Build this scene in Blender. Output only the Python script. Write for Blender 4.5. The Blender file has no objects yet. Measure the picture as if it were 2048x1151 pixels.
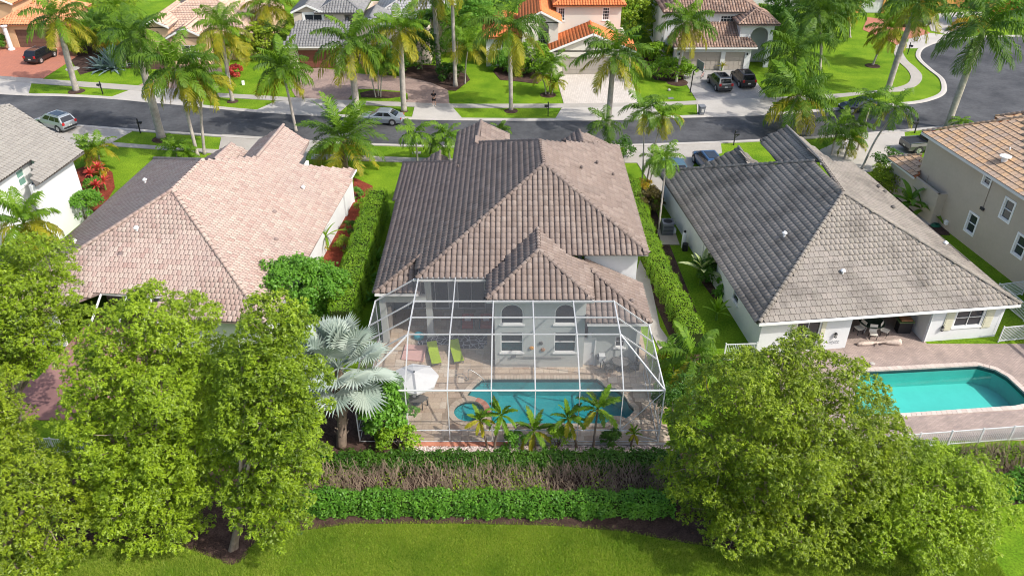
import bpy, bmesh, math, random
import numpy as np
from mathutils import Vector, Matrix
R = math.radians
rng = np.random.default_rng(7)
random.seed(7)
scene = bpy.context.scene
col = scene.collection

# ------------------------------------------------------------------ camera, light, exposure
CAM_H, FOCAL, PITCH = 33.0, 1600.0, R(33.2)          # metres above the lawn, focal length in photo pixels, tilt down
cam_d = bpy.data.cameras.new('camera')
cam_d.sensor_fit = 'HORIZONTAL'; cam_d.sensor_width = 36.0
cam_d.lens = 36.0 * FOCAL / 2048.0
cam_d.clip_start = 0.5; cam_d.clip_end = 2000.0
cam = bpy.data.objects.new('camera', cam_d); col.objects.link(cam)
cam.location = (0, 0, CAM_H); cam.rotation_euler = (R(90) - PITCH, 0, 0)
scene.camera = cam

SUN_EL = R(46.0); SUN_AZ = R(-27.0)                   # azimuth counted from +x
sun_dir = Vector((math.cos(SUN_EL) * math.cos(SUN_AZ), math.cos(SUN_EL) * math.sin(SUN_AZ), math.sin(SUN_EL)))
world = bpy.data.worlds.new('World'); scene.world = world; world.use_nodes = True
wn = world.node_tree.nodes; wl = world.node_tree.links
sky = wn.new('ShaderNodeTexSky'); sky.sky_type = 'NISHITA'; sky.sun_disc = False
sky.sun_elevation = SUN_EL; sky.sun_rotation = math.pi / 2 - SUN_AZ
sky.air_density = 1.0; sky.dust_density = 3.0; sky.ozone_density = 0.6
wl.new(sky.outputs[0], wn['Background'].inputs[0]); wn['Background'].inputs[1].default_value = 0.15
sun_l = bpy.data.lights.new('sun', 'SUN'); sun_l.energy = 2.6; sun_l.angle = R(0.5); sun_l.color = (1.0, 0.955, 0.88)
sun = bpy.data.objects.new('sun', sun_l); col.objects.link(sun)
sun.rotation_euler = (-sun_dir).to_track_quat('-Z', 'Y').to_euler(); sun.location = (60, -40, 80)
scene.view_settings.view_transform = 'Standard'; scene.view_settings.look = 'None'
scene.view_settings.exposure = 0.70; scene.view_settings.gamma = 1.0; scene.view_settings.use_curve_mapping = False
scene.cycles.max_bounces = 8; scene.cycles.transparent_max_bounces = 24
scene.cycles.caustics_reflective = False; scene.cycles.caustics_refractive = False
scene.cycles.use_denoising = True; scene.cycles.denoiser = 'OPENIMAGEDENOISE'; scene.cycles.denoising_input_passes = 'RGB_ALBEDO_NORMAL'; scene.cycles.denoising_prefilter = 'ACCURATE'; scene.cycles.use_adaptive_sampling = False; scene.cycles.filter_width = 1.0

# ------------------------------------------------------------------ survey: reading the photograph as a measured view
_c, _s = math.cos(PITCH), math.sin(PITCH)
def ray(px, py):
    x = (px - 1024.0) / FOCAL; v = -(py - 575.5) / FOCAL
    return np.array([x, _c + v * _s, -_s + v * _c])
def G(px, py, z=0.0):                                   # the point at height z seen at that place
    d = ray(px, py); t = (z - CAM_H) / d[2]
    return np.array([d[0] * t, d[1] * t, z])
def Yp(px, py, y):                                      # the point at distance y seen at that place
    d = ray(px, py); t = y / d[1]
    return np.array([d[0] * t, y, CAM_H + d[2] * t])
def PL(px, py, p0, n):                                  # the point on a plane
    d = ray(px, py); o = np.array([0, 0, CAM_H]); p0 = np.array(p0, float); n = np.array(n, float)
    return o + d * (np.dot(p0 - o, n) / np.dot(d, n))
def proj(p):
    p = np.asarray(p, float); y = p[..., 1]; z = p[..., 2] - CAM_H
    dep = y * _c - z * _s; up = y * _s + z * _c
    return 1024 + FOCAL * p[..., 0] / dep, 575.5 - FOCAL * up / dep, dep

# ------------------------------------------------------------------ helpers
def link(o, parent=None):
    col.objects.link(o)
    if parent is not None: o.parent = parent
    return o
def tag(o, label=None, cat=None, group=None, kind=None):
    if label: o['label'] = label
    if cat: o['category'] = cat
    if group: o['group'] = group
    if kind: o['kind'] = kind
    return o
def thing(name, label, cat, loc=(0, 0, 0), rz=0.0, group=None):
    o = bpy.data.objects.new(name, None); o.empty_display_size = 0.3
    o.location = tuple(float(v) for v in loc); o.rotation_euler = (0, 0, rz)
    link(o); return tag(o, label, cat, group)
def offs(parent):                                       # where a (not rotated) root stands
    while parent is not None and parent.parent is not None: parent = parent.parent
    return np.array(parent.location) if parent is not None else np.zeros(3)
def mesh_np(name, V, F4=None, F3=None, smooth=False):   # fast mesh from arrays
    me = bpy.data.meshes.new(name)
    V = np.asarray(V, np.float32); n4 = 0 if F4 is None else len(F4); n3 = 0 if F3 is None else len(F3)
    me.vertices.add(len(V)); me.vertices.foreach_set('co', V.ravel())
    loops = np.concatenate([a for a in [np.asarray(F4, np.int32).ravel() if n4 else None, np.asarray(F3, np.int32).ravel() if n3 else None] if a is not None])
    tot = np.concatenate([np.full(n4, 4, np.int32), np.full(n3, 3, np.int32)])
    st = np.concatenate([[0], np.cumsum(tot)[:-1]]).astype(np.int32)
    me.loops.add(len(loops)); me.loops.foreach_set('vertex_index', loops)
    me.polygons.add(n4 + n3); me.polygons.foreach_set('loop_start', st); me.polygons.foreach_set('loop_total', tot)
    if smooth: me.polygons.foreach_set('use_smooth', np.ones(n4 + n3, bool))
    me.update(calc_edges=True); return me
class MB:
    def __init__(s): s.v = []; s.f = []; s.m = []; s.k = 0; s.mats = []
    def use(s, m):
        if m not in s.mats: s.mats.append(m)
        s.k = s.mats.index(m); return s
    def add(s, vs, fs):
        b = len(s.v); s.v += [tuple(map(float, p)) for p in vs]
        for f in fs: s.f.append([b + i for i in f]); s.m.append(s.k)
        return s
    def obox(s, o, a, b, c):                             # corner and three edges
        o, a, b, c = (np.array(q, float) for q in (o, a, b, c))
        if np.dot(np.cross(a, b), c) < 0: a, b = b, a
        P = [o, o + a, o + a + b, o + b, o + c, o + a + c, o + a + b + c, o + b + c]
        return s.add(P, [(3, 2, 1, 0), (4, 5, 6, 7), (0, 1, 5, 4), (1, 2, 6, 5), (2, 3, 7, 6), (3, 0, 4, 7)])
    def box(s, c, d, rz=0.0):
        u = np.array([math.cos(rz), math.sin(rz), 0]); w = np.array([-math.sin(rz), math.cos(rz), 0]); k = np.array([0, 0, 1.0])
        o = np.array(c, float) - u * d[0] / 2 - w * d[1] / 2 - k * d[2] / 2
        return s.obox(o, u * d[0], w * d[1], k * d[2])
    def bar(s, a, b, w=0.06, h=None):                    # rectangular bar between two points
        a, b = np.array(a, float), np.array(b, float); h = h or w; d = b - a; d = d / (np.linalg.norm(d) + 1e-9)
        up = np.array([0, 0, 1.0]) if abs(d[2]) < 0.95 else np.array([0, 1.0, 0])
        x = np.cross(d, up); x /= np.linalg.norm(x); y = np.cross(x, d)
        return s.obox(a - x * w / 2 - y * h / 2, x * w, y * h, b - a)
    def prism(s, poly, z0, z1, bottom=False):
        P = [tuple(p[:2]) for p in poly]; n = len(P)
        ar = sum(P[i][0] * P[(i + 1) % n][1] - P[(i + 1) % n][0] * P[i][1] for i in range(n))
        if ar < 0: P = P[::-1]
        fs = [tuple(range(n, 2 * n))] + [(i, (i + 1) % n, n + (i + 1) % n, n + i) for i in range(n)]
        if bottom: fs.append(tuple(range(n - 1, -1, -1)))
        return s.add([(x, y, z0) for x, y in P] + [(x, y, z1) for x, y in P], fs)
    def slab(s, poly3, th, n=None):                      # polygon in space given thickness downwards
        P = [np.array(p, float) for p in poly3]
        nn = np.zeros(3)
        for i in range(len(P)): nn += np.cross(P[i], P[(i + 1) % len(P)])
        if nn[2] < 0: P = P[::-1]
        k = len(P); Q = [p - np.array([0, 0, th]) for p in P]
        return s.add(P + Q, [tuple(range(k)), tuple(range(2 * k - 1, k - 1, -1))] + [((i + 1) % k, i, k + i, k + (i + 1) % k) for i in range(k)])
    def tube(s, pts, rad, n=8, cap=True):
        pts = [np.array(p, float) for p in pts]; rad = [rad] * len(pts) if np.isscalar(rad) else list(rad)
        V = []; x = None
        for i, p in enumerate(pts):
            d = pts[min(i + 1, len(pts) - 1)] - pts[max(i - 1, 0)]; d = d / (np.linalg.norm(d) + 1e-9)
            if x is None:
                q = np.array([0, 1.0, 0]) if abs(d[1]) < 0.9 else np.array([1.0, 0, 0]); x = np.cross(q, d)
            x = x - d * np.dot(x, d); x /= np.linalg.norm(x) + 1e-9; y = np.cross(d, x)
            for k in range(n):
                t = 2 * math.pi * k / n; V.append(p + (x * math.cos(t) + y * math.sin(t)) * rad[i])
        F = [(i * n + k, i * n + (k + 1) % n, (i + 1) * n + (k + 1) % n, (i + 1) * n + k) for i in range(len(pts) - 1) for k in range(n)]
        if cap: F += [tuple(range(n - 1, -1, -1)), tuple(range((len(pts) - 1) * n, len(pts) * n))]
        return s.add(V, F)
    def lathe(s, c, prof, n=12):                         # (radius, height) profile turned about a vertical axis
        c = np.array(c, float)
        V = [c + np.array([r * math.cos(2 * math.pi * k / n), r * math.sin(2 * math.pi * k / n), z]) for r, z in prof for k in range(n)]
        F = [(i * n + k, i * n + (k + 1) % n, (i + 1) * n + (k + 1) % n, (i + 1) * n + k) for i in range(len(prof) - 1) for k in range(n)]
        F += [tuple(range(n - 1, -1, -1)), tuple(range((len(prof) - 1) * n, len(prof) * n))]
        return s.add(V, F)
    def build(s, name, mat=None, parent=None, smooth=False, local=False, bevel=0.0):
        me = bpy.data.meshes.new(name)
        V = np.array(s.v, float)
        if parent is not None and not local: V = V - offs(parent)
        me.from_pydata(V.tolist(), [], s.f)
        ms = s.mats if s.mats else [mat]
        for m in ms: me.materials.append(m)
        if s.mats: me.polygons.foreach_set('material_index', s.m)
        if smooth: me.polygons.foreach_set('use_smooth', [True] * len(me.polygons))
        me.update()
        o = bpy.data.objects.new(name, me); link(o, parent)
        if bevel:
            b = o.modifiers.new('bevel', 'BEVEL'); b.width = bevel; b.segments = 2; b.limit_method = 'ANGLE'
        return o
def copy_tree(o, parent=None):
    c = o.copy(); col.objects.link(c); c.parent = parent
    for ch in list(o.children): copy_tree(ch, c)
    return c
def smooth_line(P, n=8, closed=False):                  # Catmull-Rom through measured points
    P = [np.array(p, float) for p in P]; out = []; N = len(P)
    for i in range(N if closed else N - 1):
        if closed: a, b, c, d = P[(i - 1) % N], P[i], P[(i + 1) % N], P[(i + 2) % N]
        else: a, b, c, d = P[max(i - 1, 0)], P[i], P[i + 1], P[min(i + 2, N - 1)]
        for k in range(n):
            t = k / n
            out.append(0.5 * ((2 * b) + (c - a) * t + (2 * a - 5 * b + 4 * c - d) * t * t + (3 * b - a - 3 * c + d) * t ** 3))
    if not closed: out.append(P[-1])
    return out
def inside(pts, poly):                                   # points (N,2) inside polygon
    pts = np.asarray(pts, float); x, y = pts[:, 0], pts[:, 1]; r = np.zeros(len(pts), bool); n = len(poly)
    for i in range(n):
        x0, y0 = poly[i][:2]; x1, y1 = poly[(i + 1) % n][:2]
        if y0 == y1: continue
        k = ((y0 > y) != (y1 > y)) & (x < (x1 - x0) * (y - y0) / (y1 - y0) + x0); r ^= k
    return r
def offset_line(P, w, closed=False):                     # parallel line to the left by w
    P = [np.array(p[:2], float) for p in P]; N = len(P); out = []
    for i in range(N):
        a = P[(i - 1) % N] if closed else P[max(i - 1, 0)]; b = P[(i + 1) % N] if closed else P[min(i + 1, N - 1)]
        d = b - a; d /= np.linalg.norm(d) + 1e-9; out.append(P[i] + np.array([-d[1], d[0]]) * w)
    return out

# ------------------------------------------------------------------ materials
MATS = {}
def nodes(name):
    m = bpy.data.materials.new(name); m.use_nodes = True
    nt = m.node_tree; return m, nt, nt.nodes, nt.links, nt.nodes['Principled BSDF']
def S(*c): return tuple(c) + (1.0,)
def M(name, base, rough=0.8, spec=0.3, var=0.12, scale=0.8, bump=0.0, bscale=30.0, metal=0.0, col2=None, fine=0.0, fscale=25.0, coat=0.0):
    m, nt, N, L, P = nodes(name)
    P.inputs['Roughness'].default_value = rough; P.inputs['Specular IOR Level'].default_value = spec; P.inputs['Metallic'].default_value = metal
    P.inputs['Coat Weight'].default_value = coat
    geo = N.new('ShaderNodeNewGeometry')
    no = N.new('ShaderNodeTexNoise'); no.inputs['Scale'].default_value = scale; no.inputs['Detail'].default_value = 6; no.inputs['Roughness'].default_value = 0.65
    L.new(geo.outputs['Position'], no.inputs['Vector'])
    rp = N.new('ShaderNodeValToRGB'); rp.color_ramp.elements[0].position = 0.3; rp.color_ramp.elements[1].position = 0.7
    b = np.array(base); c2 = np.array(col2) if col2 is not None else None
    rp.color_ramp.elements[0].color = S(*(b * (1 - var))); rp.color_ramp.elements[1].color = S(*(c2 if c2 is not None else np.minimum(b * (1 + var), 1)))
    L.new(no.outputs[0], rp.inputs[0]); out = rp.outputs[0]
    if fine:
        n2 = N.new('ShaderNodeTexNoise'); n2.inputs['Scale'].default_value = fscale; n2.inputs['Detail'].default_value = 4
        L.new(geo.outputs['Position'], n2.inputs['Vector'])
        mr = N.new('ShaderNodeMapRange'); mr.inputs[1].default_value = 0.25; mr.inputs[2].default_value = 0.75; mr.inputs[3].default_value = 1 - fine; mr.inputs[4].default_value = 1 + fine
        L.new(n2.outputs[0], mr.inputs[0])
        mx = N.new('ShaderNodeVectorMath'); mx.operation = 'SCALE'; L.new(out, mx.inputs[0]); L.new(mr.outputs[0], mx.inputs['Scale']); out = mx.outputs[0]
    L.new(out, P.inputs['Base Color'])
    if bump:
        bn = N.new('ShaderNodeTexNoise'); bn.inputs['Scale'].default_value = bscale; bn.inputs['Detail'].default_value = 4
        L.new(geo.outputs['Position'], bn.inputs['Vector'])
        bp = N.new('ShaderNodeBump'); bp.inputs['Strength'].default_value = bump; bp.inputs['Distance'].default_value = 0.05
        L.new(bn.outputs[0], bp.inputs['Height']); L.new(bp.outputs[0], P.inputs['Normal'])
    MATS[name] = m; return m
def Mpal(name, palette, rough=0.8, spec=0.25, grime=None, gscale=0.25, gfac=0.6, fine=0.1, fscale=18.0, bump=0.08, streak=False):
    """palette picked piece by piece (each loose piece and each object its own random shade), with weathering in place"""
    m, nt, N, L, P = nodes(name)
    P.inputs['Roughness'].default_value = rough; P.inputs['Specular IOR Level'].default_value = spec
    geo = N.new('ShaderNodeNewGeometry'); oi = N.new('ShaderNodeObjectInfo')
    ad = N.new('ShaderNodeMath'); ad.operation = 'ADD'; L.new(geo.outputs['Random Per Island'], ad.inputs[0]); L.new(oi.outputs['Random'], ad.inputs[1])
    ml = N.new('ShaderNodeMath'); ml.operation = 'MULTIPLY'; ml.inputs[1].default_value = 7.31; L.new(ad.outputs[0], ml.inputs[0])
    fr = N.new('ShaderNodeMath'); fr.operation = 'FRACT'; L.new(ml.outputs[0], fr.inputs[0])
    rp = N.new('ShaderNodeValToRGB'); cr = rp.color_ramp; cr.interpolation = 'LINEAR'
    n = len(palette)
    cr.elements[0].position = 0; cr.elements[0].color = S(*palette[0]); cr.elements[1].position = 1; cr.elements[1].color = S(*palette[-1])
    for i in range(1, n - 1):
        e = cr.elements.new(i / (n - 1)); e.color = S(*palette[i])
    L.new(fr.outputs[0], rp.inputs[0]); out = rp.outputs[0]
    n2 = N.new('ShaderNodeTexNoise'); n2.inputs['Scale'].default_value = fscale; n2.inputs['Detail'].default_value = 5
    L.new(geo.outputs['Position'], n2.inputs['Vector'])
    mr = N.new('ShaderNodeMapRange'); mr.inputs[1].default_value = 0.25; mr.inputs[2].default_value = 0.75; mr.inputs[3].default_value = 1 - fine; mr.inputs[4].default_value = 1 + fine
    L.new(n2.outputs[0], mr.inputs[0])
    sc = N.new('ShaderNodeVectorMath'); sc.operation = 'SCALE'; L.new(out, sc.inputs[0]); L.new(mr.outputs[0], sc.inputs['Scale']); out = sc.outputs[0]
    if grime is not None:
        gn = N.new('ShaderNodeTexNoise'); gn.inputs['Scale'].default_value = gscale; gn.inputs['Detail'].default_value = 8; gn.inputs['Roughness'].default_value = 0.7
        L.new(geo.outputs['Position'], gn.inputs['Vector'])
        g2 = N.new('ShaderNodeMapRange'); g2.inputs[1].default_value = 0.48; g2.inputs[2].default_value = 0.68; g2.inputs[3].default_value = 0; g2.inputs[4].default_value = gfac
        L.new(gn.outputs[0], g2.inputs[0])
        mx = N.new('ShaderNodeMixRGB'); mx.inputs[2].default_value = S(*grime); L.new(g2.outputs[0], mx.inputs[0]); L.new(out, mx.inputs[1]); out = mx.outputs[0]
    L.new(out, P.inputs['Base Color'])
    if bump:
        bp = N.new('ShaderNodeBump'); bp.inputs['Strength'].default_value = bump; bp.inputs['Distance'].default_value = 0.02
        L.new(n2.outputs[0], bp.inputs['Height']); L.new(bp.outputs[0], P.inputs['Normal'])
    MATS[name] = m; return m
def Mleaf(name, base, base2, trans=0.3, tcol=None, rough=0.45, clump=0.5, spec=0.35):
    """leaves: shade varies leaf by leaf and in soft clumps; light passes through them"""
    m, nt, N, L, P = nodes(name)
    P.inputs['Roughness'].default_value = rough; P.inputs['Specular IOR Level'].default_value = spec
    geo = N.new('ShaderNodeNewGeometry'); oi = N.new('ShaderNodeObjectInfo')
    no = N.new('ShaderNodeTexNoise'); no.inputs['Scale'].default_value = clump; no.inputs['Detail'].default_value = 3
    L.new(geo.outputs['Position'], no.inputs['Vector'])
    a = N.new('ShaderNodeMath'); a.operation = 'MULTIPLY_ADD'; a.inputs[1].default_value = 1.6; a.inputs[2].default_value = -0.45; L.new(no.outputs[0], a.inputs[0])
    b = N.new('ShaderNodeMath'); b.operation = 'MULTIPLY_ADD'; b.inputs[1].default_value = 0.5; L.new(geo.outputs['Random Per Island'], b.inputs[0]); L.new(a.outputs[0], b.inputs[2])
    c = N.new('ShaderNodeMath'); c.operation = 'MULTIPLY_ADD'; c.inputs[1].default_value = 0.25; L.new(oi.outputs['Random'], c.inputs[0]); L.new(b.outputs[0], c.inputs[2]); c.use_clamp = True
    rp = N.new('ShaderNodeMixRGB'); rp.inputs[1].default_value = S(*base); rp.inputs[2].default_value = S(*base2); L.new(c.outputs[0], rp.inputs[0])
    L.new(rp.outputs[0], P.inputs['Base Color'])
    tr = N.new('ShaderNodeBsdfTranslucent')
    tm = N.new('ShaderNodeMixRGB'); tm.blend_type = 'MULTIPLY'; tm.inputs[0].default_value = 1.0; tm.inputs[2].default_value = S(*(tcol or (1.5, 1.6, 0.6)))
    L.new(rp.outputs[0], tm.inputs[1]); L.new(tm.outputs[0], tr.inputs[0])
    mx = N.new('ShaderNodeMixShader'); mx.inputs[0].default_value = trans; L.new(P.outputs[0], mx.inputs[1]); L.new(tr.outputs[0], mx.inputs[2])
    L.new(mx.outputs[0], N['Material Output'].inputs[0])
    MATS[name] = m; return m
def Mbrick(name, c1, c2, mortar, bw=0.2, bh=0.1, rot=0.0, rough=0.85, grime=None):
    m, nt, N, L, P = nodes(name)
    P.inputs['Roughness'].default_value = rough; P.inputs['Specular IOR Level'].default_value = 0.2
    geo = N.new('ShaderNodeNewGeometry'); mp = N.new('ShaderNodeMapping'); mp.inputs['Rotation'].default_value = (0, 0, rot)
    L.new(geo.outputs['Position'], mp.inputs[0])
    br = N.new('ShaderNodeTexBrick'); br.inputs['Scale'].default_value = 1.0; br.inputs['Brick Width'].default_value = bw; br.inputs['Row Height'].default_value = bh
    br.inputs['Mortar Size'].default_value = 0.012; br.inputs['Color1'].default_value = S(*c1); br.inputs['Color2'].default_value = S(*c2); br.inputs['Mortar'].default_value = S(*mortar)
    L.new(mp.outputs[0], br.inputs['Vector'])
    no = N.new('ShaderNodeTexNoise'); no.inputs['Scale'].default_value = 0.5; no.inputs['Detail'].default_value = 8; no.inputs['Roughness'].default_value = 0.7; L.new(geo.outputs['Position'], no.inputs['Vector'])
    mr = N.new('ShaderNodeMapRange'); mr.inputs[1].default_value = 0.45; mr.inputs[2].default_value = 0.7; mr.inputs[3].default_value = 0; mr.inputs[4].default_value = 0.75
    L.new(no.outputs[0], mr.inputs[0])
    mx = N.new('ShaderNodeMixRGB'); mx.inputs[2].default_value = S(*(grime or tuple(np.array(c1) * 0.5))); L.new(mr.outputs[0], mx.inputs[0]); L.new(br.outputs[0], mx.inputs[1])
    L.new(mx.outputs[0], P.inputs['Base Color'])
    bp = N.new('ShaderNodeBump'); bp.inputs['Strength'].default_value = 0.4; bp.inputs['Distance'].default_value = 0.01; bp.invert = True
    L.new(br.outputs['Fac'], bp.inputs['Height']); L.new(bp.outputs[0], P.inputs['Normal'])
    return m

GRASS = M('lawn_grass', (0.105, 0.245, 0.010), 0.9, 0.1, 0.3, 0.28, 0.7, 60, col2=(0.20, 0.315, 0.018), fine=0.45, fscale=8.0)
MULCH = M('bark_mulch', (0.075, 0.047, 0.038), 0.95, 0.1, 0.4, 1.5, 1.0, 25, fine=0.5, fscale=14)
RMULCH = M('red_mulch', (0.22, 0.05, 0.03), 0.95, 0.1, 0.4, 1.5, 1.0, 25, fine=0.5, fscale=14)
ASPH = M('asphalt', (0.048, 0.050, 0.056), 0.8, 0.3, 0.30, 0.22, 0.3, 80, fine=0.16, fscale=2.5, col2=(0.105, 0.107, 0.112))  # paler second tone paints patches of wet sheen into the asphalt colour
CONC = M('concrete', (0.37, 0.345, 0.31), 0.85, 0.2, 0.10, 0.5, 0, 40, fine=0.06, fscale=6)
CONC2 = M('pale_concrete', (0.43, 0.405, 0.37), 0.85, 0.2, 0.10, 0.4, 0, 40, fine=0.06, fscale=6)
WHITE = M('white_stucco', (0.66, 0.67, 0.67), 0.85, 0.2, 0.03, 0.6, 0, 60, fine=0.03, fscale=5)
GREYW = M('pale_grey_stucco', (0.52, 0.54, 0.52), 0.85, 0.2, 0.04, 0.5, 0, 60, fine=0.03, fscale=5)
BEIGE = M('beige_stucco', (0.47, 0.405, 0.32), 0.9, 0.2, 0.05, 0.5, 0, 60, fine=0.03, fscale=5)
TAN = M('tan_stucco', (0.62, 0.44, 0.29), 0.9, 0.2, 0.06, 0.5, 0, 60)
PINKW = M('pale_pink_stucco', (0.66, 0.56, 0.47), 0.9, 0.2, 0.05, 0.5, 0, 60)
CREAM = M('cream_stucco', (0.70, 0.66, 0.58), 0.9, 0.2, 0.04, 0.5, 0, 60)
ORANGEW = M('ochre_stucco', (0.62, 0.33, 0.10), 0.9, 0.2, 0.05, 0.5, 0, 60)
TRIM = M('white_trim', (0.80, 0.80, 0.78), 0.6, 0.35, 0.03, 1.0)
ALU = M('white_aluminium', (0.66, 0.67, 0.67), 0.45, 0.4, 0.03, 1.0)
GLASS = M('dark_window_glass', (0.030, 0.036, 0.044), 0.06, 0.8, 0.3, 0.6)
TEALG = M('green_window_glass', (0.16, 0.30, 0.25), 0.08, 0.7, 0.15, 0.6)
DARK = M('dark_interior', (0.03, 0.028, 0.026), 0.9, 0.1, 0.2, 1.0)
SOFF = M('soffit_fascia', (0.66, 0.65, 0.62), 0.8, 0.2, 0.04, 1.0)
BLACK = M('black_paint', (0.018, 0.018, 0.020), 0.5, 0.4, 0.1, 2.0)
BLKPL = M('black_plastic', (0.03, 0.03, 0.032), 0.6, 0.3, 0.1, 2.0)
GARD = M('taupe_garage_door', (0.40, 0.36, 0.31), 0.6, 0.3, 0.04, 1.0)
GARB = M('brown_garage_door', (0.15, 0.085, 0.062), 0.6, 0.3, 0.06, 1.0)
GARR = M('red_brown_garage_door', (0.22, 0.085, 0.055), 0.6, 0.3, 0.06, 1.0)
WOODD = M('dark_wood', (0.05, 0.03, 0.022), 0.6, 0.3, 0.2, 3.0)
GREYPL = M('grey_plastic', (0.17, 0.18, 0.20), 0.6, 0.3, 0.06, 2.0)
STEEL = M('brushed_steel', (0.55, 0.55, 0.55), 0.3, 0.5, 0.05, 2.0, metal=0.9)
LIME = M('lime_fabric', (0.36, 0.50, 0.03), 0.9, 0.1, 0.06, 2.0)
LPINK = M('pink_fabric', (0.66, 0.40, 0.36), 0.9, 0.1, 0.05, 2.0)
WFAB = M('white_fabric', (0.74, 0.74, 0.73), 0.9, 0.1, 0.04, 2.0)
GREYF = M('grey_fabric', (0.16, 0.155, 0.15), 0.85, 0.2, 0.1, 2.0)
REDF = M('red_fabric', (0.42, 0.10, 0.08), 0.9, 0.1, 0.1, 2.0)
BLUEF = M('blue_fabric', (0.03, 0.30, 0.38), 0.9, 0.1, 0.1, 2.0)
DRIFT = M('driftwood', (0.55, 0.45, 0.38), 0.9, 0.1, 0.25, 3.0, 0.8, 12)
BARK = M('grey_bark', (0.20, 0.16, 0.13), 0.95, 0.1, 0.3, 2.0, 1.0, 12)
TWIG = M('bare_twig', (0.26, 0.20, 0.145), 0.95, 0.1, 0.45, 1.2)
PTRUNK = M('pale_palm_bark', (0.40, 0.36, 0.32), 0.9, 0.15, 0.3, 1.6, 0.6, 10)
PTRUNK2 = M('brown_palm_bark', (0.22, 0.17, 0.13), 0.95, 0.1, 0.35, 2.0, 0.9, 10)
SHAFT = M('green_crownshaft', (0.13, 0.22, 0.035), 0.45, 0.4, 0.15, 1.5)
TERRA = M('terracotta_border', (0.48, 0.20, 0.13), 0.9, 0.15, 0.25, 1.0, 0.4, 30)

LEAF_TREE = Mleaf('yellow_green_leaf', (0.026, 0.072, 0.006), (0.275, 0.39, 0.018), 0.24, clump=1.0, spec=0.35)
LEAF_TREE2 = Mleaf('olive_green_leaf', (0.026, 0.066, 0.006), (0.275, 0.365, 0.018), 0.24, clump=1.0, spec=0.35)
LEAF_HEDGE = Mleaf('hedge_leaf', (0.085, 0.22, 0.012), (0.25, 0.40, 0.022), 0.30, clump=0.9)
LEAF_DARK = Mleaf('deep_green_leaf', (0.025, 0.090, 0.010), (0.085, 0.190, 0.016), 0.27, clump=0.9)
LEAF_RICH = Mleaf('rich_green_leaf', (0.045, 0.165, 0.014), (0.145, 0.32, 0.03), 0.27, clump=0.9)
LEAF_RED = Mleaf('red_cordyline_leaf', (0.42, 0.035, 0.03), (0.62, 0.10, 0.08), 0.3, (1.2, 0.8, 0.7), clump=2)
LEAF_YEL = Mleaf('golden_leaf', (0.26, 0.22, 0.01), (0.45, 0.30, 0.02), 0.3, clump=2)
FROND = Mleaf('palm_frond_green', (0.022, 0.072, 0.008), (0.095, 0.175, 0.014), 0.2, clump=0.8, rough=0.5, spec=0.2)
FROND_Y = Mleaf('palm_frond_yellow', (0.09, 0.150, 0.010), (0.31, 0.28, 0.018), 0.25, clump=0.8, rough=0.5, spec=0.2)
FROND_B = Mleaf('bright_palm_frond', (0.05, 0.140, 0.010), (0.15, 0.26, 0.018), 0.26, clump=0.8, rough=0.5, spec=0.2)
FROND_D = Mleaf('dry_palm_frond', (0.16, 0.10, 0.04), (0.30, 0.20, 0.06), 0.3, (1, 0.9, 0.6), clump=0.6)
SILVER = Mleaf('silver_fan_leaf', (0.19, 0.26, 0.225), (0.36, 0.42, 0.36), 0.12, (1.0, 1.0, 0.8), 0.5, clump=0.7)
AGAVE = Mleaf('blue_agave_leaf', (0.10, 0.17, 0.18), (0.22, 0.30, 0.30), 0.08, (1, 1, 0.8), 0.5, clump=1.5)
BANANA = Mleaf('banana_leaf', (0.05, 0.15, 0.012), (0.13, 0.24, 0.02), 0.35, clump=2)
# ------------------------------------------------------------------ ground, road, pavements
def gp(pxs, z=0.0): return [G(x, y, z) for x, y in pxs]
def sheet(name, poly, z, mat, label=None):
    o = MB().prism(poly, -0.03, z).build(name, mat); o['kind'] = 'structure'; return o
# pool outlines, measured on the ground
POOL = [p[:2] for p in gp([(984, 756.6), (1193, 756.6), (1204, 764), (1211, 772), (1230, 775), (1242, 783), (1254, 797), (1259, 807), (1268, 815), (1269, 822), (1260, 832), (1252, 838), (1243, 833), (1225, 833), (1222, 840), (1211, 847.5), (1095, 847.5), (981, 847.5), (983, 838), (982, 826), (976, 811), (961, 799.5), (946, 794), (932, 791), (941, 778), (952, 767), (963, 758)])]
SPA_C = G(938, 822)[:2]; SPA_R = 0.95
SPA = [SPA_C + SPA_R * np.array([math.cos(t), math.sin(t)]) for t in np.linspace(0, 2 * math.pi, 28, endpoint=False)]
POOL2 = [p[:2] for p in gp([(1722, 742), (1956, 730), (1990, 739), (2015, 753), (2060, 795), (2058, 806), (2030, 812), (1700, 834)])]
D1 = (-9.05, 34.0, 9.0, 46.4)                            # pool court of the middle house
D2 = (17.0, 34.2, 36.5, 43.5)                            # pool court of the right house
HOLES = [D1, D2]
xs = sorted({-700, 700} | {h[0] for h in HOLES} | {h[2] for h in HOLES}); ys = sorted({-60, 900} | {h[1] for h in HOLES} | {h[3] for h in HOLES})
V = [(x, y, 0) for y in ys for x in xs]; F = []
for j in range(len(ys) - 1):
    for i in range(len(xs) - 1):
        cx, cy = (xs[i] + xs[i + 1]) / 2, (ys[j] + ys[j + 1]) / 2
        if any(h[0] < cx < h[2] and h[1] < cy < h[3] for h in HOLES): continue
        a = j * len(xs) + i; F.append((a, a + 1, a + 1 + len(xs), a + len(xs)))
o = MB().add(V, F).build('lawn', GRASS); o['kind'] = 'structure'
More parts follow.
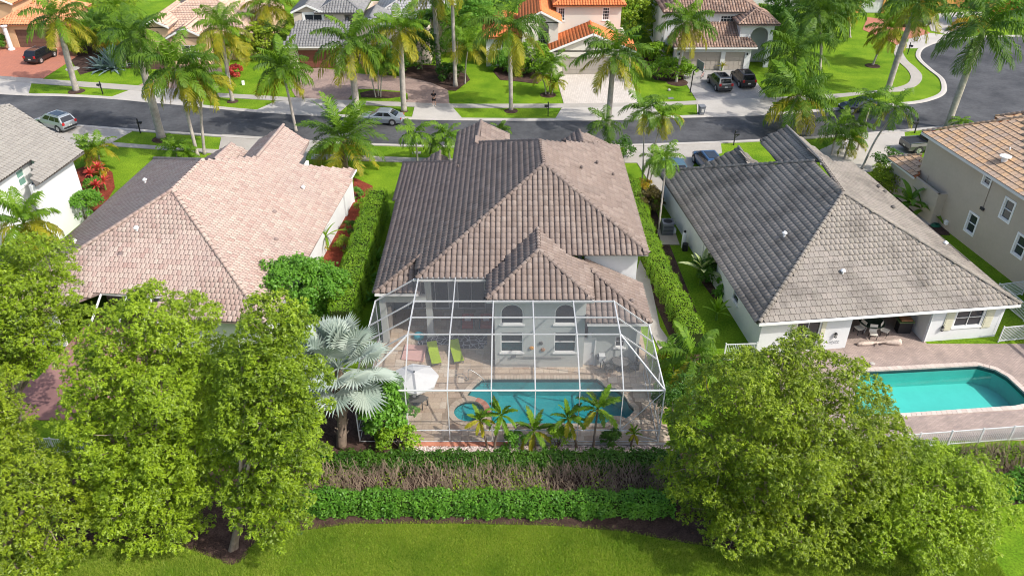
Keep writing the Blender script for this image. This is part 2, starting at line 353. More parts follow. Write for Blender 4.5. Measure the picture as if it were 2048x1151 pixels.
def holed(name, rect, loops, z, mat, grass_in=None):
    bm = bmesh.new()
    def loop(P):
        vs = [bm.verts.new((float(p[0]), float(p[1]), z)) for p in P]
        for i in range(len(vs)): bm.edges.new((vs[i], vs[(i + 1) % len(vs)]))
    loop([(rect[0], rect[1]), (rect[2], rect[1]), (rect[2], rect[3]), (rect[0], rect[3])])
    for l in loops: loop(l)
    bmesh.ops.triangle_fill(bm, edges=bm.edges[:], use_beauty=True, use_dissolve=False)
    for f in bm.faces:
        if f.normal.z < 0: f.normal_flip()
    me = bpy.data.meshes.new(name); bm.to_mesh(me); bm.free(); me.materials.append(mat)
    o = bpy.data.objects.new(name, me); link(o); o['kind'] = 'structure'; return o
GROUT = M('sandy_grout', (0.36, 0.28, 0.21), 0.95, 0.1, 0.2, 2.0)
PAVER2 = Mbrick('pink_brick_pavers', (0.44, 0.345, 0.295), (0.35, 0.275, 0.245), (0.25, 0.20, 0.175), 0.22, 0.11, R(7), grime=(0.20, 0.165, 0.15))
deck1 = holed('pool_deck', D1, [POOL, SPA], 0.0, GROUT)
deck2 = holed('pool_patio', D2, [POOL2], 0.0, PAVER2)

# the road: far kerb line and near kerb line
FAR = [G(*p) for p in [(-260, 168), (0, 189), (120, 193), (214, 198), (360, 211), (500, 224), (656, 233.5), (823, 239.5), (1020, 242), (1219, 241), (1341, 237), (1520, 231.5), (1600, 226.5), (1720, 217), (1829, 208), (1868, 199.5), (1888, 190), (1894, 178), (1888, 158), (1866, 140), (1846, 122), (1841, 110), (1849, 97), (1872, 87), (1905, 80), (1960, 76), (2060, 74), (2200, 80), (2330, 110)]]
NEAR = [G(*p) for p in [(-260, 225), (0, 238), (156, 249.5), (274, 258.6), (340, 263), (520, 275), (640, 282), (766, 287.5), (901, 291), (1100, 291.5), (1258, 288.6), (1400, 284), (1520, 278.5), (1735, 266), (1829, 257), (1888, 252), (2003, 243.5), (2100, 232), (2250, 205), (2340, 160), (2330, 110)]]
far = smooth_line([p[:2] for p in FAR], 6); near = smooth_line([p[:2] for p in NEAR], 6)
sheet('road', far + near[::-1][1:], 0.012, ASPH)
def ribbon(name, line, w, z0, z1, mat):
    a = [np.array(p[:2]) for p in line]; b = offset_line(line, w); mb = MB()
    n = len(a); V = [(*a[i], z0) for i in range(n)] + [(*a[i], z1 * 0.35) for i in range(n)] + [(*((a[i] * 0.6 + b[i] * 0.4)), z1) for i in range(n)] + [(*b[i], z1) for i in range(n)] + [(*b[i], z0) for i in range(n)]
    F = [(k * n + i, k * n + i + 1, (k + 1) * n + i + 1, (k + 1) * n + i) for k in range(4) for i in range(n - 1)]
    if w > 0: F = [f[::-1] for f in F]
    o = mb.add(V, [f[::-1] for f in F]).build(name, mat); o['kind'] = 'structure'; return o
ribbon('far_kerb', far, 0.62, -0.02, 0.10, CONC2)
ribbon('near_kerb', near, -0.62, -0.02, 0.10, CONC2)
# pavements
def path(name, a, b, mat=CONC, z=0.06):                  # strip between two measured edges
    A = smooth_line([p[:2] for p in gp(a)], 5); B = smooth_line([p[:2] for p in gp(b)], 5)
    return sheet(name, A + B[::-1], z, mat)
path('pavement', [(-200, 139), (83, 158.5), (276, 172), (406, 184.5), (519, 191.5), (640, 199), (760, 203.5), (899, 208.2), (1020, 208.5), (1128, 208), (1300, 205.5), (1396, 202)],
     [(-200, 147), (62, 167), (258, 181), (409, 193), (516, 199.5), (640, 207), (760, 212), (912, 216), (1020, 216.4), (1128, 216), (1307, 212.5), (1396, 209)])
path('pavement', [(1520, 197), (1650, 190), (1720, 184.5), (1767, 180), (1808, 171), (1821, 158), (1816, 142), (1797, 123), (1788, 107), (1792, 91)],
     [(1520, 206), (1650, 198), (1720, 190), (1767, 185), (1808, 182), (1837, 168.6), (1844, 152.5), (1832, 136.5), (1816, 123), (1806, 107), (1808, 96)])
path('pavement', [(224, 285), (333, 293.5), (440, 300), (545, 305), (620, 308), (828, 316), (905, 318)], [(227, 293), (331, 300.5), (440, 308), (545, 313), (620, 318.5), (807, 325), (905, 328)])
# driveways
SALM = Mbrick('salmon_pavers', (0.50, 0.20, 0.13), (0.43, 0.17, 0.11), (0.30, 0.14, 0.10), 0.22, 0.11, 0.2, grime=(0.34, 0.15, 0.11))
BRNP = Mbrick('brown_pavers', (0.40, 0.29, 0.24), (0.31, 0.22, 0.185), (0.22, 0.17, 0.15), 0.24, 0.12, 0.5, grime=(0.17, 0.125, 0.11))
LGTP = Mbrick('pale_pavers', (0.58, 0.53, 0.48), (0.50, 0.45, 0.40), (0.36, 0.33, 0.30), 0.44, 0.22, 1.57, grime=(0.46, 0.42, 0.38))
GRYP = Mbrick('grey_pavers', (0.40, 0.385, 0.37), (0.33, 0.32, 0.31), (0.24, 0.23, 0.22), 0.30, 0.15, 0.0, grime=(0.30, 0.29, 0.28))
def drive(px, mat, z): return sheet('driveway', gp(px), z, mat)
drive([(-120, 150), (0, 157), (86, 157.7), (156, 112), (125, 92), (31, 92), (-120, 100)], SALM, 0.045)
drive([(-160, 178), (0, 189), (56, 192), (63, 167), (86, 157.8), (0, 156), (-160, 146)], CONC2, 0.05)
drive([(214, 197.5), (260, 180.5), (276, 172), (430, 184.5), (409, 193), (405, 214.5), (300, 206)], CONC2, 0.05)
drive([(276, 172), (430, 185), (447, 157), (440, 120), (360, 118), (340, 140)], BRNP, 0.045)
drive([(600, 205), (590, 192), (575, 165), (600, 140), (640, 136), (724, 148.6), (813, 154), (865, 167), (896, 180), (899, 208), (828, 208), (808, 203), (700, 205)], BRNP, 0.045)
drive([(505, 224), (552, 203), (600, 203), (700, 207), (668, 234), (580, 229.5)], CONC2, 0.05)
drive([(823, 239), (831, 207), (899, 208), (928, 240.8)], CONC2, 0.05)
sheet('verge', gp([(697, 199), (712, 180), (740, 179), (802, 183.5), (815, 188), (816, 199), (800, 203), (720, 203)]), 0.07, GRASS)
sheet('planting_bed', gp([(720, 187), (742, 182), (800, 186), (806, 194), (780, 198), (722, 196)]), 0.09, MULCH)
drive([(1113, 150), (1262, 148), (1276, 207), (1128, 209), (1120, 182)], LGTP, 0.045)
drive([(1128, 209), (1276, 207), (1304, 210), (1325, 237.5), (1219, 241), (1108, 242)], CONC2, 0.05)
drive([(1366, 157), (1372, 141), (1495, 140), (1522, 177), (1536, 197), (1393.5, 201.5), (1380, 180)], GRYP, 0.045)
drive([(1393, 202), (1536, 196), (1562, 229), (1395, 235)], CONC2, 0.05)
drive([(1725, 60), (1735, 35), (1821, 46), (1861, 67), (1813, 80), (1794, 91), (1770, 78)], SALM, 0.045)
drive([(1813, 80), (1861, 67), (1900, 72), (1872, 86), (1848, 97), (1808, 97), (1792, 92)], CONC2, 0.05)
drive([(1850, 30), (1960, 22), (1985, 40), (1940, 66), (1905, 72), (1862, 62)], CONC2, 0.045)
drive([(100, 244), (156, 250), (272, 259), (224, 285), (216, 293), (120, 292), (60, 262)], CONC, 0.05)
drive([(444, 269), (655, 283), (618, 306), (600, 345), (520, 350), (400, 345), (436, 308)], CONC, 0.05)
drive([(1252, 289), (1441, 283), (1444, 306), (1391, 322), (1345, 420), (1320, 400), (1274, 326), (1242, 326)], CONC, 0.05)
drive([(1712, 267.5), (1808, 259), (1811, 282), (1850, 300), (1800, 340), (1725, 345), (1640, 330), (1640, 300)], CONC2, 0.05)
# planting beds (mulch)
REAR_BED = gp([(-100, 1135), (120, 1095), (330, 1078), (425, 1115), (468, 1126), (515, 1080), (560, 1066), (700, 1047), (900, 1046), (1100, 1050), (1250, 1062), (1330, 1078), (1500, 1105), (1700, 1080), (1900, 1030), (2048, 1005), (2400, 960), (2400, 880), (1800, 900), (1350, 905), (560, 905), (0, 930), (-200, 950)])
sheet('planting_bed', REAR_BED, 0.02, MULCH)
sheet('planting_bed', gp([(813, 154), (865, 167), (896, 181), (912, 182), (940, 160), (925, 135), (840, 130), (800, 140)]), 0.05, MULCH)
sheet('planting_bed', gp([(985, 142), (1000, 160), (1040, 164), (1075, 168), (1090, 155), (1085, 130), (1000, 130)]), 0.05, MULCH)
sheet('planting_bed', gp([(150, 340), (195, 325), (225, 345), (230, 375), (215, 400), (195, 420), (150, 440)]), 0.04, RMULCH)
sheet('planting_bed', gp([(708, 355), (745, 372), (748, 388), (700, 470), (665, 570), (610, 590), (640, 500), (705, 400)]), 0.03, RMULCH)
sheet('planting_bed', gp([(560, 905), (820, 905), (822, 870), (760, 760), (600, 780), (560, 860)]), 0.03, MULCH)
sheet('planting_bed', gp([(1268, 368), (1290, 368), (1400, 640), (1420, 720), (1360, 720), (1325, 640), (1290, 560), (1284, 500)]), 0.03, MULCH)
sheet('side_path', gp([(1280, 520), (1300, 560), (1320, 655), (1355, 705), (1322, 705), (1290, 640), (1268, 560)]), 0.06, CONC)
sheet('planting_bed', gp([(160, 150), (210, 135), (330, 140), (350, 110), (260, 70), (150, 80), (130, 100)]), 0.03, MULCH)
sheet('planting_bed', gp([(1270, 120), (1310, 160), (1365, 168), (1378, 160), (1350, 120), (1300, 90)]), 0.03, MULCH)
sheet('planting_bed', gp([(1395, 480), (1440, 500), (1470, 560), (1430, 600), (1400, 560)]), 0.03, MULCH)
sheet('planting_bed', gp([(1700, 345), (1780, 370), (1880, 430), (1900, 470), (1860, 470), (1760, 400)]), 0.03, MULCH)
def ring(px, r, mat=MULCH):
    c = G(*px); k = rng.uniform(0.85, 1.15, 14)
    o = MB().lathe((c[0], c[1], 0), [(r, -0.01), (r * 0.9, 0.06), (r * 0.4, 0.10)], 14)
    o = o.build('mulch_ring', mat); o['kind'] = 'structure'
for p, r in [((153, 183), 1.0), ((325, 278), 1.1), ((465, 203), 0.7), ((1022, 222), 0.8), ((1096, 190), 1.0), ((1355, 165), 1.4), ((1745, 132), 1.0), ((808, 222), 0.5), ((468, 1106), 0.7), ((717, 243), 0.5)]: ring(p, r)
# ------------------------------------------------------------------ building helpers
class Wall:
    """a wall standing on the line p0 -> p1; its outside is to the right of that line"""
    def __init__(s, p0, p1):
        s.p0 = np.array(p0[:2], float); s.p1 = np.array(p1[:2], float); d = s.p1 - s.p0; s.L = np.linalg.norm(d); s.d = d / s.L; s.n = np.array([s.d[1], -s.d[0]])
    def at(s, px, py):                                    # (along, height) of a place seen on the wall face
        q = PL(px, py, (s.p0[0], s.p0[1], 0), (s.n[0], s.n[1], 0)); return float(np.dot(q[:2] - s.p0, s.d)), float(q[2])
    def P(s, u, out, z): return np.array([*(s.p0 + s.d * u + s.n * out), z])
    def D(s, u=0, out=0, z=0): return np.array([*(s.d * u + s.n * out), z])
    def box(s, mb, u0, u1, z0, z1, o0, o1): mb.obox(s.P(u0, o0, z0), s.D(u1 - u0), s.D(0, o1 - o0), s.D(0, 0, z1 - z0))
    def solid(s, parent, mat, z0, z1, holes=(), th=0.22, name='wall', u0=0.0, u1=None, tops=None):
        """wall with openings (u0,u1,z0,z1[,arch])"""
        u1 = s.L if u1 is None else u1; mb = MB()
        us = sorted({u0, u1} | {min(max(h[i], u0), u1) for h in holes for i in (0, 1)}); zs = sorted({z0, z1} | {min(max(h[i], z0), z1) for h in holes for i in (2, 3)})
        for i in range(len(us) - 1):
            j = 0
            while j < len(zs) - 1:
                cu = (us[i] + us[i + 1]) / 2
                def hole(j): return any(h[0] < cu < h[1] and h[2] < (zs[j] + zs[j + 1]) / 2 < h[3] for h in holes)
                if hole(j): j += 1; continue
                k = j
                while k + 1 < len(zs) - 1 and not hole(k + 1): k += 1
                s.box(mb, us[i], us[i + 1], zs[j], zs[k + 1], -th, 0); j = k + 1
        for h in holes:
            if len(h) > 4 and h[4]:                        # round head: fill the corners
                r = (h[1] - h[0]) / 2; c = (h[0] + h[1]) / 2; zc = h[3] - r; n = 10
                for sgn in (-1, 1):
                    arc = [(c + sgn * r * math.cos(t), zc + r * math.sin(t)) for t in np.linspace(0, math.pi / 2, n)]
                    pts = [(c + sgn * r, h[3])] + arc
                    Vf = [s.P(u, 0, z) for u, z in pts]; Vb = [s.P(u, -th, z) for u, z in pts]; k = len(pts)
                    tri = [(0, i, i + 1) for i in range(1, k - 1)]
                    mb.add(Vf + Vb, [t if sgn < 0 else t[::-1] for t in tri] + [(i, i + 1, k + i + 1, k + i) for i in range(1, k - 1)])
        return mb.build(name, mat, parent)
    def window(s, parent, u0, u1, z0, z1, frame=TRIM, glass=GLASS, nu=1, nz=2, fw=0.07, arch=False, sill=True, back=0.10, surround=0.0, mull=0.035):
        f = MB(); r = (u1 - u0) / 2; c = (u0 + u1) / 2; zt = z1 - r if arch else z1
        s.box(f, u0, u0 + fw, z0, zt, -back - 0.02, -0.02); s.box(f, u1 - fw, u1, z0, zt, -back - 0.02, -0.02); s.box(f, u0 + fw, u1 - fw, z0, z0 + fw, -back - 0.02, -0.02)
        if not arch: s.box(f, u0 + fw, u1 - fw, z1 - fw, z1, -back - 0.02, -0.02)
        else:
            for a in range(12):
                t0, t1 = math.pi * a / 12, math.pi * (a + 1) / 12
                p = [s.P(c + rr * math.cos(t), o, zt + rr * math.sin(t)) for o in (-0.02, -back - 0.02) for t, rr in ((t0, r), (t1, r), (t1, r - fw), (t0, r - fw))]
                f.add(p, [(3, 2, 1, 0), (4, 5, 6, 7), (0, 1, 5, 4), (1, 2, 6, 5), (2, 3, 7, 6), (3, 0, 4, 7)])
        for i in range(1, nu):
            u = u0 + (u1 - u0) * i / nu; s.box(f, u - mull / 2, u + mull / 2, z0 + fw, zt - (0 if arch else fw), -back - 0.005, -0.04)
        for j in range(1, nz):
            z = z0 + (zt - z0) * j / nz; s.box(f, u0 + fw, u1 - fw, z - mull / 2, z + mull / 2, -back - 0.003, -0.038)
        if surround:
            w = surround; s.box(f, u0 - w, u0 - 0.002, z0 - w, z1 + w, -0.05, 0.05); s.box(f, u1 + 0.002, u1 + w, z0 - w, z1 + w, -0.05, 0.05); s.box(f, u0, u1, z1 + 0.002, z1 + w, -0.05, 0.05); s.box(f, u0, u1, z0 - w, z0 - 0.002, -0.05, 0.05)
        o = f.build('window', frame, parent)
        g = MB()
        if not arch: s.box(g, u0 + 0.02, u1 - 0.02, z0 + 0.02, z1 - 0.02, -back - 0.06, -back)
        else:
            pts = [(u0 + 0.02, z0 + 0.02), (u1 - 0.02, z0 + 0.02)] + [(c + (r - 0.02) * math.cos(t), zt + (r - 0.02) * math.sin(t)) for t in np.linspace(0, math.pi, 14)]
            g.add([s.P(u, -back, z) for u, z in pts], [tuple(range(len(pts)))])
        g.build('pane', glass, o)
        if sill:
            b = MB(); s.box(b, u0 - 0.08, u1 + 0.08, z0 - 0.10, z0 - 0.003, -0.10, 0.07); b.build('sill', frame, o)
        return o
    def garage(s, parent, u0, u1, z1, mat, rows=4, cols=8, back=0.16):
        o = MB(); s.box(o, u0, u1, 0.02, z1, -back - 0.08, -back - 0.03); o = o.build('garage_door', mat, parent)
        for j in range(rows):
            for i in range(cols):
                q = MB(); du = (u1 - u0) / cols; dz = (z1 - 0.02) / rows
                s.box(q, u0 + i * du + 0.05, u0 + (i + 1) * du - 0.05, 0.02 + j * dz + 0.05, 0.02 + (j + 1) * dz - 0.05, -back - 0.03, -back); q.build('panel', mat, o)
        return o
    def door(s, parent, u0, u1, z1, mat=TRIM, name='door', glass=None, z0=0.02, handle=True):
        o = MB(); s.box(o, u0, u1, z0, z1, -0.12, -0.07); w = 0.09
        s.box(o, u0 - w, u0 - 0.002, z0, z1 + w, -0.10, 0.02); s.box(o, u1 + 0.002, u1 + w, z0, z1 + w, -0.10, 0.02); s.box(o, u0, u1, z1 + 0.002, z1 + w, -0.10, 0.02)
        o = o.build(name, mat, parent)
        if glass is not None:
            g = MB(); s.box(g, u0 + 0.12, u1 - 0.12, z0 + 0.3, z1 - 0.15, -0.07, -0.06); g.build('pane', glass, o)
        if handle:
            h = MB(); s.box(h, u1 - 0.14, u1 - 0.08, 0.98, 1.04, -0.07, 0.0); h.build('handle', STEEL, o)
        return o

def tile_mesh(name, W, L, kind, mat):
    """one roof tile: x across, y up the slope (butt at y=0), z off the roof"""
    if kind == 'barrel':
        n = 8; xs = W * np.array([-0.475, -0.40, -0.27, -0.09, 0.09, 0.25, 0.36, 0.47]); hz = [0.0, 0.055, 0.092, 0.104, 0.100, 0.080, 0.040, 0.004]
        V = [(x, 0, h + 0.016) for x, h in zip(xs, hz)] + [(x, L * 1.05, h) for x, h in zip(xs, hz)] + [(x, 0, 0.0) for x in xs]
        F = [(i, i + 1, n + i + 1, n + i) for i in range(n - 1)] + [(2 * n + i, 2 * n + i + 1, i + 1, i) for i in range(n - 1)]
        F += [(0, n, 2 * n), (n - 1, 3 * n - 1, 2 * n - 1)]
        sm = True
    elif kind == 'roman':
        g = W * 0.055; xs = [-W / 2 + g, -W * 0.20, W * 0.0, W * 0.20, W / 2 - g]; hz = [0.012, 0.034, 0.030, 0.034, 0.012]; n = 5
        V = [(x, 0, h + 0.020) for x, h in zip(xs, hz)] + [(x, L * 1.04, h) for x, h in zip(xs, hz)] + [(x, 0.0, 0.0) for x in xs]
        F = [(i, i + 1, n + i + 1, n + i) for i in range(n - 1)] + [(2 * n + i, 2 * n + i + 1, i + 1, i) for i in range(n - 1)]
        F += [(0, n, 2 * n), (n - 1, 3 * n - 1, 2 * n - 1)]; sm = False
    else:
        g = W * 0.03
        V = [(-W / 2 + g, 0, 0.060), (W / 2 - g, 0, 0.060), (W / 2 - g, L * 1.06, 0.014), (-W / 2 + g, L * 1.06, 0.014), (-W / 2 + g, 0, 0), (W / 2 - g, 0, 0), (W / 2 - g, L, 0), (-W / 2 + g, L, 0)]
        F = [(0, 1, 2, 3), (4, 5, 1, 0), (5, 6, 2, 1), (7, 4, 0, 3)]; sm = False
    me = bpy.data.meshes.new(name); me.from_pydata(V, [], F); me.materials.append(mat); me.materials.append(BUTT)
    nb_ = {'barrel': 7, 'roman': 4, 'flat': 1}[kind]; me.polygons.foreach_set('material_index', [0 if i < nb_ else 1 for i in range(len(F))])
    if sm: me.polygons.foreach_set('use_smooth', [i < 7 for i in range(len(me.polygons))])
    me.update(); return me
class Roof:
    def __init__(s, house, deck_mat, tile=(0.36, 0.42, 'barrel'), tile_mat=None, n_single=300, name='roof', avoid=()):
        s.house = house; s.dm = deck_mat; s.tm = tile_mat; s.W, s.L, s.kind = tile; s.mats = []; s.caps = []; s.decks = MB(); s.n = n_single; s.avoid = avoid; s.name = name; s.planes = []
        s.cap_r = 0.12
    def plane(s, p0, down, m): # plane through p0 falling in the direction `down` (2-D) with slope m
        d = np.array(down, float)[:2]; d /= np.linalg.norm(d); n = np.array([d[0] * m, d[1] * m, 1.0]); n /= np.linalg.norm(n)
        return (np.array(p0, float), n, d, m)
    def face(s, pl, poly3, rand=0.02, inset=0.0, stagger=None, tiles=True):
        p0, n, d, m = pl
        P = [np.array(p, float) for p in poly3]; P = [np.array([p[0], p[1], p0[2] - m * np.dot(p[:2] - p0[:2], d)]) for p in P]
        s.decks.slab([p - np.array([0, 0, 0.02]) for p in P], 0.16)
        if not tiles: return P
        h = np.array([d[1], -d[0]]); up = np.array([-d[0], -d[1], m]); up /= np.linalg.norm(up); hx = np.cross(up, n)
        a = np.array([np.dot(p[:2], hx[:2]) for p in P]); b = np.array([np.dot(p - p0, up) for p in P])
        poly = list(zip(a, b)); b0 = b.min(); rows = int((b.max() - b0) / s.L) + 1; cols = int((a.max() - a.min()) / s.W) + 2
        base = p0 - hx * np.dot(p0[:2], hx[:2])
        st = s.kind != 'barrel' if stagger is None else stagger
        js, is_ = np.meshgrid(np.arange(rows), np.arange(cols), indexing='ij')
        A = a.min() + (is_ + 0.5 + (0.5 * (js % 2) if st else 0)) * s.W; B = b0 + js * s.L - 0.03
        cen = np.stack([A.ravel(), (B + s.L * 0.5).ravel()], 1); ok = inside(cen, poly)
        for A_, B_ in zip(A.ravel()[ok], B.ravel()[ok]):
            o = base + hx * A_ + up * B_
            # lay each piece a touch unevenly
            r1, r2, r3 = rng.normal(0, rand, 3); x = hx + up * r1 * 0.4 + n * r2 * 0.4; x /= np.linalg.norm(x); z = np.cross(x, up + n * r3 * 0.4); z /= np.linalg.norm(z); y = np.cross(z, x)
            s.mats.append((o, x, y, z))
        return P
    def ridge(s, a, b, r=None, step=0.40):
        a, b = np.array(a, float), np.array(b, float); L = np.linalg.norm(b - a); k = max(1, int(round(L / step))); d = (b - a) / L
        if d[2] < 0 or True:
            x = np.cross(d, [0, 0, 1.0]); x /= np.linalg.norm(x); z = np.cross(x, d)
            for i in range(k): s.caps.append((a + d * (L * i / k), x, d, z, L / k, r or s.cap_r))
    def finish(s, label=None):
        roof = s.decks.build(s.name, s.dm, s.house)
        if label: roof['label'] = label
        off = offs(s.house)
        me = tile_mesh('roof_tile', s.W, s.L, s.kind, s.tm)
        T = np.array([[o, x, y, z] for o, x, y, z in s.mats]) if s.mats else np.zeros((0, 4, 3))
        single = np.zeros(len(T), bool)
        if s.n and len(T):
            px, py, dep = proj(T[:, 0]); view = T[:, 0] - np.array([0, 0, CAM_H]); view /= np.linalg.norm(view, axis=1)[:, None]
            area = np.abs((view * T[:, 3]).sum(1)) / dep ** 2
            bad = (px < 5) | (px > 2043) | (py < 5) | (py > 1146)
            for x0, y0, x1, y1 in s.avoid: bad |= (px > x0) & (px < x1) & (py > y0) & (py < y1)
            area[bad] = 0; area[(view * T[:, 3]).sum(1) > 0] = 0
            idx = np.argsort(-area)[:s.n]; single[idx[area[idx] > 0]] = True
        for i in np.nonzero(single)[0]:
            o, x, y, z = T[i]; t = bpy.data.objects.new('roof_tile', me)
            t.matrix_local = Matrix(((x[0], y[0], z[0], o[0] - off[0]), (x[1], y[1], z[1], o[1] - off[1]), (x[2], y[2], z[2], o[2] - off[2]), (0, 0, 0, 1)))
            link(t, roof)
        rest = T[~single]
        def merged(T, v, polys, name, mat, smooth_n=0):
            v = np.array(v); nv = len(v)
            Vv = (T[:, None, 0] + v[None, :, 0:1] * T[:, None, 1] + v[None, :, 1:2] * T[:, None, 2] + v[None, :, 2:3] * T[:, None, 3]) - off
            f4 = np.array([p for p in polys if len(p) == 4]); f3 = [p for p in polys if len(p) == 3]
            add = (np.arange(len(T)) * nv)[:, None, None]
            F4 = (f4[None] + add).reshape(-1, 4); F3 = (np.array(f3)[None] + add).reshape(-1, 3) if f3 else None
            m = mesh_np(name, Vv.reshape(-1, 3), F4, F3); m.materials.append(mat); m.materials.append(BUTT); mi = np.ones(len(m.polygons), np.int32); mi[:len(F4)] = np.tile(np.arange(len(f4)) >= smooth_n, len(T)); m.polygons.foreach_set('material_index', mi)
            if s.kind == 'barrel':
                fl = np.zeros(len(m.polygons), bool); k = len(f4); fl[:len(F4)] = np.tile(np.arange(k) < 7, len(T)); m.polygons.foreach_set('use_smooth', fl)
            ob = bpy.data.objects.new(name, m); link(ob, roof); ob['kind'] = 'stuff'; return ob
        if len(rest): merged(rest, [tuple(q.co) for q in me.vertices], [tuple(p.vertices) for p in me.polygons], 'roof_tiles', s.tm, {'barrel': 7, 'roman': 4, 'flat': 1}[s.kind])
        # ridge and hip pieces
        n = 6
        cm = {}
        for a, x, y, z, L, r in s.caps:
            key = (round(L, 2), r)
            if key not in cm:
                Vc = [(r * 1.12 * math.cos(t), 0, r * 1.0 * math.sin(t) + 0.025) for t in np.linspace(math.pi, 0, n)] + [(r * 0.95 * math.cos(t), L * 1.10, r * 0.85 * math.sin(t)) for t in np.linspace(math.pi, 0, n)]
                Fc = [(i, i + 1, n + i + 1, n + i) for i in range(n - 1)] + [tuple(range(n - 1, -1, -1))]
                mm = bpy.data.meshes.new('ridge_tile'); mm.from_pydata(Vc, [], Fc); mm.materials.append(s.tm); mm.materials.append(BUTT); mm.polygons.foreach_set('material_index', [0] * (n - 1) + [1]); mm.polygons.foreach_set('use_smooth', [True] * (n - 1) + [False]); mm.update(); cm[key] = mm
        if s.n:
            for a, x, y, z, L, r in s.caps:
                o = a - off + z * 0.03; t = bpy.data.objects.new('ridge_tile', cm[(round(L, 2), r)])
                t.matrix_local = Matrix(((x[0], y[0], z[0], o[0]), (x[1], y[1], z[1], o[1]), (x[2], y[2], z[2], o[2]), (0, 0, 0, 1))); link(t, roof)
        elif s.caps:
            mb = MB()
            for a, x, y, z, L, r in s.caps:
                mm = cm[(round(L, 2), r)]; mb.add([a + x * v.co[0] + y * v.co[1] + z * (v.co[2] + 0.03) for v in mm.vertices], [tuple(p.vertices) for p in mm.polygons])
            q = mb.build('ridge_tiles', s.tm, roof); q['kind'] = 'stuff'
        return roof
def on(pl, pts): return [PL(x, y, pl[0], pl[1]) for x, y in pts]
def vent(parent, p, n=None, mat=None, r=0.07, h=0.35, cap=True, name='vent_pipe'):
    p = np.array(p); mb = MB().lathe(p - np.array([0, 0, 0.1]), [(r, 0), (r, h)], 10)
    if cap: mb.lathe(p + np.array([0, 0, h - 0.12]), [(r * 1.3, 0), (r * 2.0, 0.04), (r * 2.0, 0.10), (r * 0.8, 0.2)], 10)
    return mb.build(name, mat or TRIM, parent)

BUTT = M('tile_butt', (0.075, 0.062, 0.056), 0.95, 0.1, 0.2, 2.0)  # dark butt faces: joint dirt and course shadow put into the colour
TILE_MAIN = Mpal('taupe_roof_tile', [(0.178, 0.137, 0.117), (0.232, 0.182, 0.157), (0.205, 0.158, 0.135), (0.262, 0.212, 0.184), (0.192, 0.151, 0.132)], grime=(0.16, 0.13, 0.12), gfac=0.4, fine=0.16)
TILE_PINK = Mpal('pink_cream_roof_tile', [(0.385, 0.262, 0.225), (0.44, 0.345, 0.295), (0.415, 0.305, 0.26), (0.475, 0.385, 0.325), (0.40, 0.285, 0.245), (0.45, 0.36, 0.305), (0.36, 0.245, 0.21)], grime=(0.34, 0.28, 0.25), gfac=0.4)
TILE_GREY = Mpal('grey_brown_roof_tile', [(0.25, 0.225, 0.195), (0.28, 0.25, 0.22), (0.265, 0.24, 0.205), (0.30, 0.265, 0.23)], grime=(0.085, 0.075, 0.065), gscale=0.35, gfac=0.75)
TILE_LGREY = Mpal('light_grey_roof_tile', [(0.25, 0.235, 0.215), (0.29, 0.275, 0.25), (0.27, 0.255, 0.235)], grime=(0.20, 0.19, 0.175), gfac=0.3)
TILE_TAN = Mpal('tan_orange_roof_tile', [(0.52, 0.32, 0.17), (0.44, 0.30, 0.20), (0.56, 0.36, 0.20), (0.40, 0.30, 0.23), (0.50, 0.34, 0.22)], grime=(0.34, 0.26, 0.20), gfac=0.4)
TILE_OR = Mpal('orange_roof_tile', [(0.62, 0.19, 0.065), (0.66, 0.215, 0.08), (0.58, 0.17, 0.06)], grime=(0.45, 0.14, 0.06), gfac=0.3)
TILE_ORB = Mpal('faded_orange_roof_tile', [(0.58, 0.25, 0.12), (0.64, 0.32, 0.17), (0.52, 0.20, 0.09)], grime=(0.40, 0.2, 0.12), gfac=0.3)
TILE_PALE = Mpal('pale_pink_roof_tile', [(0.58, 0.40, 0.30), (0.64, 0.47, 0.37), (0.54, 0.36, 0.27)], grime=(0.45, 0.33, 0.26), gfac=0.3)
TILE_SLATE = Mpal('slate_grey_roof_tile', [(0.19, 0.19, 0.195), (0.25, 0.25, 0.25), (0.22, 0.22, 0.225)], grime=(0.12, 0.12, 0.125), gfac=0.5)
TILE_BRN = Mpal('brown_roof_tile', [(0.27, 0.17, 0.125), (0.36, 0.24, 0.18), (0.22, 0.14, 0.11), (0.40, 0.29, 0.23)], grime=(0.075, 0.062, 0.055), gscale=0.35, gfac=0.8)
DECK = M('roof_underlay', (0.16, 0.13, 0.12), 0.95, 0.1, 0.1, 1.0)
DECKG = M('grey_roof_underlay', (0.13, 0.12, 0.11), 0.95, 0.1, 0.1, 1.0)
DECKP = M('pink_roof_underlay', (0.26, 0.20, 0.18), 0.95, 0.1, 0.1, 1.0)
DECKO = M('orange_roof_underlay', (0.34, 0.13, 0.06), 0.95, 0.1, 0.1, 1.0)
# ------------------------------------------------------------------ the middle house with the screened pool
HM = thing('house', 'pale grey two storey house with taupe barrel tile hip roof behind the screened pool cage', 'house', (0, 50, 0))
m0 = 0.486
A0 = np.array([2.225, 51.3, 9.72])
rf = Roof(HM, DECK, (0.355, 0.44, 'barrel'), TILE_MAIN, 300, avoid=[(700, 200, 1010, 620)])
pL = rf.plane(A0, (-1, 0), m0); pR = rf.plane(A0, (1, 0), m0); pB = rf.plane(A0, (0, -1), m0)
rf.face(pL, on(pL, [(1088, 328), (1080, 281), (953, 286), (962, 243), (913.6, 266), (904, 324), (807, 326), (749, 586), (841, 511), (833, 556)]))
rf.face(pR, on(pR, [(1080, 281), (1235, 289), (1297, 506), (1088, 328)]))
rf.face(pB, on(pB, [(1088, 328), (833, 556), (971, 557), (1073, 462), (1128, 507), (1297, 506)]))
rt = PL(1080, 281, pL[0], pL[1]); rf.ridge(A0, rt, 0.14)
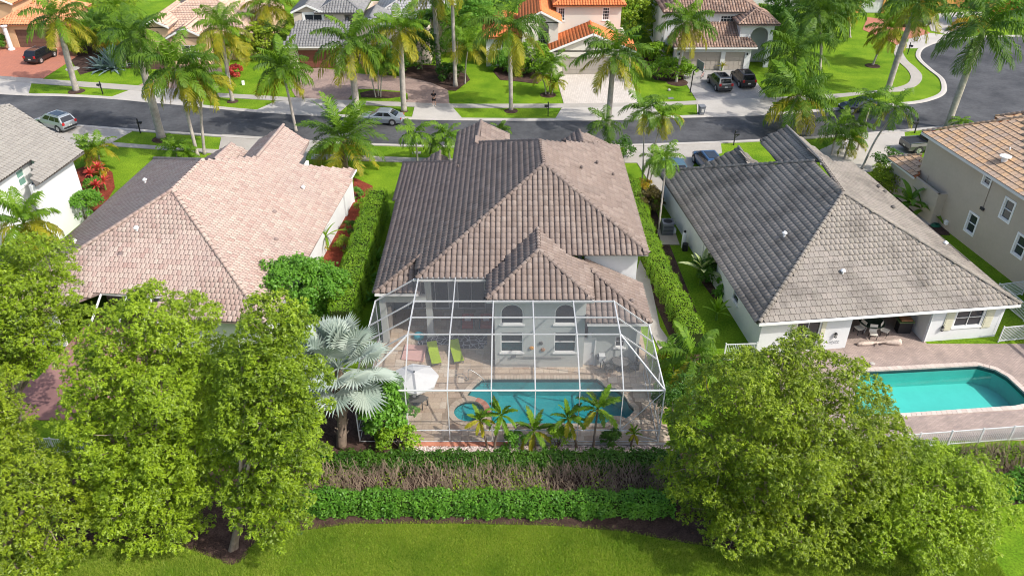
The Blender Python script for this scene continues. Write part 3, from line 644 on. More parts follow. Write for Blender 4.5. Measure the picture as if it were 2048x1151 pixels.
rf.ridge(on(pB, [(832, 557)])[0], A0, 0.14); rf.ridge(on(pB, [(1298, 507)])[0], A0, 0.14)
gA = PL(962, 242.5, pL[0], pL[1]); gB = PL(953, 286, pL[0], pL[1])
pg = rf.plane(gA, (1, 0), m0); rf.face(pg, on(pg, [(962, 242.5), (953, 286), (1018, 279), (1018, 268)])); rf.ridge(gA, gB, 0.14)
rf.ridge(gB, rt, 0.13); rf.ridge(on(pL, [(807, 326)])[0], on(pL, [(904, 324)])[0], 0.12)
kA = G(1158, 261, 6.6); pk1 = rf.plane(kA, (-1, 0), m0); pk2 = rf.plane(kA, (1, 0), m0)
rf.face(pk1, on(pk1, [(1158, 261), (1124, 281), (1166, 284)])); rf.face(pk2, on(pk2, [(1158, 261), (1166, 284), (1214, 287)])); rf.ridge(kA, G(1166, 284, 6.6))
nA = G(880, 303, 4.9); q1 = rf.plane(nA, (-1, 0), m0); q2 = rf.plane(nA, (1, 0), m0)
rf.face(q1, on(q1, [(876, 304), (836, 326), (878, 326)])); rf.face(q2, on(q2, [(876, 304), (878, 326), (904, 322)])); rf.ridge(nA, G(878, 325, 4.9))
# the family room bay
zb = 5.74
bay = G(1080, 599, zb); pBB = rf.plane(bay, (0, -1), m0); bA = np.array([1.695, bay[1] + 3.27, zb + 3.27 * m0]); pBL = rf.plane(bA, (-1, 0), m0); pBR = rf.plane(bA, (1, 0), m0)
bR = np.array([bA[0], A0[1] - (A0[2] - bA[2]) / m0, bA[2]])
yb = bay[1]; xl, xr = bA[0] - 3.27, bA[0] + 3.27
def mainz(y): return A0[2] - (A0[1] - y) * m0
rf.face(pBB, [bA, (xl, yb, zb), (xr, yb, zb)])
yv = A0[1] - (A0[2] - zb) / m0                          # where the main rear slope reaches the bay's eave height
rf.face(pBL, [bA, bR, (xl, yv, zb), (xl, yb, zb)])
rf.face(pBR, [bA, (xr, yb, zb), (xr, 44.7, zb), (bA[0] + 1.75, 44.62, 6.48), bR])
rf.ridge((xl, yb, zb), bA, 0.13); rf.ridge((xr, yb, zb), bA, 0.13); rf.ridge(bA, bR, 0.13)
# lower roofs at both sides
e3 = Yp(1303, 646, 40.45); pw = rf.plane(e3, (0, -1), m0); pw2 = rf.plane(e3, (1, 0), m0)
hT = np.array([e3[0] - 4.1, e3[1] + 4.1, e3[2] + 4.1 * m0])
rf.face(pw, [hT, (e3[0], e3[1], e3[2]), (4.55, e3[1], e3[2]), (4.55, hT[1], hT[2])])
rf.face(pw2, [hT, (hT[0], 45.0, hT[2]), (e3[0], 45.0, e3[2]), tuple(e3)]); rf.ridge(e3, hT, 0.13)
hl = PL(749, 586, pL[0], pL[1]); ht = PL(841, 511, pL[0], pL[1]); pl2 = rf.plane(hl, (0, -1), m0)
rf.face(pl2, [ht, hl, (ht[0] + 0.1, hl[1], hl[2])]); rf.ridge(hl, ht, 0.13)
roofM = rf.finish()
for p, hh in [((1095, 345), 0), ((1163, 340), 0.3), ((1194, 330), 0.3), ((1226, 353), 0.25)]:
    if hh: vent(roofM, PL(p[0], p[1], pR[0], pR[1]), mat=DECK, r=0.06, h=hh)
vent(roofM, PL(1263, 606, pw2[0], pw2[1]), mat=DECK, r=0.08, h=0.25)
vent(roofM, PL(916, 336, pL[0], pL[1]), mat=DECK, r=0.07, h=0.4, cap=False)
# walls
wb = Wall((-1.1, 40.95), (4.62, 40.95))
W_ = []
for (x0, x1, zt, zbm, arch) in [(1001, 1047, 608, 648, True), (1110, 1151, 608, 648, True), (1001, 1046, 664, 704, False), (1109, 1151, 664, 704, False)]:
    u0, z1 = wb.at(x0, zt); u1, z0 = wb.at(x1, zbm); W_.append((u0, u1, z0, z1, arch))
wb.solid(HM, GREYW, 0.0, zb - 0.05, W_)
for h in W_: wb.window(HM, *h[:4], arch=h[4], nu=1, nz=2 if not h[4] else 1, fw=0.06, mull=0.05)
Wall((-1.1, 47.0), (-1.1, 41.18)).solid(HM, GREYW, 0.0, zb - 0.05)
Wall((4.62, 41.18), (4.62, 46.0)).solid(HM, GREYW, 0.0, zb - 0.05)
ww = Wall((4.85, 41.15), (8.15, 41.15))
dh = [ww.at(1167, 690), ww.at(1186, 734)]; wh = [ww.at(1231, 672), ww.at(1249, 694)]
hol = [(dh[0][0], dh[1][0], 0.02, 2.15), (wh[0][0], wh[1][0], wh[1][1], wh[0][1])]
ww.solid(HM, GREYW, 0.0, 3.75, hol); ww.door(HM, hol[0][0], hol[0][1], 2.15, TRIM); ww.window(HM, *hol[1], nz=2)
Wall((8.15, 40.93), (8.15, 45.2)).solid(HM, GREYW, 0.0, 3.75)
wr = Wall((4.8, 45.25), (8.3, 45.25)); wr.solid(HM, WHITE, 0.0, 6.38)
Wall((8.3, 45.47), (8.3, 60.8)).solid(HM, WHITE, 0.0, 6.38)
Wall((-8.75, 62.5), (-8.75, 44.0)).solid(HM, WHITE, 0.0, 3.95)
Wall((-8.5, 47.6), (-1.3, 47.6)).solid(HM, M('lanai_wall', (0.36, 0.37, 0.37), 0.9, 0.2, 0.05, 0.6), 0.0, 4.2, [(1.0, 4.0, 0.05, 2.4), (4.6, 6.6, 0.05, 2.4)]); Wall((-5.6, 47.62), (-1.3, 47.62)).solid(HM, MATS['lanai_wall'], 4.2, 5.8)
wl_ = Wall((-8.5, 47.6), (-1.3, 47.6)); wl_.window(HM, 1.0, 4.0, 0.05, 2.4, nu=3, nz=1, sill=False); wl_.window(HM, 4.6, 6.6, 0.05, 2.4, nu=2, nz=1, sill=False)
mb = MB().obox((-5.85, 43.35, 5.15), (4.75, 0, 0), (0, 0.25, 0), (0, 0, 0.42)); mb.build('beam', GREYW, HM)
mb = MB().obox((-8.75, 43.65, 3.3), (3.1, 0, 0), (0, 0.25, 0), (0, 0, 0.5)); mb.build('beam', GREYW, HM)
mb = MB().obox((-5.78, 44.2, 0), (0.42, 0, 0), (0, 0.42, 0), (0, 0, 5.6)).obox((-5.85, 44.13, 0), (0.56, 0, 0), (0, 0.56, 0), (0, 0, 0.2)); mb.build('column', GREYW, HM)
mb = MB().obox((-8.75, 43.55, 0), (0.4, 0, 0), (0, 0.4, 0), (0, 0, 3.4)); mb.build('column', GREYW, HM)
# front and inner walls close the body of the house
Wall((8.3, 61.2), (-8.75, 62.7)).solid(HM, WHITE, 0.0, 4.2)
# eaves: fascia and gutter
fm = MB()
fm.obox((xl - 0.02, yb - 0.08, zb - 0.20), (xr - xl + 0.04, 0, 0), (0, 0.10, 0), (0, 0, 0.17))
fm.obox((xl, yb + 0.03, zb - 0.20), (xr - xl, 0, 0), (0, 0.6, 0), (0, 0, 0.03))
ye = on(pB, [(900, 556)])[0]; fm.obox((-6.3, ye[1] - 0.06, ye[2] - 0.22), (4.7, 0, 0), (0, 0.1, 0), (0, 0, 0.17))
q = on(pB, [(1297, 506)])[0]; fm.obox((4.9, q[1] - 0.02, q[2] - 0.22), (q[0] - 4.9, 0, 0), (0, 0.08, 0), (0, 0, 0.16)); fm.obox((4.9, q[1] + 0.07, q[2] - 0.22), (q[0] - 5.0, 0, 0), (0, 0.9, 0), (0, 0, 0.03))
fm.obox((e3[0] - 4.0, e3[1] - 0.04, e3[2] - 0.22), (4.0, 0, 0), (0, 0.08, 0), (0, 0, 0.17)); fm.obox((e3[0] - 0.03, e3[1] + 0.05, e3[2] - 0.22), (0.08, 0, 0), (0, 4.4, 0), (0, 0, 0.17))
fm.obox((hl[0], hl[1] - 0.04, hl[2] - 0.22), (ht[0] - hl[0], 0, 0), (0, 0.08, 0), (0, 0, 0.17))
fm.obox((q[0] - 0.06, q[1] + 0.1, q[2] - 0.22), (0.08, 0, 0), (0, 17, 0), (0, 0, 0.16))
fm.build('gutter', TRIM, HM)

# wall ornaments, pool pole and box on the middle house
def disc(name, w, px, py, r, mat, label, cat, grp=None):
    u, z = w.at(px, py); p = w.P(u, 0.05, z); mb = MB()
    d = np.array([*w.n, 0]); a = np.array([*w.d, 0]); k = np.array([0, 0, 1.0]); n = 14
    def rg(rr, o): return [p + a * rr * math.cos(t) + k * rr * math.sin(t) + d * o for t in np.linspace(0, 2 * math.pi, n, endpoint=False)]
    V = rg(r * 0.35, 0.05) + rg(r * 0.62, 0.04) + [q for i in range(n) for q in [p + (a * math.cos(2 * math.pi * i / n) + k * math.sin(2 * math.pi * i / n)) * (r if i % 2 else r * 0.8) + d * 0.0]]
    F = [tuple(range(n))] + [(j * n + i, j * n + (i + 1) % n, (j + 1) * n + (i + 1) % n, (j + 1) * n + i) for j in range(2) for i in range(n)]
    o = mb.add(V, F).build(name, mat); return tag(o, label, cat, grp)
disc('sun_ornament', wb, 1063, 694.5, 0.17, M('orange_ceramic', (0.66, 0.30, 0.06), 0.5, 0.4, 0.15, 8), 'round orange sun face plaque on the wall between the two lower windows', 'wall ornament', 'plaques on the pool wall')
disc('sun_ornament', wb, 1086, 698, 0.17, M('copper_ceramic', (0.36, 0.20, 0.12), 0.5, 0.4, 0.2, 8), 'round brown copper plaque beside the orange one on the pool wall', 'wall ornament', 'plaques on the pool wall')
disc('sun_ornament', wb, 1082, 685, 0.16, M('pewter', (0.10, 0.10, 0.10), 0.4, 0.5, 0.2, 8), 'dark grey round plaque above the brown one on the pool wall', 'wall ornament', 'plaques on the pool wall')
pt = thing('pool_skimmer', 'long grey pool pole with a net head hung flat on the house wall', 'pool skimmer', wb.P(*[wb.at(1025, 711)[0], 0.08, wb.at(1025, 711)[1]]))
a = wb.P(wb.at(1031, 711)[0], 0.09, wb.at(1031, 711)[1]); b = wb.P(wb.at(1128, 713)[0], 0.09, wb.at(1128, 713)[1])
MB().tube([a, b], 0.022, 8).build('pole', STEEL, pt); MB().tube([a + np.array([0.5, 0, -0.07]), b + np.array([-0.2, 0, -0.03])], 0.018, 8).build('pole', GREYPL, pt)
MB().obox(a + np.array([-0.32, -0.03, -0.12]), (0.34, 0, 0.10), (0, 0.05, 0), (0.02, 0, 0.16)).build('net_head', GREYPL, pt)
u, z = wb.at(1155, 681)
tag(MB().obox(ww.P(0.02, 0.004, 2.3), (0.22, 0, 0), (0, -0.1, 0), (0, 0, 0.4)).build('meter_box', WHITE), 'small white meter box high on the wall beside the narrow pool door', 'meter box')
pf = thing('pool_equipment', 'white pool heater panel with pipes beside the grey door under the cage', 'pool equipment', (5.9, 40.85, 0))
MB().obox((5.62, 40.72, 0.55), (0.42, 0, 0), (0, 0.36, 0), (0, 0, 0.55)).build('body', WHITE, pf, bevel=0.02); MB().tube([(5.75, 40.78, 0.55), (5.75, 40.78, 0.02)], 0.03, 6).tube([(5.95, 40.78, 0.55), (6.0, 40.7, 0.3), (6.0, 40.7, 0.02)], 0.025, 6).build('pipe', BLKPL, pf); MB().obox((5.5, 40.8, 0.75), (0.12, 0, 0), (0, 0.3, 0), (0, 0, 0.25)).build('valve', GREYPL, pf)

# ------------------------------------------------------------------ the pool and its court
PLAST = M('teal_pool_plaster', (0.08, 0.46, 0.48), 0.8, 0.2, 0.12, 0.5, col2=(0.14, 0.56, 0.57))
PLAST2 = M('aqua_pool_plaster', (0.19, 0.60, 0.56), 0.8, 0.2, 0.08, 0.5)
def water_mat(name, tint, scale):
    m, nt, N, L, P = nodes(name)
    tr = N.new('ShaderNodeBsdfTransparent'); tr.inputs[0].default_value = S(*tint); gl = N.new('ShaderNodeBsdfGlossy'); gl.inputs['Roughness'].default_value = 0.03
    fr = N.new('ShaderNodeFresnel'); fr.inputs[0].default_value = 1.33
    no = N.new('ShaderNodeTexNoise'); no.inputs['Scale'].default_value = scale; no.inputs['Detail'].default_value = 3
    geo = N.new('ShaderNodeNewGeometry'); L.new(geo.outputs['Position'], no.inputs['Vector'])
    bp = N.new('ShaderNodeBump'); bp.inputs['Strength'].default_value = 0.12; bp.inputs['Distance'].default_value = 0.03; L.new(no.outputs[0], bp.inputs['Height'])
    L.new(bp.outputs[0], gl.inputs['Normal']); L.new(bp.outputs[0], fr.inputs['Normal'])
    mx = N.new('ShaderNodeMixShader'); L.new(fr.outputs[0], mx.inputs[0]); L.new(tr.outputs[0], mx.inputs[1]); L.new(gl.outputs[0], mx.inputs[2]); L.new(mx.outputs[0], N['Material Output'].inputs[0]); return m
WATER = water_mat('pool_water', (0.58, 0.92, 0.95), 2.2); WATER2 = water_mat('aqua_pool_water', (0.62, 0.95, 0.92), 1.6)
def pool(name, outline, label, depth, wz, shell_mat, water, cop_w, cop_mat, cop_len, shelf=None):
    c = np.mean(outline, axis=0); t = thing(name, label, 'swimming pool', (c[0], c[1], 0)); n = len(outline)
    V = [(p[0], p[1], 0.0) for p in outline] + [(p[0], p[1], wz - 0.16) for p in outline] + [(p[0], p[1], -depth) for p in outline]
    ar = sum(outline[i][0] * outline[(i + 1) % n][1] - outline[(i + 1) % n][0] * outline[i][1] for i in range(n)); sg = 1 if ar > 0 else -1
    F = []
    for j in range(2):
        for i in range(n):
            f = (j * n + i, (j + 1) * n + i, (j + 1) * n + (i + 1) % n, j * n + (i + 1) % n); F.append(f if sg > 0 else f[::-1])
    fl = tuple(range(2 * n, 3 * n)); F.append(fl if sg > 0 else fl[::-1])
    mb = MB(); mb.use(M(name + '_waterline', (0.045, 0.075, 0.085), 0.4, 0.4, 0.2, 3)); mb.add(V, F[:n]); mb.use(shell_mat); mb.add(V, F[n:]); mb.build('shell', None, t)
    MB().add([(p[0], p[1], wz) for p in outline], [tuple(range(n)) if sg > 0 else tuple(range(n))[::-1]]).build('water', water, t)
    # bull-nosed coping, stone by stone
    P = [np.array(p) for p in outline]; k = 0; out = offset_line(P, -cop_w * sg, True); mats = MB()
    for i in range(n):
        a, b = P[i], P[(i + 1) % n]; a2, b2 = out[i], out[(i + 1) % n]; L = np.linalg.norm(b - a); q = max(1, int(round(L / cop_len)))
        for j in range(q):
            g = 0.03; s0, s1 = (j + g) / q, (j + 1 - g) / q; hh = 0.045 + rng.uniform(0, 0.008)
            w0, w1, w2, w3 = a + (b - a) * s0, a + (b - a) * s1, a2 + (b2 - a2) * s1, a2 + (b2 - a2) * s0
            inn = (a - a2) / np.linalg.norm(a - a2) * 0.03
            mats.prism([w0 + inn, w1 + inn, w2, w3], -0.06, hh, True)
    o = mats.build('coping', cop_mat, t); o['kind'] = 'stuff'
    return t
COPE = Mpal('travertine_coping', [(0.50, 0.40, 0.31), (0.58, 0.48, 0.38), (0.54, 0.43, 0.33), (0.46, 0.36, 0.28)], grime=(0.3, 0.24, 0.19), gfac=0.3)
TRAV = Mpal('travertine_paver', [(0.50, 0.38, 0.28), (0.60, 0.49, 0.38), (0.55, 0.42, 0.30), (0.64, 0.54, 0.43), (0.57, 0.46, 0.36), (0.44, 0.31, 0.22)], grime=(0.30, 0.23, 0.18), gscale=0.5, gfac=0.55, fine=0.14, fscale=12)
COPB = Mpal('brick_red_coping', [(0.46, 0.20, 0.14), (0.52, 0.26, 0.19), (0.40, 0.17, 0.12)])
pool_m = pool('swimming_pool', POOL, 'free form teal swimming pool inside the white screen cage', 1.45, -0.14, PLAST, WATER, 0.30, COPE, 0.2)
# steps at the shallow end
sp = MB()
for r, z in [(1.5, -0.45), (1.05, -0.3)]: sp.lathe((-2.3, 38.4, -1.44), [(r, 0), (r, z + 1.44), (0.02, z + 1.44)], 20)
sp.build('step', PLAST, pool_m)
spa = pool('spa', SPA, 'round teal spa with stone rim next to the left end of the screened pool', 1.0, -0.06, PLAST, WATER, 0.32, COPE, 0.24)
bench = MB()
for i in range(24):
    t0, t1 = 2 * math.pi * i / 24, 2 * math.pi * (i + 1) / 24
    bench.prism([SPA_C + 0.93 * np.array([math.cos(t0), math.sin(t0)]), SPA_C + 0.93 * np.array([math.cos(t1), math.sin(t1)]), SPA_C + 0.5 * np.array([math.cos(t1), math.sin(t1)]), SPA_C + 0.5 * np.array([math.cos(t0), math.sin(t0)])], -0.99, -0.48)
bench.build('bench', PLAST, spa)
sw = MB()
for i in range(7):
    t0 = R(-22 + i * 13); t1 = t0 + R(12.2); r0, r1 = 0.93, 1.30
    sw.prism([SPA_C + r0 * np.array([math.cos(t0), math.sin(t0)]), SPA_C + r1 * np.array([math.cos(t0), math.sin(t0)]), SPA_C + r1 * np.array([math.cos(t1), math.sin(t1)]), SPA_C + r0 * np.array([math.cos(t1), math.sin(t1)])], -0.2, 0.075, True)
sw.build('spillway', COPB, spa)
mb = MB()                                                # a dolphin mosaic on the pool floor
dpt = [(0, 0), (0.18, 0.12), (0.42, 0.14), (0.62, 0.02), (0.70, -0.10), (0.55, -0.03), (0.40, 0.03), (0.26, 0.02), (0.20, -0.08), (0.14, 0.0), (0.05, -0.03)]
mb.add([(1.05 + x * 1.2, 36.35 + y * 2.0, -1.43) for x, y in dpt], [tuple(range(len(dpt)))]); mb.build('mosaic', M('navy_mosaic', (0.02, 0.03, 0.06), 0.6, 0.3, 0.2, 3), pool_m)
# travertine pavers, laid in courses of unequal lengths
out_pool = offset_line([np.array(p) for p in POOL], 0.30 if sum(POOL[i][0] * POOL[(i + 1) % len(POOL)][1] - POOL[(i + 1) % len(POOL)][0] * POOL[i][1] for i in range(len(POOL))) < 0 else -0.30, True)
pav = []
yy = D1[1] + 0.15; row = 0
while yy < 47.4:
    hh = [0.40, 0.60, 0.40, 0.40, 0.60][row % 5]; xx = D1[0] + 0.1 + rng.uniform(-0.3, 0)
    while xx < D1[2]:
        ln = rng.choice([0.4, 0.6, 0.6, 0.8]); c = np.array([xx + ln / 2, yy + hh / 2])
        cs = np.array([[xx + 0.04, yy + 0.04], [xx + ln - 0.04, yy + 0.04], [xx + 0.04, yy + hh - 0.04], [xx + ln - 0.04, yy + hh - 0.04], c])
        nin = inside(cs, out_pool).sum(); sp_d = np.linalg.norm(cs - SPA_C, axis=1)
        if nin == 0 and sp_d.min() > 1.22 and not (xx > 8.9 or xx + ln < D1[0]) and not (-1.1 < c[0] < 4.7 and c[1] > 41.1) and not (c[0] > 4.5 and c[1] > 41.3): pav.append((c[0], c[1], ln, hh))
        xx += ln
    yy += hh; row += 1
def cage_hidden(p): return p[0] < -6.2 and p[1] < 41
pav.sort(key=lambda p: (cage_hidden(p), p[1] > 43.5, p[1]))
PM = {}
rest = MB()
for i, (x, y, ln, hh) in enumerate(pav):
    g = 0.008
    if i < 300:
        k = (ln, hh)
        if k not in PM:
            q = MB().obox((-ln / 2 + g, -hh / 2 + g, -0.02), (ln - 2 * g, 0, 0), (0, hh - 2 * g, 0), (0, 0, 0.045)); me = bpy.data.meshes.new('paver'); me.from_pydata(q.v, [], q.f); me.materials.append(TRAV); PM[k] = me
        o = bpy.data.objects.new('paver', PM[k]); o.location = (x, y, rng.uniform(0, 0.004)); link(o, deck1)
    else: rest.obox((x - ln / 2 + g, y - hh / 2 + g, -0.02), (ln - 2 * g, 0, 0), (0, hh - 2 * g, 0), (0, 0, 0.045))
if rest.v: o = rest.build('pavers', TRAV, deck1); o['kind'] = 'stuff'
# the red border step and the pebble bed in front of the cage
sheet('edging', [(-6.3, 33.66), (-0.2, 33.66), (-0.2, 33.98), (-6.3, 33.98)], 0.10, TERRA)
sheet('edging', [(-0.15, 33.78), (8.9, 33.78), (8.9, 33.98), (-0.15, 33.98)], 0.06, CONC)

# ------------------------------------------------------------------ screen cage
CG = thing('pool_cage', 'white aluminium screen cage standing over the free form pool', 'pool cage', (0, 38, 0))
SCR, nt, N, L, P = nodes('insect_screen')
P.inputs['Base Color'].default_value = S(0.14, 0.147, 0.155); P.inputs['Roughness'].default_value = 0.7
trn = N.new('ShaderNodeBsdfTransparent'); mx = N.new('ShaderNodeMixShader'); mx.inputs[0].default_value = 0.26
L.new(trn.outputs[0], mx.inputs[1]); L.new(P.outputs[0], mx.inputs[2]); L.new(mx.outputs[0], N['Material Output'].inputs[0])
yf, zf = 34.08, 3.9                                      # front wall
XL, XR = -8.85, 8.5
fx = [-5.95, -3.55, -1.13, 1.27, 3.72, 6.2]; fy = [40.2, 38.51, 36.85]; zt = 5.72
bars = []
def cb(a, b, w=0.09, h=None): MB().bar(a, b, w * 0.72, (h or w) * 0.72).build('beam', ALU, CG)
px_post = [-8.85, -5.95, -3.6, -1.15, 1.3, 3.78, 6.2, 8.5]
for x in px_post: cb((x, yf, 0), (x, yf, zf), 0.09 if abs(x) > 8 else 0.07)
cb((XL, yf, zf), (XR, yf, zf), 0.10, 0.13)
for i in range(len(px_post) - 1): cb((px_post[i] + 0.04, yf, 0.92), (px_post[i + 1] - 0.04, yf, 0.92), 0.05, 0.09); cb((px_post[i] + 0.04, yf, 0.05), (px_post[i + 1] - 0.04, yf, 0.05), 0.05, 0.06)
for x in fx:                                             # rafters over the flat part and down the slope
    cb((x, 40.25, zt), (x, fy[2], zt), 0.10, 0.13); xb = min(px_post[1:-1], key=lambda q: abs(q - x)); cb((x, fy[2], zt), (xb, yf, zf), 0.10, 0.13)
for y in fy[1:]:
    for i in range(5): cb((fx[i] + 0.05, y, zt), (fx[i + 1] - 0.05, y, zt), 0.07, 0.11)
cb((fx[0], fy[0], zt), (fx[-1], fy[0], zt), 0.10, 0.14)
cb((-5.95, 43.0, zt - 0.05), (-5.95, 40.25, zt), 0.10, 0.13); cb((-3.6, 42.9, zt - 0.05), (-3.55, 40.25, zt), 0.08, 0.12); cb((-5.95, 42.92, zt - 0.05), (-1.5, 42.92, zt - 0.05), 0.08, 0.12)
for (x, X, ys) in [(fx[0], XL, [42.95, 40.2, 38.51, 36.85]), (fx[-1], XR, [40.2, 38.51, 36.85])]:
    for j, y in enumerate(ys):
        yo = y if j < len(ys) - 1 else yf
        if j == len(ys) - 1: cb((x, y, zt), (X, yf, zf), 0.10, 0.13)
        cb((x, y, zt), (X, min(y, 43.1) if j < len(ys) - 1 or True else yf, zf), 0.08, 0.11)
    yo = ys[0]
    cb((X, yf, zf), (X, yo, zf), 0.10, 0.13); cb((X, yf, 0.92), (X, yo, 0.92), 0.05, 0.09); cb((X, yf, 0.05), (X, yo, 0.05), 0.05, 0.06)
    for y in [35.9, 38.0, 40.2] + ([42.9] if X < 0 else []): cb((X, y, 0), (X, y, zf), 0.07)
cb((XR, yf + 0.06, 0.1), (XR, 35.85, 3.8), 0.05); cb((6.25, yf, 0.96), (8.46, yf, 3.82), 0.045); cb((6.25, yf, 0.88), (8.46, yf, 0.1), 0.045)
def pane(pts): MB().add(pts, [tuple(range(len(pts)))]).build('screen_panel', SCR, CG)
for i in range(5):
    for j in range(2): pane([(fx[i], fy[j + 1], zt + .06), (fx[i + 1], fy[j + 1], zt + .06), (fx[i + 1], fy[j], zt + .06), (fx[i], fy[j], zt + .06)])
    xa, xb = px_post[i + 1], px_post[i + 2]; pane([(xa, yf, zf + .06), (xb, yf, zf + .06), (fx[i + 1], fy[2], zt + .06), (fx[i], fy[2], zt + .06)])
for i in range(len(px_post) - 1): pane([(px_post[i], yf, 0.05), (px_post[i + 1], yf, 0.05), (px_post[i + 1], yf, 0.92), (px_post[i], yf, 0.92)]); pane([(px_post[i], yf, 0.92), (px_post[i + 1], yf, 0.92), (px_post[i + 1], yf, zf), (px_post[i], yf, zf)])
pane([(XL, yf, zf + .06), (px_post[1], yf, zf + .06), (fx[0], fy[2], zt + .06)]); pane([(px_post[-2], yf, zf + .06), (XR, yf, zf + .06), (fx[-1], fy[2], zt + .06)])
for x, X, ys in [(fx[0], XL, [42.95, 40.2, 38.51, 36.85]), (fx[-1], XR, [40.2, 38.51, 36.85])]:
    for j in range(len(ys) - 1): pane([(x, ys[j], zt + .06), (X, ys[j], zf + .06), (X, ys[j + 1], zf + .06), (x, ys[j + 1], zt + .06)])
    pane([(x, ys[-1], zt + .06), (X, ys[-1], zf + .06), (X, yf, zf + .06)])
    pane([(X, yf, 0.05), (X, ys[0], 0.05), (X, ys[0], zf), (X, yf, zf)])
pane([(fx[0], 40.2, zt + .06), (-1.45, 40.2, zt + .06), (-1.45, 42.9, zt + .02), (fx[0], 42.9, zt + .02)])

# ------------------------------------------------------------------ things in the pool court
def lounger(px, rz, label):
    c = G(*px); t = thing('sun_lounger', label, 'sun lounger', (c[0], c[1], 0.03), rz, 'lime loungers by the pool')
    fr = MB(); 
    for x in (-0.3, 0.3): fr.bar((x, -0.95, 0.26), (x, 0.95, 0.26), 0.04)
    fr.bar((-0.3, -0.95, 0.26), (0.3, -0.95, 0.26), 0.04); fr.bar((-0.3, 0.95, 0.26), (0.3, 0.95, 0.26), 0.04); fr.build('frame', GREYPL, t, local=True)
    for x in (-0.3, 0.3):
        for y in (-0.85, 0.85): MB().bar((x, y, 0), (x, y, 0.25), 0.035).build('leg', GREYPL, t, local=True)
    prof = [(-1.0, 0.30), (-0.6, 0.31), (-0.1, 0.31), (0.2, 0.33), (0.6, 0.47), (1.0, 0.60)]
    s = MB(); V = [(x, y, z + dz) for dz in (0, 0.07) for y, z in prof for x in (-0.33, 0.33)]
    k = len(prof) * 2; F = []
    for i in range(len(prof) - 1):
        a = 2 * i; F += [(k + a, k + a + 1, k + a + 3, k + a + 2), (a + 2, a + 3, a + 1, a), (a, k + a, k + a + 2, a + 2), (a + 1, a + 3, k + a + 3, k + a + 1)]
    F += [(0, 1, k + 1, k), (k - 2, 2 * k - 2, 2 * k - 1, k - 1)]
    s.add(V, F).build('cushion', LIME, t, local=True, bevel=0.015)
    return t
lounger((869, 716), R(14), 'lime green sun lounger on the left, next to the pink mat')
lounger((913, 712), R(14), 'lime green sun lounger on the right, farther from the umbrella')
um = thing('pool_umbrella', 'open white patio umbrella shading the small table by the spa', 'umbrella', Yp(832, 800, 37.0) * np.array([1, 1, 0]))
uc = G(829, 750, 2.25); um.location = (uc[0], uc[1], 0.02)
MB().tube([(uc[0], uc[1], 0.02), (uc[0], uc[1], 2.42)], 0.025, 8).build('pole', ALU, um)
MB().lathe((uc[0], uc[1], 0.02), [(0.26, 0), (0.26, 0.06), (0.05, 0.1)], 14).build('base', GREYPL, um)
cv = MB(); n = 8; V = [(uc[0], uc[1], 2.52)] + [(uc[0] + 1.45 * math.cos(2 * math.pi * k / n + .2), uc[1] + 1.45 * math.sin(2 * math.pi * k / n + .2), 2.02) for k in range(n)] + [(uc[0] + 1.45 * math.cos(2 * math.pi * k / n + .2), uc[1] + 1.45 * math.sin(2 * math.pi * k / n + .2), 1.90) for k in range(n)]
cv.add(V, [(0, 1 + k, 1 + (k + 1) % n) for k in range(n)] + [(1 + k, 9 + k, 9 + (k + 1) % n, 1 + (k + 1) % n) for k in range(n)]); cv.build('canopy', WFAB, um)
MB().lathe((uc[0], uc[1], 2.5), [(0.05, 0), (0.06, 0.06), (0.02, 0.1)], 8).build('finial', GREYPL, um)
for k in range(n):
    a = 2 * math.pi * k / n + .2; MB().bar((uc[0], uc[1], 2.47), (uc[0] + 1.4 * math.cos(a), uc[1] + 1.4 * math.sin(a), 2.0), 0.02).build('rib', ALU, um)
gt = G(838, 812); tb = thing('patio_table', 'grey pentagon shaped side table under the white umbrella', 'table', (gt[0], gt[1], 0.03))
poly = [np.array([gt[0] + x, gt[1] + y]) for x, y in [(-1.0, 0.45), (-0.1, 0.45), (0.62, 0.05), (0.3, -0.42), (-1.0, -0.35)]]
MB().prism(poly, 0.66, 0.71, True).build('table_top', GREYF, tb)
for p in poly: q = p * 0.85 + gt[:2] * 0.15; MB().bar((q[0], q[1], 0.03), (q[0], q[1], 0.66), 0.05).build('leg', BLKPL, tb)
for dx, lab in [(-0.55, 'small black cup on the grey table under the umbrella'), (-0.25, 'white and black bowl on the grey table under the umbrella')]:
    tag(MB().lathe((gt[0] + dx, gt[1] + 0.05, 0.712), [(0.06, 0), (0.11, 0.05), (0.10, 0.09), (0.05, 0.05)], 10).build('cup' if dx < -0.4 else 'bowl', BLACK if dx < -0.4 else WFAB), lab, 'tableware')
pm = G(826, 706)
o = MB().obox((pm[0] - 0.7, pm[1] - 0.75, 0.03), (1.5, -0.25, 0), (0.1, 1.6, 0), (0, 0, 0.12)).build('daybed_mat', LPINK, bevel=0.03); tag(o, 'pale pink daybed mat lying left of the lime loungers', 'mat')
hd = MB(); r1 = [G(x, y, z) for x, y, z in [(909, 750, .03)]]
b0 = G(909, 751, 0.03); b1 = G(940, 762, 0.03)
hd.tube(smooth_line([b0, b0 + np.array([0.5, -0.1, 0.25]), b1 + np.array([-0.1, 0, 0.1])], 5), 0.022, 8)
p0 = G(937, 760, 0.03); hd.tube(smooth_line([p0, p0 + np.array([0, 0, 0.75]), p0 + np.array([0.15, 0, 0.86]), p0 + np.array([0.75, -0.1, 0.45]), p0 + np.array([1.05, -0.2, 0.1]), p0 + np.array([1.0, -0.2, -0.25])], 5), 0.022, 8)
tag(hd.build('handrail', STEEL, smooth=True), 'bent steel handrail at the steps of the screened pool', 'handrail')
RUG, nt, N, L, P = nodes('patterned_rug')
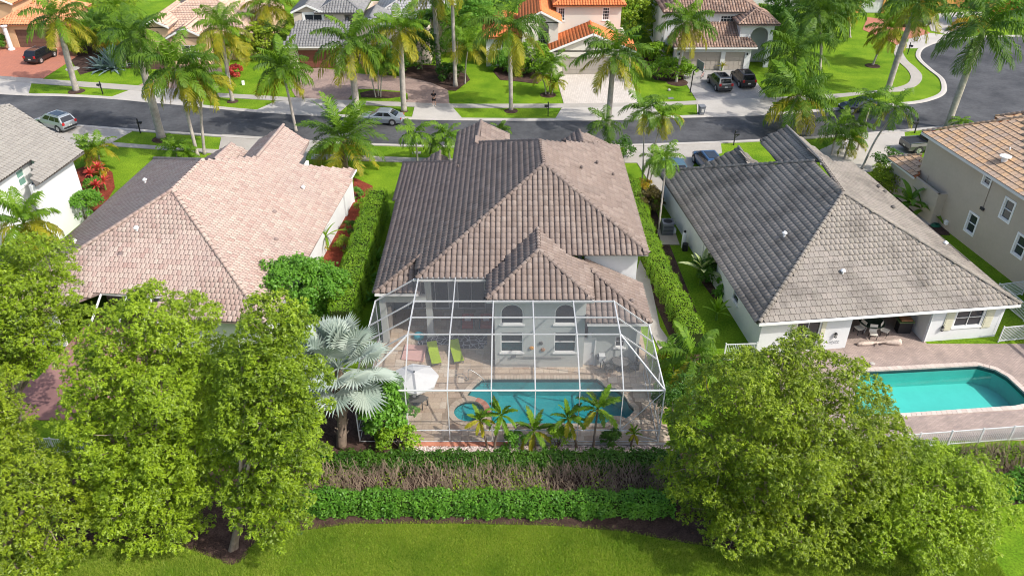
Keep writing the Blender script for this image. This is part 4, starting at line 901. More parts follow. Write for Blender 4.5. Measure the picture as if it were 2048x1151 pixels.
vo = N.new('ShaderNodeTexVoronoi'); vo.inputs['Scale'].default_value = 2.6; vo.feature = 'DISTANCE_TO_EDGE'; geo = N.new('ShaderNodeNewGeometry'); L.new(geo.outputs['Position'], vo.inputs['Vector'])
rp = N.new('ShaderNodeValToRGB'); rp.color_ramp.interpolation = 'CONSTANT'; e = rp.color_ramp.elements; e[0].color = S(0.55, 0.57, 0.6); e[1].position = 0.045; e[1].color = S(0.03, 0.035, 0.07)
L.new(vo.outputs[0], rp.inputs[0]); L.new(rp.outputs[0], P.inputs['Base Color']); P.inputs['Roughness'].default_value = 0.95
for (a, b, lab) in [((835, 690), (975, 668), 'navy rug with white scrolls under the covered patio, by the column'), ((905, 697), (968, 690), 'narrow navy rug with white scrolls between the lime loungers')]:
    p, q = G(*a), G(*b); o = MB().obox((p[0], p[1], 0.03), (q[0] - p[0], 0, 0), (0, q[1] - p[1], 0), (0, 0, 0.015)).build('rug', RUG); tag(o, lab, 'rug')
for px, lab in [((935, 664), 'red armchair with a white cushion under the covered patio, nearer the column'), ((972, 664), 'red armchair with a white cushion under the covered patio, nearer the bay wall')]:
    c = G(*px); t = thing('armchair', lab, 'armchair', (c[0], c[1] + 0.6, 0.045), 0, 'red armchairs on the covered patio')
    MB().box((0, 0, 0.25), (0.8, 0.8, 0.3)).build('seat', REDF, t, local=True, bevel=0.04); MB().box((0, 0.36, 0.6), (0.8, 0.14, 0.5)).build('backrest', REDF, t, local=True, bevel=0.04)
    for x in (-0.44, 0.44): MB().box((x, 0, 0.35), (0.1, 0.8, 0.5)).build('armrest', GREYF, t, local=True, bevel=0.02)
    MB().box((0, 0.2, 0.55), (0.45, 0.14, 0.4)).build('cushion', WFAB, t, local=True, bevel=0.05)
c = G(838, 676); tag(MB().lathe((c[0], c[1], 0.03), [(0.3, 0), (0.36, 0.1), (0.36, 0.28), (0.28, 0.36)], 14).build('pouf', BLUEF, smooth=True), 'round turquoise pouf on the rug by the white patio column', 'pouf')
c = G(779, 655); tag(MB().box((c[0], c[1], 0.95), (0.55, 0.25, 1.8)).build('cabinet', CREAM, bevel=0.03), 'tall cream cabinet standing under the low left roof of the covered patio', 'cabinet')
# round table with chairs, covered grill
c = G(1240, 738); t = thing('dining_table', 'round dark patio table with a glass top below the low right roof', 'table', (c[0], c[1], 0.03))
MB().lathe((0, 0, 0.68), [(0.55, 0), (0.57, 0.02), (0.55, 0.04)], 20).build('table_top', GREYF, t, local=True); MB().lathe((0, 0, 0), [(0.3, 0), (0.28, 0.03), (0.05, 0.06), (0.05, 0.68)], 12).build('pedestal', GREYPL, t, local=True)
for a, lab in [(200, 'grey mesh patio chair left of the round table'), (340, 'grey mesh patio chair right of the round table'), (90, 'grey mesh patio chair between the round table and the house wall')]:
    q = c[:2] + 0.85 * np.array([math.cos(R(a)), math.sin(R(a))]); t = thing('patio_chair', lab, 'chair', (q[0], q[1], 0.03), R(a - 90), 'chairs at the round patio table')
    MB().box((0, 0, 0.43), (0.48, 0.46, 0.03)).build('seat', GREYF, t, local=True); MB().obox((-0.24, 0.22, 0.45), (0.48, 0, 0), (0, 0.03, 0), (0, 0.12, 0.45)).build('backrest', GREYF, t, local=True)
    for x in (-0.22, 0.22):
        for y in (-0.2, 0.2): MB().bar((x, y, 0), (x, y, 0.42), 0.03).build('leg', GREYPL, t, local=True)
        MB().bar((x * 1.15, -0.2, 0.62), (x * 1.15, 0.26, 0.66), 0.035).build('armrest', GREYPL, t, local=True)
c = G(1272, 738); t = thing('heater', 'tall black covered patio heater by the right side of the cage', 'patio heater', (c[0], c[1], 0.03))
MB().lathe((0, 0, 0), [(0.2, 0), (0.2, 0.5), (0.1, 0.56), (0.06, 1.8)], 10).build('body', BLACK, t, local=True); MB().lathe((0, 0, 1.8), [(0.1, 0), (0.18, 0.1), (0.02, 0.2)], 10).build('cap', BLACK, t, local=True)
# ------------------------------------------------------------------ left house (pink roof)
HL = thing('house', 'white one storey house with pink and cream tile roof left of the screened pool', 'house', (-24, 52, 0))
m1 = 0.47; a1 = R(85.2); e1 = 3.2
A1 = G(345, 380, 7.6); nr = np.array([math.sin(a1), -math.cos(a1)]); nb = np.array([-math.cos(a1), -math.sin(a1)])
rl = Roof(HL, DECKP, (0.31, 0.41, 'roman'), TILE_PINK, 300, avoid=[(0, 595, 700, 1151), (0, 300, 170, 620), (400, 560, 640, 800)])
qR = rl.plane(A1, nr, m1); qL = rl.plane(A1, -nr, m1); qB = rl.plane(A1, nb, m1)
hw = (A1[2] - e1) / m1
CR = np.array([*(A1[:2] + hw * (nr + nb)), e1]); CL = np.array([*(A1[:2] + hw * (-nr + nb)), e1])
top = PL(406, 320, qR[0], qR[1])
rl.face(qR, on(qR, [(345, 380), (406, 320), (475, 315.5), (513, 314), (567, 250), (618, 283), (594, 329), (712, 338), (614, 517)]) + [CR])
fl = PL(309, 317, qL[0], qL[1])
rl.face(qL, [A1, top, fl, CL])
n1, n2, n3, n4 = on(qB, [(190, 622), (202, 583), (330, 591), (340, 640)])
rl.face(qB, [A1, CR, CR + (CL - CR) * 0.42, n3, n2, CL + (CR - CL) * 0.22, CL])
rl.ridge(A1, top, 0.15, 0.45); rl.ridge(CR, A1, 0.15, 0.45); rl.ridge(CL, A1, 0.15, 0.45)
g1 = PL(567, 250, qR[0], qR[1]); g0 = PL(513, 314, qR[0], qR[1])
pd = rl.plane(g1, -nr, m1); rl.face(pd, on(pd, [(566, 250), (522, 277), (487, 315), (513, 315)])); rl.ridge(g1, g0, 0.13, 0.45)
f1 = G(463, 287, 5.2); pf1 = rl.plane(f1, -nr, m1); pf2 = rl.plane(f1, nr, m1)
rl.face(pf1, on(pf1, [(463, 287), (400, 320), (430, 318)])); rl.face(pf2, on(pf2, [(463, 287), (430, 318), (476, 317), (497, 302)])); rl.ridge(f1, PL(430, 318, pf1[0], pf1[1]), 0.12)
rl.ridge(PL(309, 317, qL[0], qL[1]), top, 0.13, 0.45)
rfL = rl.finish()
for p, pl, h, ml in [((607, 378), qR, 0.25, TRIM), ((553, 480), qR, 0.15, DECKP), ((549, 425), qR, 0.12, DECKP), ((291, 366), qL, 0.35, TRIM), ((150, 487), qL, 0.3, TRIM), ((273, 458), qL, 0.15, TRIM)]: vent(rfL, PL(*p, pl[0], pl[1]), mat=ml, r=0.09, h=h)
o_ = 0.55
def shrink(p, a, b): return np.array(p[:2]) - nr * a - nb * b
wR0 = shrink(CR, o_, o_); wR1 = shrink(PL(712, 338, qR[0], qR[1]), o_, 0); wL0 = shrink(CL, -o_, o_); wL1 = shrink(fl, -o_, 0)
w = Wall(wR0, wR1); w.solid(HL, WHITE, 0, e1 - 0.05)
MB().obox(w.P(w.L - 2.9, 0.01, 0), w.D(0.5), w.D(0, 0.12), (0, 0, 2.6)).build('pilaster', WHITE, HL)
Wall(wL1, wL0).solid(HL, WHITE, 0, e1 - 0.05)
wk = PL(594, 329, qR[0], qR[1]); wk2 = PL(618, 283, qR[0], qR[1])
Wall(wk[:2] - nr * 0.3, wk2[:2] - nr * 0.3).solid(HL, WHITE, 0, 3.4, name='wall'); Wall(wk[:2] - nr * 0.3 + np.array([-5, 0.4]), wk[:2] - nr * 0.3).solid(HL, WHITE, 0, 3.3)
Wall(wR1, wk[:2] - nr * 0.3 ).solid(HL, WHITE, 0, e1 - 0.1)
wr_ = Wall(wL0, wR0); mid0 = CL[:2] + (CR - CL)[:2] * 0.22 - nb * o_; mid1 = CL[:2] + (CR - CL)[:2] * 0.58 - nb * o_
Wall(wL0, mid0).solid(HL, WHITE, 0, e1 - 0.05); Wall(mid1, wR0).solid(HL, WHITE, 0, e1 - 0.05)
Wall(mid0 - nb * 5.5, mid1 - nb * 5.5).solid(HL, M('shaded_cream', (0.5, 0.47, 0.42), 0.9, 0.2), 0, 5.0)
for f in (0, 0.42, 0.8, 1.0):
    p = n2[:2] * (1 - f) + n3[:2] * f; MB().bar((p[0], p[1], n2[2] - 0.1), (p[0] - nb[0] * -2.2, p[1] + nb[1] * 2.2, 2.6), 0.10).bar((p[0] + nb[0] * 2.2, p[1] + nb[1] * 2.2, 0), (p[0] + nb[0] * 2.2, p[1] + nb[1] * 2.2, 2.6), 0.08).build('lanai_beam', ALU, HL)
MB().bar(n2 - np.array([0, 0, 0.15]), n3 - np.array([0, 0, 0.15]), 0.1, 0.16).build('gutter', TRIM, HL)
sheet('patio', [mid0 + nb * 5, mid0 - nb * 5.4, mid1 - nb * 5.4, mid1 + nb * 5], 0.04, M('dusky_pink_patio', (0.30, 0.17, 0.15), 0.9, 0.2, 0.15, 0.6))
p = G(75, 800); sheet('patio', [(p[0] - 5, p[1] - 1.8), (p[0] + 4, p[1] - 1.8), (p[0] + 4, p[1] + 2), (p[0] - 5, p[1] + 2)], 0.045, M('plum_patio', (0.24, 0.13, 0.12), 0.9, 0.2, 0.15, 0.6))
gt2 = MB(); gt2.bar(CR + np.array([0.02, 0, -0.1]), PL(712, 338, qR[0], qR[1]) + np.array([0.02, 0, -0.1]), 0.1, 0.14); gt2.bar(CL + np.array([0, 0, -0.1]), fl + np.array([0, 0, -0.1]), 0.1, 0.14); gt2.build('gutter', TRIM, HL)

# ------------------------------------------------------------------ right house (grey brown roof, aqua pool)
HR = thing('house', 'white one storey house with grey brown hip roof behind the aqua pool', 'house', (24, 52, 0))
a2 = R(96.8); e2 = 3.0; A2 = G(1686, 385.5, 7.25); nr2 = np.array([math.sin(a2), -math.cos(a2)]); nb2 = np.array([-math.cos(a2), -math.sin(a2)])
rr = Roof(HR, DECKG, (0.35, 0.47, 'flat'), TILE_GREY, 300, avoid=[(1300, 690, 1800, 1151)])
kR = rr.plane(A2, nr2, m1); kL = rr.plane(A2, -nr2, m1); kB = rr.plane(A2, nb2, m1); hw2 = (A2[2] - e2) / m1
BR = np.array([*(A2[:2] + hw2 * (nr2 + nb2)), e2]); BL = np.array([*(A2[:2] + hw2 * (-nr2 + nb2)), e2])
rr.face(kB, [A2, BR, BL])
rr.face(kL, on(kL, [(1686, 385), (1630, 322), (1317, 342)]) + [BL])
rr.face(kR, on(kR, [(1686, 386), (1640, 320), (1573, 253), (1666, 323), (1705, 324), (1909, 500)]) + [BR])
h1 = PL(1573, 253, kR[0], kR[1]); h2 = PL(1640, 320, kR[0], kR[1]); pwl = rr.plane(h1, -nr2, m1)
rr.face(pwl, on(pwl, [(1572, 253), (1520, 277.6), (1557, 324), (1639, 320)])); rr.ridge(h1, h2, 0.12); rr.ridge(A2, h2, 0.14); rr.ridge(BL, A2, 0.15); rr.ridge(BR, A2, 0.13)
tl = PL(1317, 342, kL[0], kL[1]); tm = PL(1630, 322, kL[0], kL[1]); rr.ridge(tl, tm, 0.14)
h3 = G(1477, 294, 4.6); p3 = rr.plane(h3, -nr2, m1); p4 = rr.plane(h3, nr2, m1)
rr.face(p3, on(p3, [(1477, 294), (1391, 337), (1500, 331)])); rr.face(p4, on(p4, [(1477, 294), (1500, 331), (1519, 329)])); rr.ridge(h3, G(1503, 331, 4.6), 0.12)
rfR = rr.finish()
# plumbing vents
for p, pl, h, k in [((1568, 473), kL, 0.35, 1), ((1685, 546), kB, 0.25, 1), ((1785, 417), kR, 0.2, 0), ((1890, 490), kR, 0.25, 1), ((1756, 376), kR, 0.25, 0), ((1769, 385), kR, 0.15, 0)]: vent(rfR, PL(*p, pl[0], pl[1]), mat=TRIM if k else DECKG, r=0.09, h=h)
def sh2(p, a, b): return np.array(p[:2]) - nr2 * a - nb2 * b
vL0 = sh2(BL, -0.5, 0.5); vR0 = sh2(BR, 0.5, 0.5); vL1 = sh2(tl, -0.5, 0); vR1 = sh2(PL(1705, 324, kR[0], kR[1]), 0.5, 0)
wB = Wall(vL0, vR0)
WIN2 = Wall(vL0, vR0)
u_a = WIN2.at(1691, 690)[0]; u_b = WIN2.at(1840, 696)[0]
wn0 = WIN2.at(1916, 634); wn1 = WIN2.at(1947, 676); uw0, uw1 = min(wn0[0], wn1[0]) - 0.15, max(wn0[0], wn1[0]) + 0.1
sl = WIN2.at(1592, 660)[0]; sl1 = WIN2.at(1640, 660)[0]
wB.solid(HR, WHITE, 0, e2 - 0.05, [(sl, sl1, 0.05, 2.5), (u_a, u_b, 0.0, 2.72), (uw0, uw1, 1.05, 2.5)])
WIN2.window(HR, sl, sl1, 0.05, 2.5, nu=2, nz=2, sill=False); WIN2.window(HR, uw0, uw1, 1.05, 2.5, nu=2, nz=2)
MB().obox(WIN2.P(sl - 0.35, 0.01, 0.05), WIN2.D(0.3), WIN2.D(0, 0.05), (0, 0, 2.5)).build('shutter', M('cream_shutter', (0.62, 0.60, 0.46), 0.7, 0.3, 0.03), HR); MB().obox(WIN2.P(sl1 + 0.05, 0.01, 0.05), WIN2.D(0.3), WIN2.D(0, 0.05), (0, 0, 2.5)).build('shutter', MATS['cream_shutter'], HR)
for q0 in (uw0 - 0.75, uw1 + 0.1):
    sh = MB().obox(WIN2.P(q0, 0.005, 0.85), WIN2.D(0.62), WIN2.D(0, 0.05), (0, 0, 1.75)); sh = sh.build('shutter', MATS['cream_shutter'], HR)
    for j in range(9): MB().obox(WIN2.P(q0 + 0.07, 0.05, 0.95 + j * 0.175), WIN2.D(0.48), WIN2.D(0, 0.03, 0.02), (0, 0, 0.12)).build('slat', MATS['cream_shutter'], sh)
Wall(vR0, vR1).solid(HR, WHITE, 0, e2 - 0.05); wlR = Wall(vL1, vL0)
zz0 = wlR.at(1448, 560); zz1 = wlR.at(1459, 582)
wlR.solid(HR, WHITE, 0, e2 - 0.05, [(wlR.L - 5.0, wlR.L - 4.0, 1.2, 2.3), (wlR.L - 11.5, wlR.L - 10.5, 0.02, 2.1)]); wlR.window(HR, wlR.L - 5.0, wlR.L - 4.0, 1.2, 2.3); wlR.door(HR, wlR.L - 11.5, wlR.L - 10.5, 2.1)
# the recess of the covered patio
P0 = WIN2.P(u_a, -0.22, 0)[:2]; P1 = WIN2.P(u_b, -0.22, 0)[:2]; dp = -WIN2.n * 4.5
Wall(P0 + dp, P1 + dp).solid(HR, WHITE, 0, e2 + 0.5); Wall(P0, P0 + dp).solid(HR, WHITE, 0, e2); Wall(P1 + dp, P1).solid(HR, WHITE, 0, e2)
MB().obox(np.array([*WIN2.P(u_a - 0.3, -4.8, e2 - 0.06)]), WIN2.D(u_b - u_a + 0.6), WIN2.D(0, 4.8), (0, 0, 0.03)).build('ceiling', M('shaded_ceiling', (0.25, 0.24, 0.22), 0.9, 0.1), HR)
gr = MB()
gr.bar(BL + np.array([0, -0.03, -0.13]), BR + np.array([0, -0.03, -0.13]), 0.11, 0.18); gr.build('gutter', TRIM, HR)
gr = MB(); gr.bar(BL + np.array([-.03, 0.1, -0.11]), tl + np.array([-.03, 0, -0.11]), 0.1, 0.15); gr.bar(BR + np.array([.03, 0.1, -0.11]), PL(1705, 324, kR[0], kR[1]) + np.array([.03, 0, -0.11]), 0.1, 0.15); gr.build('gutter', DECKG, HR)
MB().tube([WIN2.P(u_b + 0.08, 0.05, 0.05), WIN2.P(u_b + 0.08, 0.05, e2 - 0.2)], 0.045, 8).build('downpipe', TRIM, HR)
hw1 = Wall((vL1[0], vL1[1] + 1.2), vL1)
tmi = sh2(tm, 0, 0) + nb2 * 0.6; Wall(vR1, tmi).solid(HR, WHITE, 0, 2.9); Wall(tmi, vL1 + nb2 * 0.6).solid(HR, WHITE, 0, 2.9)
pool2 = pool('swimming_pool', POOL2, 'straight sided aqua swimming pool behind the right white house', 1.5, -0.16, PLAST2, WATER2, 0.32, Mpal('pale_coping', [(0.56, 0.47, 0.41), (0.50, 0.42, 0.37), (0.60, 0.52, 0.46)]), 0.32)
o = sheet('patio_floor', [WIN2.P(u_a - 0.2, 0.6, 0)[:2], WIN2.P(u_b + 0.2, 0.6, 0)[:2], WIN2.P(u_b + 0.2, -4.6, 0)[:2], WIN2.P(u_a - 0.2, -4.6, 0)[:2]], 0.012, PAVER2)
MB().obox((22.0, 37.1, -1.5), (2.0, 0, 0), (0, 3.2, 0), (0, 0, 0.9)).build('tanning_ledge', PLAST2, pool2)
def lantern(px, py, label):
    u, z = WIN2.at(px, py); p = WIN2.P(u, 0.12, z); t = thing('wall_lantern', label, 'wall lantern', p, 0, 'black wall lanterns by the covered patio')
    MB().lathe((0, 0, -0.2), [(0.05, 0), (0.09, 0.04), (0.09, 0.06), (0.02, 0.06)], 6).lathe((0, 0, 0.1), [(0.11, 0), (0.08, 0.07), (0.02, 0.14)], 6).build('frame', BLACK, t, local=True)
    for k in range(4):
        a = k * math.pi / 2 + .78; MB().bar((0.08 * math.cos(a), 0.08 * math.sin(a), -0.15), (0.09 * math.cos(a), 0.09 * math.sin(a), 0.11), 0.015).build('bar', BLACK, t, local=True)
    MB().lathe((0, 0, -0.14), [(0.055, 0), (0.065, 0.22)], 8).build('glass', M('frosted_glass', (0.5, 0.5, 0.47), 0.2, 0.5), t, local=True)
    MB().bar((0, 0, 0.14), (0, 0.14, 0.14), 0.03).build('bracket', BLACK, t, local=True)
lantern(1670, 668, 'black wall lantern left of the covered patio opening'); lantern(1883, 655, 'black wall lantern between the patio opening and the shuttered window')
# the patch of flourished script on the white wall
def script_mark():
    u0, z0 = WIN2.at(1658, 684); u1, _ = WIN2.at(1678, 684); mb = MB()
    for k in range(5):
        s = (u1 - u0) / 5; pts = [WIN2.P(u0 + s * (k + 0.5 + 0.42 * math.cos(t)), 0.012, z0 - 0.02 + 0.09 * math.sin(t) * (1 + 0.4 * (k % 2))) for t in np.linspace(0.3, 5.6, 12)]; mb.tube(pts, 0.010, 4)
    return tag(mb.build('wall_script', GREYPL), 'looping dark script ornament on the white wall below the left lantern', 'wall ornament')
script_mark()
u, z = WIN2.at(1877, 686); t = thing('hose_reel', 'coiled black garden hose on a wall reel below the right lantern', 'garden hose', WIN2.P(u, 0.14, z))
for k in range(4):
    r = 0.13 + 0.045 * k; c0 = WIN2.P(u, 0.10 + 0.02 * (k % 2), z); MB().tube([c0 + np.array([*WIN2.d, 0]) * r * math.cos(q) + np.array([0, 0, 1]) * r * math.sin(q) for q in np.linspace(0, 2 * math.pi, 18)], 0.02, 6).build('coil', BLKPL, t)
c0 = WIN2.P(u, 0.12, z); MB().tube(smooth_line([c0 + np.array([-0.25, 0, 0]), c0 + np.array([-0.3, -0.02, -0.4]), c0 + np.array([-0.55, -0.1, -0.62]), c0 + np.array([-0.9, -0.05, -0.6]), c0 + np.array([-0.95, 0, -0.2])], 5), 0.02, 6).build('hose_end', BLKPL, t)
c = G(1756, 690); lg = MB(); pts = smooth_line([(c[0] - 1.45, c[1], 0.12), (c[0] - 0.6, c[1] + 0.02, 0.17), (c[0] + 0.3, c[1] + 0.12, 0.17), (c[0] + 1.5, c[1] + 0.10, 0.2)], 5)
t = thing('driftwood_log', 'weathered driftwood log lying on the pink pavers in front of the covered patio', 'log', (c[0], c[1], 0))
lg.tube(pts, [0.06 + 0.13 * (0.5 + 0.5 * math.sin(i * 0.55)) * (0.6 + i / len(pts)) for i in range(len(pts))], 9).build('trunk', DRIFT, t, smooth=True)
for dx, dy, dz in [(-1.5, -0.25, 0.1), (-0.2, -0.3, 0.05), (0.5, -0.25, 0.3), (-0.9, 0.35, 0.25)]:
    b = np.array([c[0] + dx * 0.6, c[1], 0.16]); MB().tube([b, b + np.array([dx * 0.25, dy, dz])], [0.06, 0.015], 6).build('branch', DRIFT, t)
c = G(1745, 670); t = thing('patio_table', 'dark glass dining table in the shade of the covered patio', 'table', (c[0], c[1] + 0.6, 0.01))
MB().lathe((0, 0, 0.70), [(0.85, 0), (0.87, 0.02), (0.85, 0.04)], 20).build('table_top', M('green_black_glass', (0.03, 0.05, 0.035), 0.1, 0.6), t, local=True)
for k in range(4): a = k * math.pi / 2 + .6; MB().bar((0.6 * math.cos(a), 0.6 * math.sin(a), 0), (0.35 * math.cos(a), 0.35 * math.sin(a), 0.7), 0.04).build('leg', WFAB, t, local=True)
for a, lab in [(200, 'patio chair at the left of the dark dining table'), (260, 'patio chair with its back to the pool at the dark dining table'), (320, 'patio chair at the right of the dark dining table')]:
    q = np.array([c[0], c[1] + 0.6]) + 1.0 * np.array([math.cos(R(a)), math.sin(R(a))]); t = thing('patio_chair', lab, 'chair', (q[0], q[1], 0.01), R(a - 90), 'chairs at the covered patio table')
    MB().box((0, 0, 0.43), (0.5, 0.48, 0.04)).build('seat', CREAM, t, local=True); MB().obox((-0.25, -0.26, 0.45), (0.5, 0, 0), (0, 0.03, 0), (0, -0.1, 0.5)).build('backrest', CREAM, t, local=True)
    for x in (-0.22, 0.22):
        for y in (-0.2, 0.2): MB().bar((x, y, 0), (x, y, 0.42), 0.035).build('leg', BLKPL, t, local=True)
c = WIN2.P(u_b - 0.75, -1.3, 0); t = thing('barbecue', 'black barbecue with a green lid in the right corner of the covered patio', 'barbecue', (c[0], c[1], 0.01))
MB().box((0, 0, 0.45), (0.9, 0.55, 0.85)).build('body', BLACK, t, local=True); MB().box((0, 0, 0.93), (1.05, 0.62, 0.08)).build('shelf', M('green_enamel', (0.10, 0.16, 0.06), 0.4, 0.4), t, local=True); MB().box((0, 0, 1.05), (0.8, 0.5, 0.14)).build('lid', M('rust_enamel', (0.32, 0.15, 0.07), 0.5, 0.3), t, local=True, bevel=0.04)
c = G(1745, 727); tag(MB().lathe((c[0], c[1], 0), [(0.16, 0), (0.17, 0.04), (0.05, 0.06)], 12).build('skimmer_lid', CONC2), 'round pale skimmer lid in the pink pavers beside the aqua pool', 'lid')
# side yard machines of the right house
c = G(1333, 467); t = thing('air_conditioner', 'tall grey air conditioning unit beside the white side wall', 'air conditioner', (c[0], c[1], 0))
tag(MB().prism([(c[0] - 0.7, c[1] - 1.9), (c[0] + 0.75, c[1] - 1.9), (c[0] + 0.75, c[1] + 0.6), (c[0] - 0.7, c[1] + 0.6)], -0.02, 0.08).build('concrete_pad', M('tan_pad', (0.42, 0.36, 0.30), 0.9, 0.1), None), kind='structure')
MB().box((0, 0, 0.62), (0.95, 0.95, 1.05)).build('casing', GREYPL, t, local=True, bevel=0.06)
MB().box((0, 0, 1.17), (0.99, 0.99, 0.06)).build('top_rim', GREYPL, t, local=True); MB().lathe((0, 0, 1.201), [(0.38, 0), (0.36, 0.02), (0.05, 0.03)], 18).build('fan_grille', BLACK, t, local=True)
for j in range(6):
    MB().box((0, -0.48, 0.28 + j * 0.13), (0.8, 0.03, 0.03)).build('louvre', BLKPL, t, local=True)
c = G(1348, 468); tag(MB().lathe((c[0], c[1], 0.08), [(0.13, 0), (0.15, 0.06), (0.15, 0.4), (0.06, 0.5), (0.05, 0.58)], 12).build('gas_bottle', WHITE, smooth=True), 'small white gas bottle beside the grey air conditioner', 'gas bottle')
c = G(1367, 497); t = thing('water_softener', 'white water softener cylinder standing by a black brine tank', 'water tank', (c[0], c[1], 0))
MB().lathe((0, 0.2, 0), [(0.18, 0), (0.19, 0.1), (0.19, 1.25), (0.1, 1.4)], 12).build('cylinder', WHITE, t, local=True, smooth=True); MB().lathe((0, 0.2, 1.4), [(0.09, 0), (0.11, 0.12), (0.03, 0.2)], 8).build('valve', BLACK, t, local=True)
MB().lathe((0.05, -0.25, 0), [(0.24, 0), (0.25, 0.1), (0.24, 0.62), (0.12, 0.68)], 12).build('brine_tank', BLACK, t, local=True)

# ------------------------------------------------------------------ far left white house
HF = thing('house', 'white two storey house with grey ribbed tile roof at the left edge', 'house', (-45, 60, 0))
ra = Roof(HF, DECKG, (0.33, 0.43, 'barrel'), TILE_LGREY, 300)
zF = 5.6; E0 = G(158, 309, zF); E1 = G(-60, 470, zF); dF = (E0 - E1)[:2]; dF /= np.linalg.norm(dF); nF = np.array([dF[1], -dF[0]])
pF = ra.plane(E0, nF, 0.42)
ra.face(pF, on(pF, [(20, 211), (167, 303), (70, 369), (62, 357), (71, 310), (0, 359), (-150, 464), (-230, 320), (-100, 225)]))
ra.ridge(PL(20, 211, pF[0], pF[1]), PL(-100, 225, pF[0], pF[1]), 0.13); ra.ridge(PL(166, 305, pF[0], pF[1]), PL(20, 211, pF[0], pF[1]), 0.1)
ra.finish()
b0 = G(174, 378); b1 = G(128, 462); dW = (b0 - b1)[:2]
e0 = PL(156, 316, (b0[0], b0[1], 0), (1, 0, 0))
wF = Wall(np.array([-39.9, 36.0]), np.array([-38.9, b0[1] + 0.2]))
wu0, wzt = wF.at(30, 342); wu1, wzb = wF.at(55, 370)
wF.solid(HF, WHITE, 0, 6.3, [(wu0 - 0.05, wu1 + 0.3, 2.0, 4.3)]) if False else None
# its long wall runs under the eave
q0 = E0[:2] - nF * 0.5 - dF * 0.3; q1 = E1[:2] - nF * 0.5 - dF * 6
up_ = PL(71, 310, pF[0], pF[1]); up2 = PL(-150, 464, pF[0], pF[1]); sU = (up_ - up2)[:2]; sU /= np.linalg.norm(sU); nU = np.array([sU[1], -sU[0]]); lowW = Wall(PL(70, 369, pF[0], pF[1])[:2] - nF * 0.45 + dF * 0.1, q0); lowW.solid(HF, WHITE, 0, zF - 0.1); Wall(up_[:2] - nU * 0.4 - sU * 0.2, lowW.p0 + lowW.d * 0.05).solid(HF, WHITE, 0, zF - 0.1); zF2 = up_[2]
wF = Wall(up2[:2] - nU * 0.4 - sU * 6, up_[:2] - nU * 0.4 - sU * 0.2); uu = [wF.at(30, 342), wF.at(47, 335), wF.at(55, 366), wF.at(40, 376)]
ua, ub = min(p[0] for p in uu) + 0.1, max(p[0] for p in uu) - 0.1; za, zb2 = min(p[1] for p in uu), max(p[1] for p in uu)
wF.solid(HF, WHITE, 0, zF2 - 0.1, [(ua, ub, za, zb2 - 0.1)]); wF.window(HF, ua, ub, za, zb2 - 0.1, glass=TEALG, nu=1, nz=2, mull=0.1)
Wall(q0, q0 - nF * 9).solid(HF, WHITE, 0, zF - 0.1)
o = MB().bar(PL(70, 369, pF[0], pF[1]) - np.array([0, 0, .1]), PL(167, 303, pF[0], pF[1]) - np.array([0, 0, .1]), 0.1, 0.16).bar(PL(-150, 464, pF[0], pF[1]) - np.array([0, 0, .1]), PL(71, 310, pF[0], pF[1]) - np.array([0, 0, .1]), 0.1, 0.16).build('gutter', DECKG, HF)
# ------------------------------------------------------------------ beige two storey house at the right edge
HB = thing('house', 'beige two storey house with tan and orange tile roof at the right edge', 'house', (42, 58, 0))
rb = Roof(HB, DECKO, (0.50, 0.52, 'flat'), TILE_TAN, 300)
zB = 6.6; F0 = G(1844, 263, zB); F1 = G(2048, 393, zB); dB = (F0 - F1)[:2]; dB /= np.linalg.norm(dB); nB = np.array([-dB[1], dB[0]])
pB_ = rb.plane(F0, nB, 0.40)
rb.face(pB_, on(pB_, [(1844, 263), (1905, 256), (2180, 216), (2400, 330), (2330, 570), (2048, 393)]))
rb.ridge(PL(1844, 263, pB_[0], pB_[1]), PL(2180, 216, pB_[0], pB_[1]), 0.13)
uA = G(1990, 233, 7.6); pU = rb.plane(uA, nB, 0.40); rb.face(pU, on(pU, [(1990, 233), (2120, 215), (2180, 236), (2020, 250)])); rb.ridge(uA, PL(2120, 215, pU[0], pU[1]), 0.13)
g0_ = G(1777, 314, 2.9); pG = rb.plane(g0_, nB, 0.38); rb.face(pG, on(pG, [(1777, 314), (1844, 309.5), (1836, 336), (1841, 346), (1829, 354)])); rb.ridge(PL(1777, 314, pG[0], pG[1]), PL(1844, 309.5, pG[0], pG[1]), 0.11)
rfB = rb.finish()
vent(rfB, PL(2008, 322, pB_[0], pB_[1]), mat=TRIM, r=0.22, h=0.45); vent(rfB, PL(2019, 300, pB_[0], pB_[1]), mat=TRIM, r=0.06, h=0.3, cap=False)
q0 = F0[:2] - nB * 0.55 - dB * 0.4; q1 = F1[:2] - nB * 0.55 - dB * 14
wH = Wall(q0, q1)
def wbox(w, pts):
    u = [w.at(*p) for p in pts]; return min(q[0] for q in u), max(q[0] for q in u), min(q[1] for q in u), max(q[1] for q in u)
def wcen(px, py, wu, hz): u, z = wH.at(px, py); return (u - wu / 2, u + wu / 2, z - hz / 2, z + hz / 2)
HW = [wcen(1975, 359, 0.75, 0.85), wcen(2015, 420, 0.95, 1.55), wcen(1943, 447, 0.95, 1.55), wcen(2040, 492, 0.95, 1.55)]
du, dz = wH.at(1866, 412); DW = (du - 0.5, du + 0.5, 0.02, 2.1)
wH.solid(HB, BEIGE, 0, zB - 0.08, HW + [DW])
for h in HW: wH.window(HB, *h, nu=1, nz=2, surround=0.14, sill=False, mull=0.06)
wH.door(HB, DW[0], DW[1], 2.1, M('beige_door', (0.44, 0.37, 0.29), 0.7, 0.3, 0.03))
MB().bar(F0 - np.array([0, 0, .13]), F1 - np.array([*(dB * 14), .13]), 0.1, 0.22).build('gutter', SOFF, HB)
